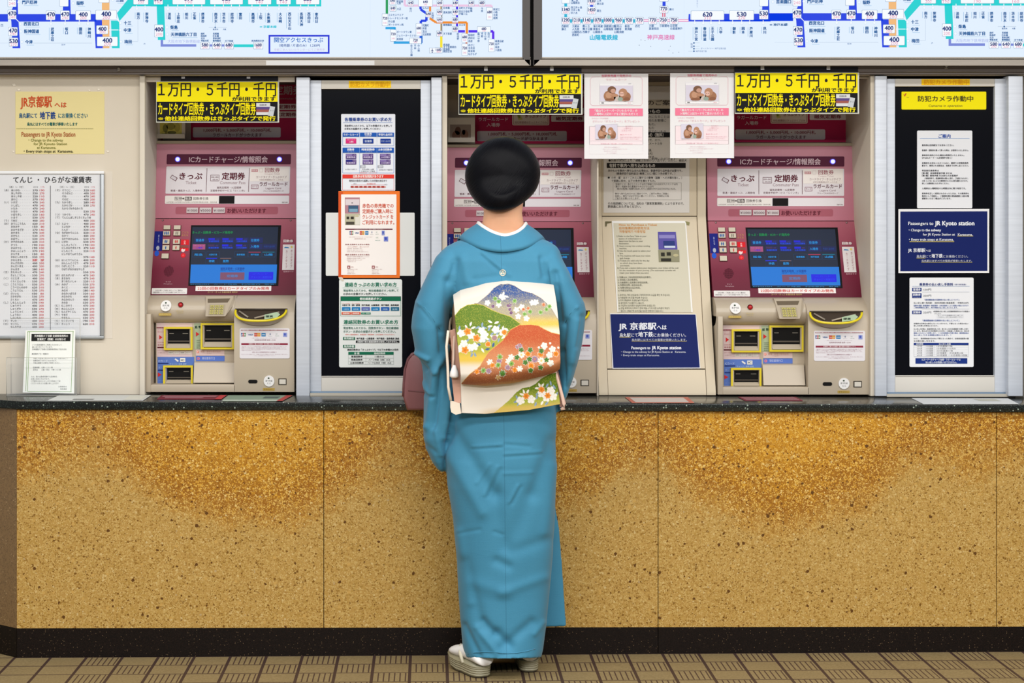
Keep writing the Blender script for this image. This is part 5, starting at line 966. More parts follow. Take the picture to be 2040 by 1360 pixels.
d.lines(['1) 승차하는 역의 운임표에서 목적지까지의 요금을 확인 해 주십시오.', '2) 자동발매기에 돈을 투입해 주십시오.', '3) 터치 패널에서 요금을 눌러 주십시오.', '4) 승차권과 거스름돈이 나옵니다.', '5) 구입하신 승차권은 당일에 한하여 유효합니다.', '6) 만일 목적지에 도착하기 전에 역을 나가게 되면 승차권이 무효가', '　됩니다. (개찰구에 승차권을 넣으면 반환되지 않습니다.)'], 136, 850, 15.6, 13, '#55584a', 5, 11.0)
d.mp = m0
d.P([(386, 478), (492, 478), (502, 582), (390, 582)], '#5a52a0', 5); d.P([(392, 496), (486, 496), (488, 516), (394, 516)], '#8a84c0', 6); d.P([(418, 532), (484, 532), (490, 572), (420, 572)], '#2a3a78', 6); d.P([(424, 560), (488, 560), (489, 572), (425, 572)], '#c8d4e8', 7); d.P([(388, 584), (512, 584), (514, 656), (392, 656)], '#8f8c72', 5)
for a, c, e, g in ((404, 600, 426, 622), (438, 598, 462, 618), (404, 634, 464, 652)): d.P([(a, c), (e, c), (e + 1, g), (a + 1, g)], '#2c2a22', 6)
d.E(492, 616, 16, 8, '#b8b08a', 6); d.P([(76, 416), (112, 416), (112, 424), (88, 428), (84, 446), (77, 446)], '#6a6448', 2); d.P([(546, 414), (574, 422), (570, 440), (556, 436)], '#8a865c', 2)
tag(d.obj('notice_sheet'), 'pale ticket purchase instructions with small machine picture on the sloping cream unit', 'notice')
def navy_sign(d, q4, inset, l):
    fr_ = [d.mp(x, y, l) for x, y in q4]; bk = [d.mp(x, y, -1) for x, y in q4]
    d.b.add(fr_ + bk, [(3, 2, 1, 0), (4, 5, 6, 7)] + [(i, (i + 1) % 4, 4 + (i + 1) % 4, 4 + i) for i in range(4)], mat('#e4e4e6')); d.P(list(inset), '#0b1c5c', l + 1)
d = Dr(sub(UN_SL, 1180, 300, 2.957)); navy_sign(d, ((104, 958), (612, 962), (637, 1282), (118, 1284)), ((106, 963), (608, 965), (633, 1277), (124, 1279)), 4)
WT = '#dfe2ea'
d.T('JR 京都駅', 154, 378, 1034, 46, WT, 6, .025); d.T('へは', 380, 438, 1040, 32, WT, 6, .02); d.T('烏丸駅', 160, 225, 1086, 25, WT, 6, .01); d.T('にて', 228, 268, 1086, 25, WT, 6); d.T('地下鉄', 270, 358, 1082, 33, WT, 6, .02); d.T('にお乗換ください。', 360, 552, 1086, 25, WT, 6); d.R(160, 1097, 226, 1100, '#b8a85a', 6)
d.T('烏丸駅にはすべての電車が停車いたします。', 232, 556, 1114, 16, '#c9cdd8', 6); d.R(232, 1121, 556, 1123, '#b8a85a', 6); d.T('Passengers to', 230, 342, 1160, 24, WT, 6, .02); d.T('JR Kyoto station', 350, 524, 1159, 27, WT, 6, .03)
d.T('・Change to the subway for JR Kyoto Station at   Karasuma.', 170, 552, 1184, 16, '#c9cdd8', 6, .01); d.T('・Every train stops at Karasuma.', 170, 396, 1204, 16, '#c9cdd8', 6, .01)
tag(d.obj('navy_sign'), 'navy Kyoto station sign on the cream unit, Japanese heading first', 'sign', 'navy Kyoto station signs')

# ---- notices on the right dark window
d = Dr(flat(6.2565)); d.slab(1836, 157.5, 1932, 169.5, '#ffd01a', .0015); d.T('防犯カメラ作動中', 1841, 1930, 163.5, 11, '#eea816', 2, .01); tag(d.obj('tape_label'), 'orange yellow tape label on the white top rail of the right dark window', 'label', 'yellow camera labels')
d = Dr(sub(flat(GL), 1720, 110, 4.3875)); d.slab(334, 318, 1074, 474, '#f4e600', .0025, 8); d.T('防犯カメラ作動中', 477, 960, 380, 54, '#3a3620', 2, .008); d.T('Cameras in operation', 570, 866, 440, 28, '#6a6430', 2); d.P([(350, 340), (362, 346), (366, 334), (378, 332), (370, 350), (362, 362)], '#c85a2a', 2); d.T('HHR', 378, 398, 368, 9, '#6a6430', 2)
tag(d.obj('camera_sign'), 'bright yellow security camera sign at the top of the right dark window', 'sign')
d = Dr(sub(flat(GL), 1720, 110, 4.3875)); d.slab(470, 658, 952, 1336, '#dfe1e6', .0025, 10); d.T('ご案内', 656, 762, 706, 36, '#1a4aa8', 2, .015); d.R(494, 725, 928, 728, '#6a96d0', 2); K2 = '#3e3e46'
for y, x1, t in ((786, 792, '乗車券は目的駅までお求めください。'), (830, 920, '普通券・回数券を誤って買った時は、お取替えいたしません。'), (874, 884, '乗車券を紛失された場合は再発行いたしません。'), (896, 776, '（PiTaPaカード・IC定期券を除く）'), (942, 918, '定期券をお求めいただくために、最寄りの定期券発売'), (964, 920, '駅まで、乗車される駅名は、係員までお申し出ください。'), (1008, 660, '特別割引乗車券は'), (1030, 776, '［第1種］身体障害者手帳 または'), (1052, 826, '［第1種］療育手帳 をお持ちのお客様が'), (1075, 916, '　介護者同伴で、普通乗車券の購入に限り、ご利用になれます。'), (1097, 914, '小児（こども）はこどもの乗車券からさらに割引運賃となります。'), (1120, 750, '詳しくは駅係員におたずねください。'), (1163, 896, '入場券は入場時刻から2時間以内に限り有効です。'), (1207, 922, '乗車券を正しく使用されなかったときは、その乗車券を'), (1230, 922, '無効として回収し、ご乗車区間の普通運賃と2倍の増'), (1252, 768, '運賃をいただく場合がございます。')): d.T(t, 512 + (22 if t[0] == '　' else 0), x1, y, 17, K2, 2, .012)
tag(d.obj('notice_board'), 'white guidance board with short blue heading on the right dark window', 'notice', 'white boards on the right dark window')
d = Dr(sub(flat(GL - .0015), 1780, 400, 8.5)); navy_sign(d, ((85, 140), (1622, 136), (1614, 1220), (88, 1224)), ((116, 180), (1590, 176), (1590, 1186), (116, 1192)), 0); d.slab(85, 140, 1620, 1222, '#e4e4e6', .004, l=-.2)
d.T('Passengers to', 250, 676, 378, 78, WT, 3, .012); d.T('JR Kyoto station', 698, 1372, 374, 104, WT, 3, .03); d.T('・Change to', 258, 524, 492, 62, WT, 3, .01); d.T('the subway', 540, 806, 492, 62, WT, 3, .025); d.T('for JR Kyoto Station at', 498, 1040, 566, 58, WT, 3, .01); d.T('Karasuma.', 1090, 1342, 568, 58, WT, 3, .01); d.R(1080, 590, 1350, 600, '#a89a62', 3); d.T('・Every train stops at Karasuma.', 262, 1020, 652, 62, WT, 3, .012); d.R(272, 684, 1028, 696, '#a89a62', 3)
d.T('JR 京都駅', 246, 540, 836, 72, WT, 3, .02); d.T('へは', 546, 632, 842, 48, WT, 3, .01); d.T('烏丸駅', 390, 538, 940, 56, '#c8ccd8', 3, .008); d.T('にて', 546, 636, 940, 52, '#c8ccd8', 3); d.T('地下鉄', 644, 832, 932, 76, WT, 3, .02); d.T('にお乗換ください。', 840, 1262, 940, 52, '#c8ccd8', 3); d.R(388, 966, 540, 973, '#a89a62', 3); d.T('烏丸駅にはすべての電車が停車いたします。', 474, 1330, 1016, 42, '#c0c4d2', 3, .005); d.R(472, 1036, 1334, 1042, '#a89a62', 3)
tag(d.obj('navy_sign'), 'white framed navy Kyoto station sign on the right dark window, English heading first', 'sign', 'navy Kyoto station signs')
d = Dr(sub(flat(GL), 1790, 545, 6.976)); d.slab(154, 54, 1044, 1296, '#e2e4e8', .0025, 18); NV = '#14307c'
d.T('乗車券の払い戻し手数料', 290, 760, 148, 40, NV, 2, .018); d.T('（発行駅毎額）', 778, 940, 150, 24, NV, 2); d.R(192, 172, 988, 176, '#8aa8d0', 2)
for y, h, t, p in ((220, 46, '普通券', '150円'), (304, 66, '回数券', '220円'), (537, 46, '定期券', '220円')): d.R(190, y - h / 2, 320, y + h / 2, NV, 2); d.T(t, 202, 308, y - (10 if h > 50 else 0), 34, '#e8ecf4', 3, .02); d.T(p, 344, 454, y, 34, '#5a5e6a', 2)
d.T('カードタイプ', 210, 300, 328, 14, '#e8ecf4', 3); d.R(330, 253, 984, 256, '#b0b8c8', 2); d.R(330, 488, 984, 491, '#b0b8c8', 2)
d.T('「使用開始後の回数券の払い戻しについて」', 362, 846, 362, 26, '#3a5aa0', 2, .01); d.T('払い戻し額＝発売額−（使用済回数×普通運賃）−手数料220円', 212, 972, 405, 24, '#4a4e58', 2, .01); d.T('回数券の種類（普通回数券・時差回数券・土休日回数券）によりお取扱いが異なりますので', 212, 972, 443, 23, '#4a66a8', 2, .01); d.T('ご使用期間内に限り、残り枚数の払い戻しをいたします。', 212, 824, 471, 23, '#4a66a8', 2, .01)
d.T('※定期券の払い戻しは定期券発売所のみでお取扱い', 484, 988, 524, 22, '#4a4e58', 2, .01); d.T('いたします。', 500, 594, 554, 22, '#4a4e58', 2); d.O(536, 568, 904, 614, 2, '#c8ccd4', 2); d.T('なくされた定期券の払い戻しは', 548, 892, 580, 18, '#6a6e78', 2); d.T('できません。必ずご本人がお持ちください', 548, 892, 602, 18, '#6a6e78', 2)
d.T('「通用開始後の定期券の払い戻しについて」', 334, 846, 650, 26, '#3a5aa0', 2, .01)
for y, x1, t in ((692, 972, '定期券は月単位の割引になっていますので、不要となった場合の払い'), (722, 550, '戻しの計算も月単位になります。'), (768, 968, '払い戻しの計算は、経過月数を差し引き、使い切った月を普通運賃で計算した残り'), (796, 978, 'とします。例えば六か月定期券を三か月と一日経過した場合には、四か月'), (824, 976, '経過したものとして計算します。（一か月定期券の不要の場合、通用開始後は'), (852, 730, '払い戻しできる期間は限られます。）'), (900, 976, 'ただし、通用開始後7日以内に不要となった場合で、往復普通運賃の額'), (934, 510, 'を日数分差し引きます。')): d.T(t, 212, x1, y, 23, '#4a4e58' if y not in (824, 852) else '#4a66a8', 2, .01)
d.R(212, 962, 974, 992, NV, 2); d.T('通用期間', 242, 342, 977, 24, '#e0e6f0', 3, .015); d.T('払い戻し金額', 560, 726, 977, 24, '#e0e6f0', 3, .015); d.O(212, 992, 974, 1152, 2, '#9aa0ac', 2)
for i in range(5): y = 1008 + i * 31.5; d.T('%dか月' % (1, 3, 3, 6, 6)[i], 258, 326, y, 26, '#7a7a80', 2); d.T('1か月運賃', 384, 482, y, 26, '#7a7a80', 2); d.T(('1か月運賃×1倍', '1か月運賃＋1か月分', '3か月運賃×1倍', '3か月運賃・1か月運賃×2倍', '3か月運賃・1か月運賃×2倍額')[i], 530, (750, 796, 754, 900, 956)[i], y, 26, '#7a7a80', 2); d.R(212, y + 15, 974, y + 16.5, '#c4c8d0', 2)
for x in (368, 500): d.R(x, 992, x + 2, 1152, '#c4c8d0', 2)
d.R(236, 1174, 956, 1250, NV, 2); d.T('ICカードへのチャージ金額・ラガールカードは', 324, 862, 1194, 30, '#e0e6f0', 3, .015); d.T('払い戻しのお取扱いはできません。', 376, 812, 1230, 30, '#e0e6f0', 3, .015)
tag(d.obj('notice_board'), 'white fee table board, lowest notice on the right dark window', 'notice', 'white boards on the right dark window')

# ---- papers taped flat on the worktop
def paper(pts, c, label, draw=None, nm='paper_sheet'):
    cx = sum(p[0] for p in pts) / 4; zh = ctop(xx(cx, 6.1)) + .0019
    d = Dr(level(zh)); d.quad(pts, c, .0009)
    if draw: draw(d)
    o = d.obj(nm); tag(o, label, 'paper', 'papers lying on the dark worktop'); return o
bil = lambda pts: (lambda u, v: tuple((pts[0][k] * (1 - u) + pts[1][k] * u) * (1 - v) + (pts[3][k] * (1 - u) + pts[2][k] * u) * v for k in (0, 1)))
P1 = [(119, 786.5), (301, 786.5), (285, 797.2), (95, 797.2)]
def d1(d): q = bil(P1); d.P([q(.78, .1), q(.97, .1), q(.97, .9), q(.78, .9)], '#cfcfc4', 1); d.P([q(.24, .7), q(.46, .7), q(.46, .85), q(.24, .85)], '#6a6a68', 1)
paper(P1, '#c9cbc8', 'white paper on the worktop below the cream wall', d1)
P2 = [(322, 786.5), (452, 786.5), (440, 795), (312, 795)]
def d2(d): q = bil(P2); d.P([q(.9, 0), q(1, 0), q(1, 1), q(.9, 1)], '#b8323a', 1); d.P([q(.05, .15), q(.88, .15), q(.86, .4), q(.03, .4)], '#a06a74', 1); d.P([q(.1, .55), q(.7, .55), q(.68, .7), q(.1, .7)], '#b08088', 1)
paper(P2, '#6e1a2e', 'maroon paper on the worktop under the ticket machine nearest the cream wall', d2)
P3 = [(455, 787), (583, 787), (562, 798.5), (442, 798.5)]
def d3(d): q = bil(P3); d.P([q(.9, 0), q(1, 0), q(1, 1), q(.9, 1)], '#a83a38', 1); d.P([q(.6, .2), q(.84, .2), q(.84, .5), q(.6, .5)], '#4a5a58', 1); d.P([q(.0, .8), q(.9, .8), q(.9, .95), q(.0, .95)], '#c4ccc0', 1)
paper(P3, '#7f9482', 'grey green paper with a red end on the worktop beside the maroon paper', d3)
P4 = [(1245, 790.5), (1370, 790.5), (1383, 802), (1259, 802)]
def d4(d): q = bil(P4); d.P([q(.06, .1), q(.92, .1), q(.93, .9), q(.07, .9)], '#cbbfb6', 1)
paper(P4, '#c0705e', 'pale paper with a reddish border on the worktop below the navy sign', d4)
P5 = [(1470, 790), (1585, 790), (1600, 797.6), (1484, 797.6)]
def d5(d):
    q = bil(P5)
    for i in range(3): d.P([q(.04, .12 + i * .3), q(.96, .12 + i * .3), q(.96, .22 + i * .3), q(.04, .22 + i * .3)], '#b8949a', 1)
paper(P5, '#7c3240', 'thin maroon and white paper under the ticket machine beside the right dark window', d5)
P6 = [(1816, 792.5), (2008, 793), (2029, 804), (1839, 804)]
def d6(d): q = bil(P6); d.P([q(.62, .1), q(.85, .1), q(.87, .5), q(.66, .5)], '#b9b9ae', 1)
paper(P6, '#cdd0d2', 'white paper on the worktop below the right dark service window', d6)

# ---- card holders standing on the machine ledges
def holder(px0, px1, label, monkey, tm):
    Zh = 6.545; x0, x1 = xx(px0, Zh), xx(px1, Zh); zb = tm.location.z + (zz(283, 6.60) - MROOT[2]) * tm.scale.z + .002
    b = B(); zt = zb + .088; rt = empty('card_holder', ((x0 + x1) / 2, Zh - D0, zb)); tag(rt, label, 'card holder', 'clear card holders on the machine ledges')
    b.box(x0, x1, Zh - D0, Zh - D0 + .002, zb, zt, mat('#c9c0b2')); b.box(x0, x1, Zh - D0 - .012, Zh - D0, zb, zb + .016, mat('#b3aa9b', 'g')); b.obj('holder', rt)
    d = Dr(flat(Zh - .001)); k = (px1 - px0); py = 283
    if monkey:
        d.slab(px0 + 4, 248, px1 - 8, 279, '#8a7a70', .001); monkeys_ = [(.3, .7, .2, .3, '#6a4a3c'), (.38, .4, .14, .26, '#5a3c30'), (.7, .65, .18, .32, '#7a5a4a'), (.66, .5, .08, .16, '#a88878')]
        for u, v, ru, rv, c in monkeys_: d.E(px0 + 4 + (k - 12) * u, 248 + 31 * v, (k - 12) * ru, 31 * rv, c, 2)
    else:
        d.slab(px0 + 5, 236, px1 - 7, 271, '#c9bf5a', .001)
        for u, v, ru, rv, c in ((.25, .55, .12, .22, '#7a7a3a'), (.5, .45, .2, .2, '#8f8a3c'), (.8, .5, .13, .25, '#a8a04a'), (.55, .8, .2, .1, '#6a6a34')): d.E(px0 + 5 + (k - 12) * u, 236 + 35 * v, (k - 12) * ru, 35 * rv, c, 2)
        d.T('ご案内', px0 + 9, px0 + 26, 264, 7, '#5a5a2a', 3)
    d.obj('card', rt); return rt
holder(313.5, 369, 'clear holder with a yellow card on the ledge beside the cream wall', False, tm1)
holder(892.5, 946, "clear holder with a brown picture card on the ledge by the person's head", True, tm2)
# ================================================================ the person in the kimono
PX = lambda px, Z: xx(px, Z)
per = empty('person', W(1000, 1345, 5.80)); tag(per, 'person seen from behind in a blue kimono with a flower painted cream obi', 'person')
NR = 56
def ring(y, xl, xr, Zc, bk, fr=None, n=2.3, tiltz=0.0):
    """horizontal closed section: photo row and silhouette edges at depth Zc, bk/fr half depths behind (camera side) and in front"""
    fr = bk if fr is None else fr; X0, X1 = xx(xl, Zc), xx(xr, Zc); c, a = (X0 + X1) / 2, (X1 - X0) / 2; z = zz(y, Zc); o = []
    for k in range(NR):
        t = 2 * math.pi * k / NR; cs, sn = math.cos(t), math.sin(t); e = 2 / n
        u = math.copysign(abs(cs) ** e, cs); v = math.copysign(abs(sn) ** e, sn); b = fr if v > 0 else bk
        o.append((c + a * u, Zc - D0 + b * v, z + (-v * tiltz)))
    return o
def solid(rings, vox, iters=2, name='tmp', sm=.5):
    """union of closed lofts into one smooth skin"""
    b = B()
    for r in rings: b.loft(r, mat('#808080'))
    o = b.obj(name, loc=(0, 0, 0))
    bm = bmesh.new(); bm.from_mesh(o.data); bmesh.ops.triangulate(bm, faces=bm.faces[:]); bmesh.ops.recalc_face_normals(bm, faces=bm.faces[:]); bm.to_mesh(o.data); bm.free()
    m = o.modifiers.new('r', 'REMESH'); m.mode = 'VOXEL'; m.voxel_size = vox
    if iters: q = o.modifiers.new('s', 'SMOOTH'); q.factor = sm; q.iterations = iters
    bpy.context.view_layer.update()
    me = bpy.data.meshes.new_from_object(o.evaluated_get(bpy.context.evaluated_depsgraph_get())); bpy.data.objects.remove(o)
    return me
def part(name, me, m, parent=per, shade=True):
    L = parent.matrix_world.translation
    me.transform(Matrix.Translation(-L)); me.materials.clear()
    for q in (m if isinstance(m, list) else [m]): me.materials.append(q)
    if shade: me.polygons.foreach_set('use_smooth', [True] * len(me.polygons))
    o = bpy.data.objects.new(name, me); COL.objects.link(o); o.parent = parent; o.matrix_world = Matrix.Translation(L); return o

# ---- materials
def kimono_mat():
    n = NT('blue_crepe'); x, y, z = n.xyz()
    col = n.mix(n.noi(9.0, 3.0), '#337594', '#3d82a1')
    col = n.mix(n.M('MULTIPLY', n.ramp(n.noi(1400.0, 1.0), [(0.35, 0.0), (0.65, 1.0)]), 0.35), col, '#4a8fac')
    sx = n.M('MULTIPLY_ADD', n.M('SUBTRACT', 0.9, z), 0.0145, xx(1002.5, 5.62) - per.location.x)       # centre back seam
    seam = n.M('LESS_THAN', n.M('ABSOLUTE', n.M('SUBTRACT', x, sx)), 0.0009); seam = n.M('MULTIPLY', seam, n.M('LESS_THAN', y, -0.05))
    col = n.mix(n.M('MULTIPLY', seam, 0.45), col, '#1f4f68')
    v = n.comb(n.M('MULTIPLY', x, 5.0), n.M('MULTIPLY', y, 5.0), n.M('MULTIPLY', z, 26.0))
    wr = n.ramp(n.noi(1.3, 2.0, v), [(0.46, 0.0), (0.5, 1.0), (0.54, 0.0)])
    h = n.M('ADD', n.M('MULTIPLY', n.noi(700.0, 2.0), 0.25), n.M('MULTIPLY', wr, n.M('MULTIPLY', n.M('LESS_THAN', z, 0.72), 0.10)))
    n.bump(h, 0.35, 0.0022)
    m = n.done(col, 0.68, 0.25); n.b.inputs['Sheen Weight'].default_value = 0.12; n.b.inputs['Sheen Roughness'].default_value = 0.5
    return m
M_KIM = kimono_mat()
M_SKIN = NT('warm_skin'); M_SKIN.b.inputs['Subsurface Weight'].default_value = 0.12; M_SKIN.b.inputs['Subsurface Scale'].default_value = 0.01
M_SKIN = M_SKIN.done(M_SKIN.mix(M_SKIN.noi(30.0, 3.0), '#dca480', '#e6b290'), 0.5, 0.35)
def hair_mat():
    n = NT('black_hair'); x, y, z = n.xyz()
    a = n.M('ADD', n.M('MULTIPLY', x, 1.0), n.M('MULTIPLY', z, -0.75)); b_ = n.M('ADD', n.M('MULTIPLY', x, 0.75), z)
    wv = n.M('MULTIPLY', n.noi(5.0, 2.0), 0.05)
    v = n.comb(n.M('MULTIPLY', n.M('ADD', a, wv), 420.0), n.M('MULTIPLY', y, 16.0), n.M('MULTIPLY', b_, 14.0))
    st = n.noi(1.0, 3.0, v)
    col = n.mix(st, '#040406', '#0c0c12'); n.bump(st, 0.6, 0.002)
    m = n.done(col, 0.36, 0.09); n.b.inputs['Anisotropic'].default_value = 0.5; return m
M_HAIR = hair_mat()
M_WHITE = mat('#e6e4e2', 'f')

# ---- body: one continuous skin from head to feet (most of it under the robe)
def limb(pts, rs, n=14):
    rings = []; P = [Vector(p) for p in pts]
    for i, p in enumerate(P):
        d = (P[min(i + 1, len(P) - 1)] - P[max(i - 1, 0)]).normalized(); up = Vector((0, 0, 1)) if abs(d.z) < .9 else Vector((0, 1, 0))
        a = d.cross(up).normalized(); c = d.cross(a); r = rs[i]; ra, rc = r if isinstance(r, tuple) else (r, r)
        rings.append([tuple(p + a * math.cos(t) * ra + c * math.sin(t) * rc) for t in [2 * math.pi * k / n for k in range(n)]])
    return rings
def hand(w, f, side, up):
    """palm and five bent fingers; w wrist, f forward, side = thumb side, up = back of the hand"""
    w, f, s_, u = Vector(w), Vector(f).normalized(), Vector(side).normalized(), Vector(up).normalized(); o = []
    o.append(limb([w - f * .01, w + f * .03, w + f * .065, w + f * .085], [(.020, .015), (.031, .014), (.036, .013), (.034, .010)]))
    for k, (off, ln) in enumerate(((.026, .066), (.009, .074), (-.009, .069), (-.026, .054))):
        b0 = w + f * .078 + s_ * off; p1 = b0 + f * ln * .45 - u * .004; p2 = p1 + (f * .8 - u * .6).normalized() * ln * .32; p3 = p2 + (f * .5 - u * .86).normalized() * ln * .23
        o.append(limb([b0, p1, p2, p3], [.0088, .0082, .0075, .006], 10))
    t0 = w + f * .02 + s_ * .024; t1 = t0 + (f * .7 + s_ * .6 - u * .2).normalized() * .036; t2 = t1 + (f * .95 + s_ * .1 - u * .3).normalized() * .030
    o.append(limb([t0 - s_ * .008, t0, t1, t2], [.011, .012, .0095, .007], 10)); return o
lofts = []
nk = [ring(y, xl, xr, Z, b, n=2.0) for y, xl, xr, Z, b in ((378, 955, 1046, 5.76, .072), (400, 960, 1043, 5.752, .060), (424, 964, 1040, 5.742, .056), (443, 961, 1043, 5.742, .054), (460, 954, 1050, 5.745, .054), (482, 930, 1076, 5.745, .058), (505, 898, 1105, 5.73, .085), (560, 905, 1105, 5.735, .10), (640, 915, 1098, 5.745, .095), (760, 905, 1100, 5.75, .10), (850, 905, 1095, 5.755, .11), (900, 915, 1090, 5.755, .10))]
lofts.append(nk)
hc = W(1003, 352, 5.772)                                               # head: skull, face on the far side, slightly bowed
def head_pt(th, ph):                                                    # th from top, ph around (pi/2 = face)
    X, Y, Z = .075 * math.sin(th) * math.cos(ph), .095 * math.sin(th) * math.sin(ph), .115 * math.cos(th)
    if Z < 0 and Y > 0: X *= 1 - .35 * (-Z / .115) ** 1.5; Y *= 1 + .05 * (-Z / .115)
    if Y < 0 and Z < -.03: Y *= 1 - 1.6 * (-Z - .03)
    return (hc[0] + X, hc[1] + Y, hc[2] + Z - .010 * (Y / .095))
lofts.append([[head_pt(max(.06, min(math.pi - .06, math.pi * i / 16)), 2 * math.pi * k / 28) for k in range(28)] for i in range(17)])
fz = lambda dx, dy, dz: (hc[0] + dx, hc[1] + dy, hc[2] + dz)
lofts.append(limb([fz(0, .088, .012), fz(0, .105, -.020), fz(0, .112, -.034), fz(0, .094, -.042)], [.006, .010, .012, .010], 12))      # nose
for sx in (-1, 1):
    lofts.append(limb([fz(sx * .074, -.004, .016), fz(sx * .083, -.014, .004), fz(sx * .081, -.012, -.018), fz(sx * .074, -.002, -.030)], [(.006, .012), (.007, .016), (.006, .013), (.004, .006)], 10))   # ears
lofts.append(limb([fz(-.024, .082, -.062), fz(0, .094, -.060), fz(.024, .082, -.062)], [.004, .007, .004], 10))                        # lips
SHL, ELL, WRL = W(902, 525, 5.735), W(862, 690, 5.755), W(866, 668, 5.915)
SHR, ELR, WRR = W(1096, 525, 5.735), W(1126, 655, 5.76), W(1108, 716, 5.95)
for a, e, w in ((SHL, ELL, WRL), (SHR, ELR, WRR)):
    a, e, w = Vector(a), Vector(e), Vector(w)
    lofts.append(limb([a, a.lerp(e, .5), e, e.lerp(w, .3), w], [.040, .036, .031, .033, .022]))
lofts += hand(WRL, (.25, .8, -.45), (.95, -.2, .1), (0, .45, .9)); lofts += hand(WRR, (-.3, .95, .05), (-.9, -.25, 0), (0, -.1, 1))
HIPL, HIPR = W(958, 880, 5.76), W(1044, 880, 5.76)
KNL, KNR = W(962, 1100, 5.775), W(1046, 1100, 5.775)
ANL, ANR = (xx(958, 5.78), -.235, .105), (xx(1053, 5.79), -.175, .105)
for h, k, a in ((HIPL, KNL, ANL), (HIPR, KNR, ANR)):
    h, k, a = Vector(h), Vector(k), Vector(a)
    lofts.append(limb([h + Vector((0, 0, .05)), h.lerp(k, .4), k, k.lerp(a, .3), a, a - Vector((0, 0, .03))], [.080, .074, .052, .050, .034, .034]))
part('body', solid(lofts, .004, 3, sm=.4), M_SKIN)
for sx in (-1, 1):
    b = B(); e = fz(sx * .030, .083, .004); b.ball(e, .0125, .008, .0065, mat('#e9e4de', 'g'), 14, 8); b.ball((e[0], e[1] + .006, e[2]), .0055, .003, .0055, mat('#1a100a', 'g'), 12, 6)
    b.tube([fz(sx * .016, .092, .024), fz(sx * .032, .088, .029), fz(sx * .048, .074, .024)], .0022, mat('#1a1412'), 6); b.obj('eye', per)
b = B(); b.tube([fz(-.022, .085, -.0615), fz(-.008, .0985, -.0585), fz(0, .1, -.0605), fz(.008, .0985, -.0585), fz(.022, .085, -.0615)], [.002, .0042, .004, .0042, .002], mat('#a8504a', 'g'), 8); b.obj('lips', per)

# ---- hair: full rounded set, swept up from the nape and rolled under at the sides
cont = [(997.6, 272), (957, 287), (935, 318), (926.5, 347), (931.5, 375), (948, 402.6), (968, 419), (990, 424), (1009, 422), (1027, 411), (1049, 397), (1069, 377), (1077.6, 347), (1073, 320), (1056.5, 296), (1032.6, 277.6)]
HZ = 5.745; hcx, hcy = 1002, 349
pol = sorted([(math.atan2(hcy - y, x - hcx), math.hypot(x - hcx, y - hcy)) for x, y in cont])
def rad(t):
    t = (t + math.pi) % (2 * math.pi) - math.pi; P = [(pol[-1][0] - 2 * math.pi, pol[-1][1])] + pol + [(pol[0][0] + 2 * math.pi, pol[0][1])]
    for (a, r), (c, q) in zip(P[:-1], P[1:]):
        if a <= t <= c: return r + (q - r) * (t - a) / (c - a)
    return 75
def rads(t): return sum(rad(t + d) for d in (-.2, -.1, 0, .1, .2)) / 5
rings = []; K = 80; NI = 30
for i in range(NI + 1):                                     # from the back (towards the camera) to the hairline round the face
    s_ = i / NI; ang = s_ * math.pi * .66; r = math.sin(ang) if ang > 0 else 0; r = max(r, .015); dy = -math.cos(ang) * .098
    rings.append([])
    for k in range(K):
        t = 2 * math.pi * k / K; q = rads(t) * r
        wave = 1 + .006 * math.sin(t * 3 + s_ * 6)
        lift = .018 * math.sin(ang) * (1 if math.sin(t) < -.2 else 0) * 0
        X, Y, Z = W(hcx + q * math.cos(t) * wave, hcy - q * math.sin(t) * wave, HZ)
        bulge = .012 * math.exp(-((t - 4.4) / .7) ** 2) + .010 * math.exp(-((t - 1.9) / .9) ** 2)
        rings[-1].append((X, HZ - D0 + dy + .015 - bulge * math.sin(ang) - .075 * max(0, -math.sin(t)) ** 2 * r * (1 if s_ > .3 else s_ / .3), Z))
b = B(); b.loft(rings, M_HAIR); b.obj('hair', per)

# ---- kimono: trunk, skirt and both hanging sleeves in one cloth surface
TR = [(476, 921, 1083, 5.735, .060), (483, 904, 1097, 5.728, .074), (491, 889, 1109, 5.722, .084), (500, 880, 1115, 5.72, .090), (520, 872, 1122, 5.718, .102), (560, 888, 1110, 5.715, .112), (620, 905, 1105, 5.715, .116), (700, 905, 1104, 5.72, .115), (780, 897, 1106, 5.73, .122), (830, 891, 1108, 5.735, .135), (870, 888, 1108.5, 5.738, .142), (915, 887, 1108, 5.742, .144), (965, 891, 1106, 5.747, .142), (1030, 902, 1104.5, 5.752, .134), (1100, 909, 1101, 5.758, .127), (1180, 913, 1094, 5.765, .120), (1240, 917.5, 1088, 5.77, .121), (1290, 922, 1082, 5.775, .128), (1308, 925.5, 1078, 5.778, .136)]
trunk = [ring(y, a, c, Z, bk, min(bk, .125), 2.5, tiltz=.026 if y > 1300 else (.010 if y > 1280 else 0)) for y, a, c, Z, bk in TR]
SL = [(497, 882, 935, 5.722, .060), (512, 868, 930, 5.72, .075), (543, 853, 925, 5.715, .088), (575, 838, 915, 5.715, .094), (600, 827, 905, 5.716, .098), (628, 821.5, 899, 5.718, .102), (652, 819, 896, 5.722, .106), (684, 825, 895, 5.735, .112), (707, 828, 895, 5.748, .118), (716, 834, 896, 5.752, .118), (740, 842, 900, 5.765, .122), (770, 844, 907, 5.772, .124), (800, 844.5, 914, 5.775, .124), (832, 844, 914, 5.776, .122), (868, 844, 900, 5.777, .116), (892, 849, 894, 5.778, .106), (915, 859, 889, 5.779, .092), (930, 869, 887, 5.78, .074), (936, 876, 885, 5.78, .05)]
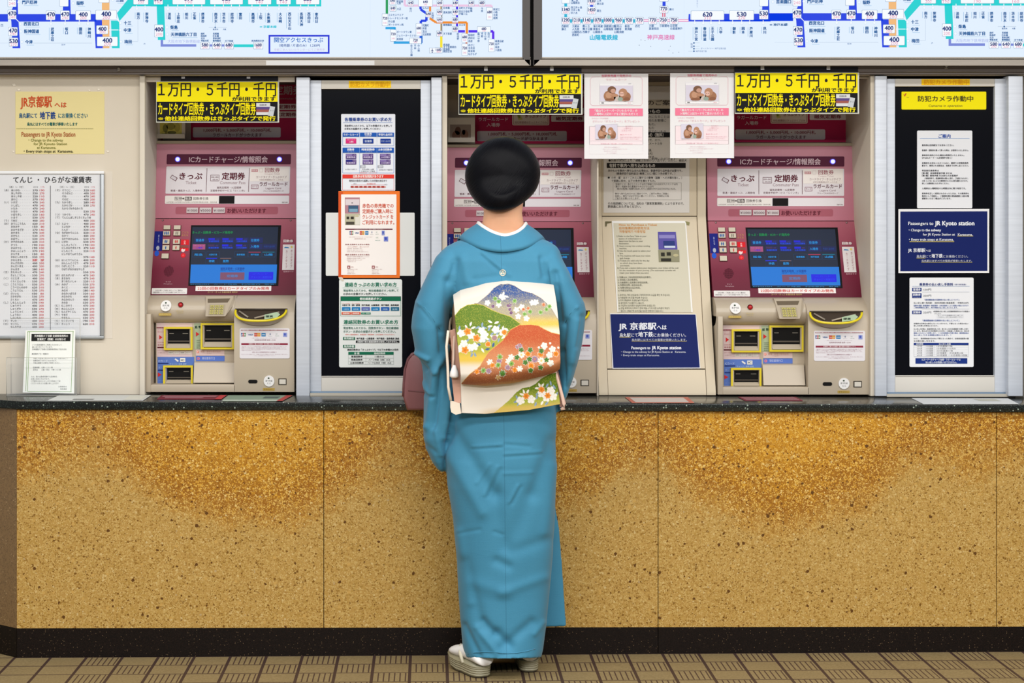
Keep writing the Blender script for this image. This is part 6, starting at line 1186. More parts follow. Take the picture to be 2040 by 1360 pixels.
SR = [(497, 1065, 1112, 5.722, .060), (512, 1068, 1118, 5.72, .075), (535, 1074, 1130, 5.716, .088), (560, 1080, 1143, 5.716, .094), (585, 1087, 1155, 5.718, .098), (604, 1092, 1164, 5.72, .102), (620, 1096, 1167, 5.723, .105), (652, 1100, 1163.5, 5.732, .112), (680, 1103, 1159, 5.742, .118), (708, 1105, 1153, 5.752, .122), (749, 1106, 1141, 5.768, .122), (784, 1106, 1129, 5.776, .114), (806, 1107, 1119, 5.78, .095), (816, 1108, 1114, 5.782, .07)]
sl = [ring(y, a, c, Z, bk, bk, 2.2) for y, a, c, Z, bk in SL]; sr = [ring(y, a, c, Z, bk, bk, 2.2) for y, a, c, Z, bk in SR]
fore = []
for e, w in ((ELL, WRL), (ELR, WRR)): e, w = Vector(e), Vector(w); fore.append(limb([e + (e - w) * .05, e.lerp(w, .5), w - (w - e) * .08], [.044, .043, .042], 20))
# front overlap flap hanging free at the right
fl = []
for y, a, c in ((1000, 1025, 1104), (1050, 1025, 1113.5), (1120, 1025, 1119.5), (1190, 1025, 1124), (1247, 1025, 1128)): fl.append(ring(y, a, c, 5.872, .012, .012, 3.0))
kme = solid([trunk, sl, sr, fl] + fore, .0042, 3, sm=.5)
# drape: soft ridges and hollows pressed into the cloth
FOLD = [  # x0,y0,x1,y1,width px,amp m
    (905, 865, 985, 985, 15, -.0095), (985, 985, 1003, 1090, 15, -.006), (893, 905, 960, 1020, 12, .006), (1100, 880, 1062, 985, 14, -.008), (1062, 985, 1015, 1080, 17, -.005), (1104, 930, 1085, 1060, 11, .005),
    (990, 1118, 1012, 1128, 10, -.006), (925, 1120, 960, 1250, 12, -.007), (915, 1060, 938, 1200, 9, .005), (962, 1238, 985, 1262, 8, -.008), (950, 1250, 990, 1300, 7, .006), (925, 1245, 955, 1305, 6, -.006), (1000, 1290, 1060, 1240, 10, -.007), (940, 1160, 1010, 1180, 13, .004), (1020, 1100, 1090, 1075, 12, -.004), (1000, 1180, 1085, 1150, 10, .004), (990, 1262, 1015, 1286, 10, -.011), (1065, 1262, 1082, 1240, 6, .004),
    (915, 1062, 955, 1055, 4, -.002), (985, 1060, 1000, 1066, 4, -.002), (1015, 1000, 1032, 968, 4, .003), (1020, 1002, 1037, 970, 4, -.003), (950, 962, 975, 925, 4, .002), (965, 985, 990, 930, 4, .0025), (972, 990, 998, 935, 4, -.0025), (940, 890, 1000, 886, 3.5, .002), (940, 894, 1000, 890, 3.5, -.002), (1006, 905, 1080, 900, 3.5, .002), (1006, 909, 1080, 904, 3.5, -.002), (1006, 885, 1055, 889, 3.5, -.002), (1005, 943, 1060, 941, 3.5, .0016),
    (893, 690, 868, 740, 7, .009), (868, 740, 852, 850, 7, .008), (852, 850, 850, 890, 7, .005), (880, 735, 864, 850, 6, -.011), (900, 760, 885, 870, 7, .009), (912, 790, 893, 880, 7, -.007), (828, 703, 852, 716, 4.5, .008), (828, 714, 848, 736, 5, -.009), (843, 762, 856, 786, 4.5, .007), (845, 782, 862, 790, 4, -.007), (848, 885, 866, 900, 5, -.004), (866, 850, 878, 905, 5, .005),
    (833, 604, 876, 655, 3.5, .0035), (838, 612, 880, 662, 4, -.004), (876, 655, 880, 700, 6, -.008), (890, 560, 900, 680, 9, -.009), (1150, 612, 1128, 640, 3.5, .004), (1146, 618, 1124, 646, 4, -.004), (1128, 640, 1118, 700, 7, -.008), (1108, 545, 1114, 640, 8, -.011), (1092, 520, 1105, 560, 7, .005), (1097, 540, 1106, 600, 4, .004),
    (908, 520, 896, 560, 7, -.008), (922, 515, 930, 560, 8, .004), (1000, 537, 962, 505, 3.5, .004), (996, 540, 958, 508, 4, -.003), (1004, 537, 1014, 548, 4, .004), (1078, 515, 1084, 548, 6, -.006), (1070, 510, 1074, 550, 5, .003), (1000, 548, 945, 556, 6, -.003), (1150, 640, 1140, 720, 8, .006), (1120, 700, 1128, 770, 6, -.007), (1160, 630, 1148, 690, 5, -.004)]
def fold_at(px, py):
    h = 0.0
    for x0, y0, x1, y1, w, a in FOLD:
        dx, dy = x1 - x0, y1 - y0; L2 = dx * dx + dy * dy; t = ((px - x0) * dx + (py - y0) * dy) / L2; tc = 0 if t < 0 else 1 if t > 1 else t
        d2 = (px - x0 - dx * tc) ** 2 + (py - y0 - dy * tc) ** 2
        if d2 < 9 * w * w: h += a * math.exp(-d2 / (w * w))
    return h
nrm = [v.normal.copy() for v in kme.vertices]
for v, nn in zip(kme.vertices, nrm):
    if nn.y < .25:
        Z = v.co.y + D0; px = CX + v.co.x * F / Z; py = CY + (HC - v.co.z) * F / Z
        v.co += nn * (fold_at(px, py) + .0012 * noise.noise(Vector((px / 40, py / 60, 3)))) * min(1, (.25 - nn.y) * 2)
kme.update()
bvh = BVHTree.FromPolygons([v.co.copy() for v in kme.vertices], [list(p.vertices) for p in kme.polygons])
CAMP = Vector((0, -D0, HC))
def on_cloth(px, py, lift=.001):
    d = (Vector(W(px, py, 5.7)) - CAMP).normalized(); h = bvh.ray_cast(CAMP, d)
    return (h[0] - d * lift) if h[0] else Vector(W(px, py, 5.7))
kim = part('kimono', kme, M_KIM)
# turned-up hem edge and sleeve seams as raised cloth edges
b = B(); b.tube([on_cloth(x, y, .0012) for x, y in ((932, 1302), (945, 1299.5), (965, 1298), (990, 1299), (1010, 1301), (1030, 1300), (1050, 1296.5), (1066, 1292))], .0015, M_KIM, 6); b.obj('seam', kim); b = B()
b.tube([on_cloth(x, y, .0003) for x, y in ((833, 604), (846, 612), (856, 624), (866, 640), (876, 655))], .0012, M_KIM, 6); b.obj('seam', kim); b = B(); b.tube([on_cloth(x, y, .0003) for x, y in ((1158, 604), (1146, 613), (1135, 626), (1127, 642))], .0012, M_KIM, 6)
b.obj('seam', kim)
# family crest
b = B()
def disc(cx, cy, r0, r1, m, lift):
    n = 20
    o = [on_cloth(cx + r1 * math.cos(2 * math.pi * k / n), cy + r1 * math.sin(2 * math.pi * k / n), lift) for k in range(n)]
    if r0 <= 0: b.add(o, [list(range(n - 1, -1, -1))], m)
    else: i = [on_cloth(cx + r0 * math.cos(2 * math.pi * k / n), cy + r0 * math.sin(2 * math.pi * k / n), lift) for k in range(n)]; b.add(o + i, [((k + 1) % n, k, n + k, n + (k + 1) % n) for k in range(n)], m)
disc(1001.5, 543, 5.2, 6.6, mat('#cfc9b8', 'f'), .0016); disc(1001.5, 543, 0, 5.2, mat('#6f9fae', 'f'), .0014)
for k in range(3): t = math.pi / 2 + k * 2.094; disc(1001.5 + 2.5 * math.cos(t), 543 - 2.5 * math.sin(t), 0, 2.0, mat('#d8d2c0', 'f'), .0020)
b.obj('crest', kim)

# ---- collars: blue outer band pulled back from the nape, white inner collar
def band(top, bot, th, m, name, n=48):
    def cr(P, t):
        k = min(int(t * (len(P) - 1)), len(P) - 2); f = t * (len(P) - 1) - k
        p0, p1, p2, p3 = (Vector(P[max(k - 1, 0)]), Vector(P[k]), Vector(P[k + 1]), Vector(P[min(k + 2, len(P) - 1)]))
        return .5 * ((2 * p1) + (p2 - p0) * f + (2 * p0 - 5 * p1 + 4 * p2 - p3) * f * f + (3 * p1 - p0 - 3 * p2 + p3) * f ** 3)
    rings = []
    for i in range(n + 1):
        t = i / n; a, c = cr(top, t), cr(bot, t); mid = (a + c) / 2; ax = Vector((xx(1002, 5.74), 5.745 - D0, mid.z)); o = (mid - ax); o.z = 0; o.normalize()
        q = [a.lerp(c, s) + o * (.006 * math.sin(s * math.pi)) for s in (0, .25, .5, .75, 1)]
        rings.append([tuple(p + o * th / 2) for p in q] + [tuple(p - o * th / 2) for p in reversed(q)])
    b = B(); b.loft(rings, m); return b.obj(name, per)
ct = [W(990, 560, 5.842), W(968, 505, 5.822), W(950, 462, 5.775), W(950, 446, 5.74), W(961, 453, 5.698), W(981, 464, 5.672), W(1005, 470.5, 5.662), W(1028, 465, 5.672), W(1043, 455, 5.698), W(1050, 447, 5.74), W(1052, 462, 5.775), W(1036, 505, 5.822), W(1014, 560, 5.842)]
cb = [W(965, 590, 5.848), W(935, 530, 5.828), W(915, 488, 5.785), W(914, 475, 5.735), W(930, 484, 5.672), W(960, 496, 5.634), W(1001, 502, 5.622), W(1043, 495.5, 5.634), W(1070, 484, 5.672), W(1084, 476, 5.735), W(1083, 488, 5.785), W(1062, 530, 5.828), W(1036, 590, 5.848)]
band(ct, cb, .005, M_KIM, 'collar')
up_ = lambda P, dy, sc: [(p[0] * 1.0 + (xx(1002, 5.74) - p[0]) * sc, p[1] + (5.745 - D0 - p[1]) * sc, p[2] + dy) for p in P]
wt = [(p[0] * (1) + (xx(1002, 5.74) - p[0]) * .045, p[1] + (5.745 - D0 - p[1]) * .06, p[2] + .0085) for p in ct]; wb = [(p[0] + (xx(1002, 5.74) - p[0]) * .10, p[1] + (5.745 - D0 - p[1]) * .12, p[2] - .022) for p in ct]
band(wt, wb, .004, M_WHITE, 'inner_collar')
# ---- obi: waist band, boxy back drum with painted hills, hanging tail
def vcol_mat(name, rough):
    m = bpy.data.materials.new(name); m.use_nodes = True; t = m.node_tree; a = t.nodes.new('ShaderNodeVertexColor'); a.layer_name = 'dye'
    bs = t.nodes['Principled BSDF']; t.links.new(a.outputs[0], bs.inputs['Base Color']); bs.inputs['Roughness'].default_value = rough; bs.inputs['Specular IOR Level'].default_value = .3
    nz = t.nodes.new('ShaderNodeTexNoise'); nz.inputs['Scale'].default_value = 900; bp = t.nodes.new('ShaderNodeBump'); bp.inputs['Strength'].default_value = .15; bp.inputs['Distance'].default_value = .001
    co = t.nodes.new('ShaderNodeTexCoord'); t.links.new(co.outputs['Object'], nz.inputs['Vector']); t.links.new(nz.outputs['Fac'], bp.inputs['Height']); t.links.new(bp.outputs[0], bs.inputs['Normal']); return m
M_OBI = vcol_mat('painted_silk', .55)
CREAM = lin('#e8dfd2')[:3]
def itp(pts, x):
    if x <= pts[0][0]: return pts[0][1]
    for (a, p), (c, q) in zip(pts[:-1], pts[1:]):
        if x <= c: return p + (q - p) * (x - a) / (c - a)
    return pts[-1][1]
def sm(t): t = max(0.0, min(1.0, t)); return t * t * (3 - 2 * t)
def mx(a, c, t): return tuple(p + (q - p) * t for p, q in zip(a, c))
L3 = lambda h: lin(h)[:3]
C_ = {k: L3(v) for k, v in dict(blue='#33528f', grey='#a9a08a', yel='#e2c04a', green='#5b7a10', lgreen='#a3ab3a', or1='#bd4f1e', or2='#cf875a', rust='#9f5c38', brown='#8a5a1e', white='#f2eee4', orange='#e88a1a', dkor='#c86a10', purple='#9a7a98', dpur='#6a3a6a', leaf='#4a7a2a', lleaf='#7fae4a', bleaf='#6f8fb0', dbl='#3a5a8a', mauve='#a8827a', stem='#7a6030', sand='#cfa868').items()}
BLUE = [(951, 604), (972, 586.5), (984, 573.5), (996, 566.5), (1013.5, 565), (1025, 569), (1040.6, 579), (1060.6, 584), (1078, 593.5), (1090, 605), (1100, 616), (1120, 650)]
GREEN = [(903, 632), (906.5, 627.6), (917, 614.7), (931, 607), (949, 604.7), (963, 607.6), (978, 616), (996, 623.5), (1017, 630), (1036, 644), (1050, 660)]
ORAN = [(919, 763), (937, 743.5), (956, 729), (965, 713), (975, 699), (1002, 677), (1017, 656), (1034.7, 646.5), (1054.7, 645.5), (1072, 647.6), (1084, 654.7), (1099, 661.8), (1118, 666)]
TAIL = [(960, 840), (993, 815), (1013.5, 797.6), (1029, 781), (1040.6, 773), (1054.7, 770.6), (1066.5, 764.7), (1078, 754), (1096, 744), (1118, 741)]
z6 = lambda a: (890 + a[0] / 8.5, 550 + a[1] / 8.5)
z7 = lambda a: (890 + a[0] / 8.5, 680 + a[1] / 8.5)
FLW = []      # (x, y, r, petals, depth, petal colour, centre colour, turn)
def add(z, lst, r, pet, dep, c, cc):
    for a in lst: x, y = z(a); FLW.append((x, y, r, pet, dep, c, cc, random.random() * 6))
add(z6, ((245, 965), (590, 925), (640, 990), (410, 1000), (830, 905), (290, 1140), (225, 1230), (395, 1210), (470, 1190), (950, 950), (600, 1060)), 8.2, 5, .32, 'white', 'white')
add(z6, ((350, 935), (505, 1050), (310, 1250)), 8.6, 5, .36, 'orange', 'dkor'); add(z6, ((975, 950), (700, 1150)), 6.0, 3, .10, 'orange', 'dkor'); add(z6, ((808, 1045),), 6.2, 2, .05, 'mauve', 'purple')
add(z6, ((950, 360), (880, 480), (690, 450), (1180, 570), (1210, 680), (1350, 715), (1450, 450), (1510, 440), (1270, 520)), 6.2, 5, .4, 'white', 'white'); add(z6, ((1075, 490), (1070, 560), (1090, 620), (780, 510), (1040, 500)), 4.2, 7, .5, 'dpur', 'purple'); add(z6, ((1300, 560), (1640, 480), (1380, 545)), 4.5, 6, .4, 'or2', 'or1')
add(z6, ((820, 380), (880, 430), (1150, 420), (1320, 640), (1410, 600), (1590, 610), (1690, 560), (1740, 510)), 5.4, 6, .5, 'lleaf', 'leaf')
add(z7, ((1265, 225), (1600, 325)), 7.4, 8, .35, 'white', 'yel'); add(z7, ((1380, 205), (1590, 215), (1430, 410)), 7.2, 9, .3, 'orange', 'dkor'); add(z7, ((1490, 300),), 7.6, 14, .35, 'purple', 'or2'); add(z7, ((1740, 230), (1790, 130), (1760, 365), (1650, 70)), 7.0, 5, .3, 'white', 'white'); add(z7, ((1850, 210),), 6.6, 5, .3, 'orange', 'dkor'); add(z7, ((1750, 30), (1560, 100), (1660, 120), (1890, 105)), 2.4, 5, .2, 'white', 'white')
add(z7, ((730, 350), (1045, 330), (1090, 265), (1235, 460)), 6.8, 6, .5, 'white', 'white'); add(z7, ((775, 400), (1150, 480), (510, 510)), 6.4, 6, .5, 'orange', 'dkor'); add(z7, ((890, 330), (1030, 440), (710, 500)), 6.2, 11, .45, 'purple', 'mauve'); add(z7, ((870, 400), (1095, 375), (620, 490), (900, 260)), 6.4, 7, .5, 'lleaf', 'leaf'); add(z7, ((945, 540),), 8.0, 8, .5, 'leaf', 'leaf')
add(z7, ((1190, 270), (1415, 145), (1600, 160), (1400, 300), (1330, 355), (1420, 490), (1590, 440), (1690, 310), (1260, 140)), 6.2, 5, .4, 'leaf', 'leaf'); add(z7, ((1200, 90), (1240, 70)), 5.2, 7, .5, 'purple', 'or2'); add(z7, ((870, 610),), 6, 5, .6, 'sand', 'sand')
add(z7, ((1250, 1000), (1430, 980), (1760, 830), (1610, 880), (1800, 930), (1690, 950)), 8.8, 5, .3, 'white', 'white'); add(z7, ((1345, 925), (1710, 915), (1605, 815)), 7.4, 6, .35, 'orange', 'dkor')
LEAVES = []   # (x,y,len,wid,angle,colour)
for z, lst, c in ((z6, ((330, 860, -60), (405, 810, 70), (450, 870, 20), (735, 770, -25), (845, 785, 25), (730, 850, 15), (950, 880, 70), (1010, 900, -30), (770, 1020, -30), (845, 1010, 30), (960, 1030, 40), (690, 1060, -20), (905, 330, 60), (960, 300, 80), (1010, 345, -15)), 'white'), (z6, ((215, 880, 80), (600, 820, 80), (520, 870, 30), (640, 870, -20), (720, 890, 60), (880, 850, 60), (350, 1090, 40), (540, 1155, 10), (690, 1235, 10), (785, 1160, 70), (880, 1080, 70), (640, 1100, 40), (770, 975, 40), (860, 960, 60), (720, 1090, 70)), 'bleaf'),
                  (z7, ((430, 150, 60), (425, 225, 70), (480, 225, -70)), 'bleaf'), (z7, ((610, 150, -60), (1305, 850, -70), (1370, 850, 60), (1270, 895, -20), (1570, 740, -70), (1620, 745, 60), (1530, 790, 0), (1615, 1040, 60)), 'white'), (z7, ((1190, 950, -70), (1170, 1020, 20), (1215, 1055, 60), (1525, 940, 80), (1505, 1060, 70), (1690, 1050, 50), (1760, 705, -80), (1700, 745, 60), (1820, 770, -60), (1860, 890, 60), (1540, 880, 30)), 'bleaf'), (z7, ((530, 60, 0), (790, 60, 70), (690, 130, 10)), 'dbl')):
    for x, y, a in lst: p = z((x, y)); LEAVES.append((p[0], p[1], 5.2, 2.1, math.radians(-a), c))
rnd = random.Random(3)
def dye(px, py, tail=False):
    c = CREAM
    if not tail:
        if 945 < px < 1118 and py > itp(BLUE, px):
            d = py - itp(BLUE, px); c = mx(C_['blue'], C_['grey'], sm((py - 580) / 38)); c = mx(c, C_['yel'], sm((py - 622) / 24) * sm((px - 1015) / 40) * .95); c = mx(c, CREAM, sm((py - 645) / 16))
            g = rnd.random()
            if g > .84: c = mx(c, L3('#e6d488'), .45)
            if d < .9: c = L3('#7a6a6a')
        if px < 1045 and py > itp(GREEN, px):
            d = py - itp(GREEN, px); c = mx(C_['green'], C_['lgreen'], sm((py - 648) / 34)); c = mx(c, C_['yel'], sm((py - 692) / 22)); c = mx(c, CREAM, sm((py - 716) / 18))
            if rnd.random() > .84 and py < 680: c = mx(c, L3('#d8cc50'), .42)
            if d < 1.0: c = L3('#d6c23a')
        if px > 917 and py > itp(ORAN, px):
            d = py - itp(ORAN, px); c = mx(C_['or1'], C_['or2'], sm((py - 668) / 46)); c = mx(c, C_['rust'], sm((py - 722) / 24)); c = mx(c, C_['sand'], sm((py - 757 + (px - 1000) * .10) / 10) * .7)  # orange to rust downwards: dyed gradient with some shading painted in
            if rnd.random() > .86: c = mx(c, L3('#f0b070'), .28)
            if d < 1.0: c = L3('#e8b858')
    else:
        if px > 965 and py > itp(TAIL, px):
            d = py - itp(TAIL, px); c = mx(C_['green'], C_['lgreen'], sm((py - 772) / 26)); c = mx(c, C_['yel'], sm((py - 800) / 14) * .8)
            if rnd.random() > .87: c = mx(c, L3('#d8cc50'), .5)
        s = sm((py - 806 - (1000 - px) * .12) / 14)
        c = mx(c, L3('#c8a55c'), .6 * s * sm((px - 935) / 50))
    for x, y, ln, wd_, a, col in LEAVES:
        dx, dy = px - x, py - y
        if abs(dx) < 7 and abs(dy) < 7:
            u = dx * math.cos(a) + dy * math.sin(a); v = -dx * math.sin(a) + dy * math.cos(a)
            if abs(u) < ln and abs(v) < wd_ * (1 - (u / ln) ** 2): c = mx(C_[col], C_['white'], .35 if (col == 'bleaf' and abs(v) < .5) else 0)
    for x, y, r, n, dp, col, cc, t0 in FLW:
        dx, dy = px - x, py - y; q = math.hypot(dx, dy)
        if q < r:
            rr_ = r * (1 - dp + dp * abs(math.cos((math.atan2(dy, dx) + t0) * n / 2)))
            if q < rr_:
                e = q / rr_; c = C_[col]
                if e > .84 and col != 'white': c = mx(c, C_['white'], .6)
                elif e < .33: c = mx(C_[cc], c, .2)
                if col == 'white' and .35 < e < .8 and abs(math.sin((math.atan2(dy, dx) + t0) * n / 2)) > .96: c = L3('#d9d2c0')
    return tuple(q * .84 for q in c)
def sheet(name, rows, cols, pos, col, th=.0035):
    vs, cs, fs = [], [], []
    for i in range(rows + 1):
        for j in range(cols + 1):
            p, c = pos(j / cols, i / rows), None
            vs.append(p[0]); cs.append(col(*p[1]))
    n = len(vs); w = cols + 1
    for i in range(rows):
        for j in range(cols): a = i * w + j; fs.append((a, a + w, a + w + 1, a + 1))
    bd = [j for j in range(w)] + [i * w + cols for i in range(1, rows + 1)] + [rows * w + j for j in range(cols - 1, -1, -1)] + [i * w for i in range(rows - 1, 0, -1)]
    bk = [(p[0], p[1] + th, p[2]) for p in vs]; v2 = vs + bk
    f2 = fs + [tuple(reversed([k + n for k in f])) for f in fs] + [(bd[k], bd[(k + 1) % len(bd)], bd[(k + 1) % len(bd)] + n, bd[k] + n) for k in range(len(bd))]
    me = bpy.data.meshes.new(name); me.from_pydata(v2, [], f2)
    at = me.color_attributes.new('dye', 'FLOAT_COLOR', 'POINT')
    fl_ = []
    for c in cs: fl_ += [c[0], c[1], c[2], 1.0]
    for c in cs: fl_ += [CREAM[0] * .84, CREAM[1] * .84, CREAM[2] * .84, 1.0]
    at.data.foreach_set('color', fl_); me.update(); return me
LE = [(587, 902.6), (646, 907.6), (716, 915), (762, 919), (775, 919)]
RE = [(567, 1103), (604, 1109), (663, 1115), (722, 1116.5), (737, 1115)]
TOPE = [(0, 587), (.07, 578), (.32, 562), (.525, 557), (.76, 560.6), (1, 567)]
BOTE = [(0, 765), (.25, 768.5), (.53, 763), (.83, 749), (.95, 742), (1, 735)]
OB = empty('obi', per.location); OB.parent = per; OB.location = (0, 0, 0); OB.matrix_world = per.matrix_world.copy()
def drum(u, v):                                   # v 0..0.86 = outer face down to the fold, then tucked back in
    v1 = min(v / .9, 1); yt, yb = itp(TOPE, u), itp(BOTE, u); py = yt + (yb - yt) * v1
    px = itp(LE, py) * (1 - u) + itp(RE, py) * u
    Z = 5.562 - .052 * math.sin(min(v1 * 1.9, math.pi / 2)) - .010 * v1 + .020 * (2 * u - 1) ** 2
    if v1 < .12: Z += .05 * (1 - v1 / .12) ** 2
    if v1 > .88: Z += .030 * ((v1 - .88) / .12) ** 2
    dz = 0
    if v > .9: t = (v - .9) / .1; Z += .030 + .055 * t - .030; dz = .010 * math.sin(t * 1.6); Z += .0
    p = W(px, py, Z); return ((p[0], p[1], p[2] + dz), (px, py))
def drum2(u, v):
    p, q = drum(u, v); return p, q
me = sheet('drum', 250, 240, drum2, lambda px, py: dye(px, py), .004)
part('drum', me, M_OBI, OB)
TB = [(0, 822.5), (.24, 824), (.68, 816.5), (1, 804.7)]
def tail(u, v):
    yt = itp(BOTE, u) - 16; yb = itp(TB, u); py = yt + (yb - yt) * v
    px = (917.5 + 1.8 * v) * (1 - u) + (1105 + 11 * v) * u
    Z = 5.548 + .012 * math.sin(v * 2.2) + .016 * (2 * u - 1) ** 2
    return W(px, py, Z), (px, py)
me = sheet('tail', 110, 230, tail, lambda px, py: dye(px, py, True), .0035)
part('tail', me, M_OBI, OB)
# waist band round the trunk, pillow under the drum, inner fold sticking out at both sides, cord with white tassel knob
b = B(); rs = [ring(y, a, c, Z, bk + .012, min(bk, .125) + .012, 2.5) for y, a, c, Z, bk in ((592, 900, 1108, 5.715, .116), (640, 900, 1108, 5.717, .116), (700, 900, 1108, 5.72, .116), (738, 900, 1107, 5.724, .118))]; b.loft(rs, mat('#a98a6c', 'f')); b.obj('waist_band', OB)  # brown colour stands in for shade inside the cream obi
b = B(); b.tube([W(916, 606, 5.62), W(935, 600, 5.605), W(1003, 592, 5.60), W(1075, 596, 5.605), W(1094, 602, 5.62)], [.014, .020, .023, .020, .014], mat('#d8cfc0', 'f'), 14); b.obj('pillow', OB)
b = B()
def loop(pts_o, pts_i, Z0, Z1, m_o, m_i):          # folded cloth end seen edge-on
    o0 = [W(x, y, Z0) for x, y in pts_o]; o1 = [W(x, y, Z1) for x, y in pts_o]; n = len(o0)
    b.add(o0 + o1, [(k, k + 1, n + k + 1, n + k) for k in range(n - 1)], m_o, True)
    b.add([W(x, y, Z0 + .004) for x, y in pts_i], [list(range(len(pts_i) - 1, -1, -1))], m_i)
SK, PKc = mat('#e0d3c2', 'f'), mat('#c59a88', 'f')
loop([(893, 658), (889, 690), (891, 715), (894, 740), (892.5, 770), (895, 785), (899, 800), (897.5, 812), (901, 822), (908, 825), (918, 822)], [(906, 655), (896, 658), (900, 700), (899, 745), (905, 800), (918, 803), (919, 760), (916, 720), (912, 690)], 5.575, 5.62, SK, PKc)
b.tube([W(893, 658, 5.57), W(889.5, 690, 5.568), W(892, 730, 5.566), W(893, 770, 5.566), W(898, 797, 5.566)], .0042, SK, 10)
for pts in (((897, 797), (916, 803), (919, 823), (908, 826), (899, 821), (897, 811)),): b.add([W(x, y, 5.565) for x, y in pts] + [W(x, y, 5.60) for x, y in pts], [list(range(5, -1, -1))] + [(k, (k + 1) % 6, 6 + (k + 1) % 6, 6 + k) for k in range(6)], SK)
b.obj('inner_fold', OB)
b = B(); b.tube([W(1106, 738, 5.575), W(1112, 760, 5.575), W(1119, 785, 5.575), W(1124, 804, 5.575), W(1123, 813, 5.575), W(1117, 815, 5.575)], [.004, .0045, .005, .006, .0065, .004], mat('#d8b8a8', 'f'), 10)
b.add([W(x, y, 5.58) for x, y in ((1106, 738), (1112, 738), (1118, 765), (1126, 803), (1124, 812), (1115, 810))], [(5, 4, 3, 2, 1, 0)], mat('#8a6a60', 'f')); b.obj('inner_fold', OB)
b = B(); b.tube([W(905, 655, 5.585), W(904, 690, 5.578), W(903.5, 715, 5.572), W(902.5, 730, 5.566)], .0036, mat('#d8bfae', 'f'), 8)
b.loft([[tuple(Vector(W(905, y, 5.562)) + Vector((r * math.cos(t), r * math.sin(t), 0))) for t in [2 * math.pi * k / 14 for k in range(14)]] for y, r in ((727, .004), (733, .008), (741, .0125), (748, .014), (751, .012), (752.5, .006))], M_WHITE); b.obj('cord_tassel', OB)

# ---- white split-toe socks and silvery sandals
def foot(name_s, heel, ang, L, wid, label_z=0.0):
    H0 = Vector(heel); f = Vector((math.sin(ang), math.cos(ang), 0)); s_ = Vector((f.y, -f.x, 0))
    def out(t, sc, dz):
        return None
    prof_ = [(0.0, .30), (.04, .62), (.12, .82), (.28, .86), (.45, .84), (.62, .93), (.78, 1.0), (.90, .88), (.97, .58), (1.0, .25)]
    def loop_(z, sc, sh=0.0, rise=0.0):
        a = []; 
        for t, w in prof_: a.append(H0 + f * (L * (.5 + (t - .5) * sc) + sh) + s_ * (wid / 2 * w * sc) + Vector((0, 0, z + rise * max(0, t - .62) ** 2)))
        for t, w in reversed(prof_): a.append(H0 + f * (L * (.5 + (t - .5) * sc) + sh) - s_ * (wid / 2 * w * sc) + Vector((0, 0, z + rise * max(0, t - .62) ** 2)))
        return [tuple(p) for p in a]
    so = B(); sil, lite, dark = mat('#8f8a72', 'g'), mat('#b9b49c', 'g'), mat('#3c382e', 'g')
    def lerpz(t): return .0 + t
    so.loft([loop_(.000, .90, 0, .28), loop_(.005, .945, 0, .26)], dark)
    hs = [.005, .0115, .0125, .0185, .0195, .0255, .0265, .032, .037]
    for k in range(len(hs) - 1): so.loft([loop_(hs[k], .945 + .055 * hs[k] / .037, 0, .26 - 3.5 * hs[k]), loop_(hs[k + 1], .945 + .055 * hs[k + 1] / .037, 0, .26 - 3.5 * hs[k + 1])], lite if hs[k + 1] - hs[k] < .002 else sil, smooth=True)
    z_ = empty(name_s, H0); z_.parent = per; z_.location = H0 - per.location; z_.matrix_world = Matrix.Translation(H0)
    so.obj('sole', z_)
    st_ = B(); top = H0 + Vector((0, 0, .039)); q = lambda t, w, h: top + f * L * t + s_ * wid * w + Vector((0, 0, h))
    for sg in (-1, 1): st_.tube([q(.40, sg * .42, -.004), q(.50, sg * .40, .022), q(.60, sg * .24, .040), q(.70, sg * .03, .034), q(.74, 0, .0)], [.005, .006, .0062, .006, .004], mat('#cfc9b4', 'f'), 10)
    st_.obj('strap', z_)
    sk = B(); R_ = []
    for t, w, h in ((-.05, .20, .024), (-.03, .32, .034), (.04, .37, .042), (.14, .37, .050), (.24, .37, .056), (.36, .37, .056), (.50, .38, .054), (.64, .42, .044), (.78, .44, .036), (.90, .38, .030), (.975, .22, .020)):
        c = top + f * L * (t * .97 + .015); R_.append([tuple(c + s_ * wid * w * math.cos(a) * 1.08 + Vector((0, 0, max(.0015, h * .5 + h * .5 * math.sin(a))))) for a in [2 * math.pi * k / 18 for k in range(18)]])
    sk.loft(R_, M_WHITE); sk.tube([q(.72, .06, .036), q(.86, .07, .034), q(.97, .06, .012)], .0012, mat('#8a8884', 'f'), 6); sk.obj('sock', z_); return z_
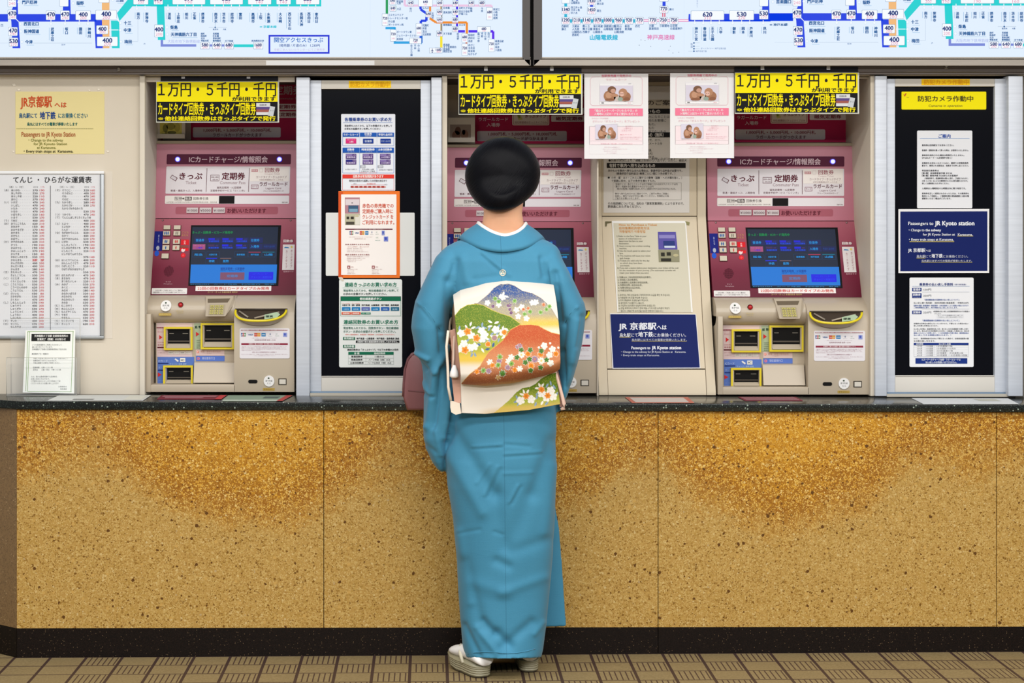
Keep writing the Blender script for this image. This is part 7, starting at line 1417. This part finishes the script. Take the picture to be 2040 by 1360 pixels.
foot('sandal', (xx(966, 5.68), -.320, .0012), -.46, .205, .082); foot('sandal', (xx(1055, 5.752), -.256, .0022), -.05, .205, .075)

# ---- handbag hanging from the person's left forearm, in front of the counter edge
Zb = 5.938
bagm = NT('dusty_rose_leather'); bagm.bump(bagm.noi(260.0, 3.0), .25, .001); bagm = bagm.done(bagm.mix(bagm.noi(14.0, 3.0), '#7d4f52', '#8c5c5e'), .5, .4)
bag = empty('handbag', W(838, 818, Zb)); tag(bag, 'dusty rose leather handbag hanging beside the blue sleeve at the counter edge', 'handbag')
side = [(811, 817), (802.5, 790), (803.5, 765), (806, 735), (812, 715), (820, 704.5), (830, 701), (866, 701), (884, 706), (892, 730), (894, 790), (888, 817)]
def bagloop(Z, k): cx, cy = 848, 762; return [W(cx + (x - cx) * k, cy + (y - cy) * k, Z) for x, y in side]
b = B(); b.loft([bagloop(Zb - .040, .90), bagloop(Zb - .035, .965), bagloop(Zb - .022, 1.0), bagloop(Zb + .022, 1.0), bagloop(Zb + .035, .965), bagloop(Zb + .040, .90)], bagm); o = b.obj('body', bag)
b = B(); lp = bagloop(Zb - .035, .975); b.tube(lp[1:] , .0032, mat('#74474a', 'g'), 8); lp = bagloop(Zb - .001, 1.006); b.tube([lp[k] for k in range(1, 11)], .0026, mat('#6a4043', 'g'), 8)
b.tube([W(813, 778, Zb - .0415), W(850, 781, Zb - .0415), W(888, 779, Zb - .0415)], .0012, mat('#6a4043', 'g'), 6); b.obj('piping', bag)
b = B(); b.tube([W(806, 742, Zb - .012), W(804.5, 762, Zb - .012), W(803.5, 776, Zb - .012)], .0022, mat('#5a3a3a', 'm'), 8); b.box(*(lambda p: (p[0] - .002, p[0] + .002, p[1] - .002, p[1] + .002, p[2] - .014, p[2] + .008))(W(803, 782, Zb - .014)), mat('#b8a090', 'm')); b.obj('zipper', bag)
b = B()
for dz_ in (-.024, .024): b.tube([W(830, 703, Zb + dz_), W(834, 688, Zb + dz_), W(852, 676, Zb + dz_ * .6), W(872, 688, Zb + dz_), W(876, 703, Zb + dz_)], .0045, mat('#7a4d50', 'g'), 10)
b.obj('handle', bag)
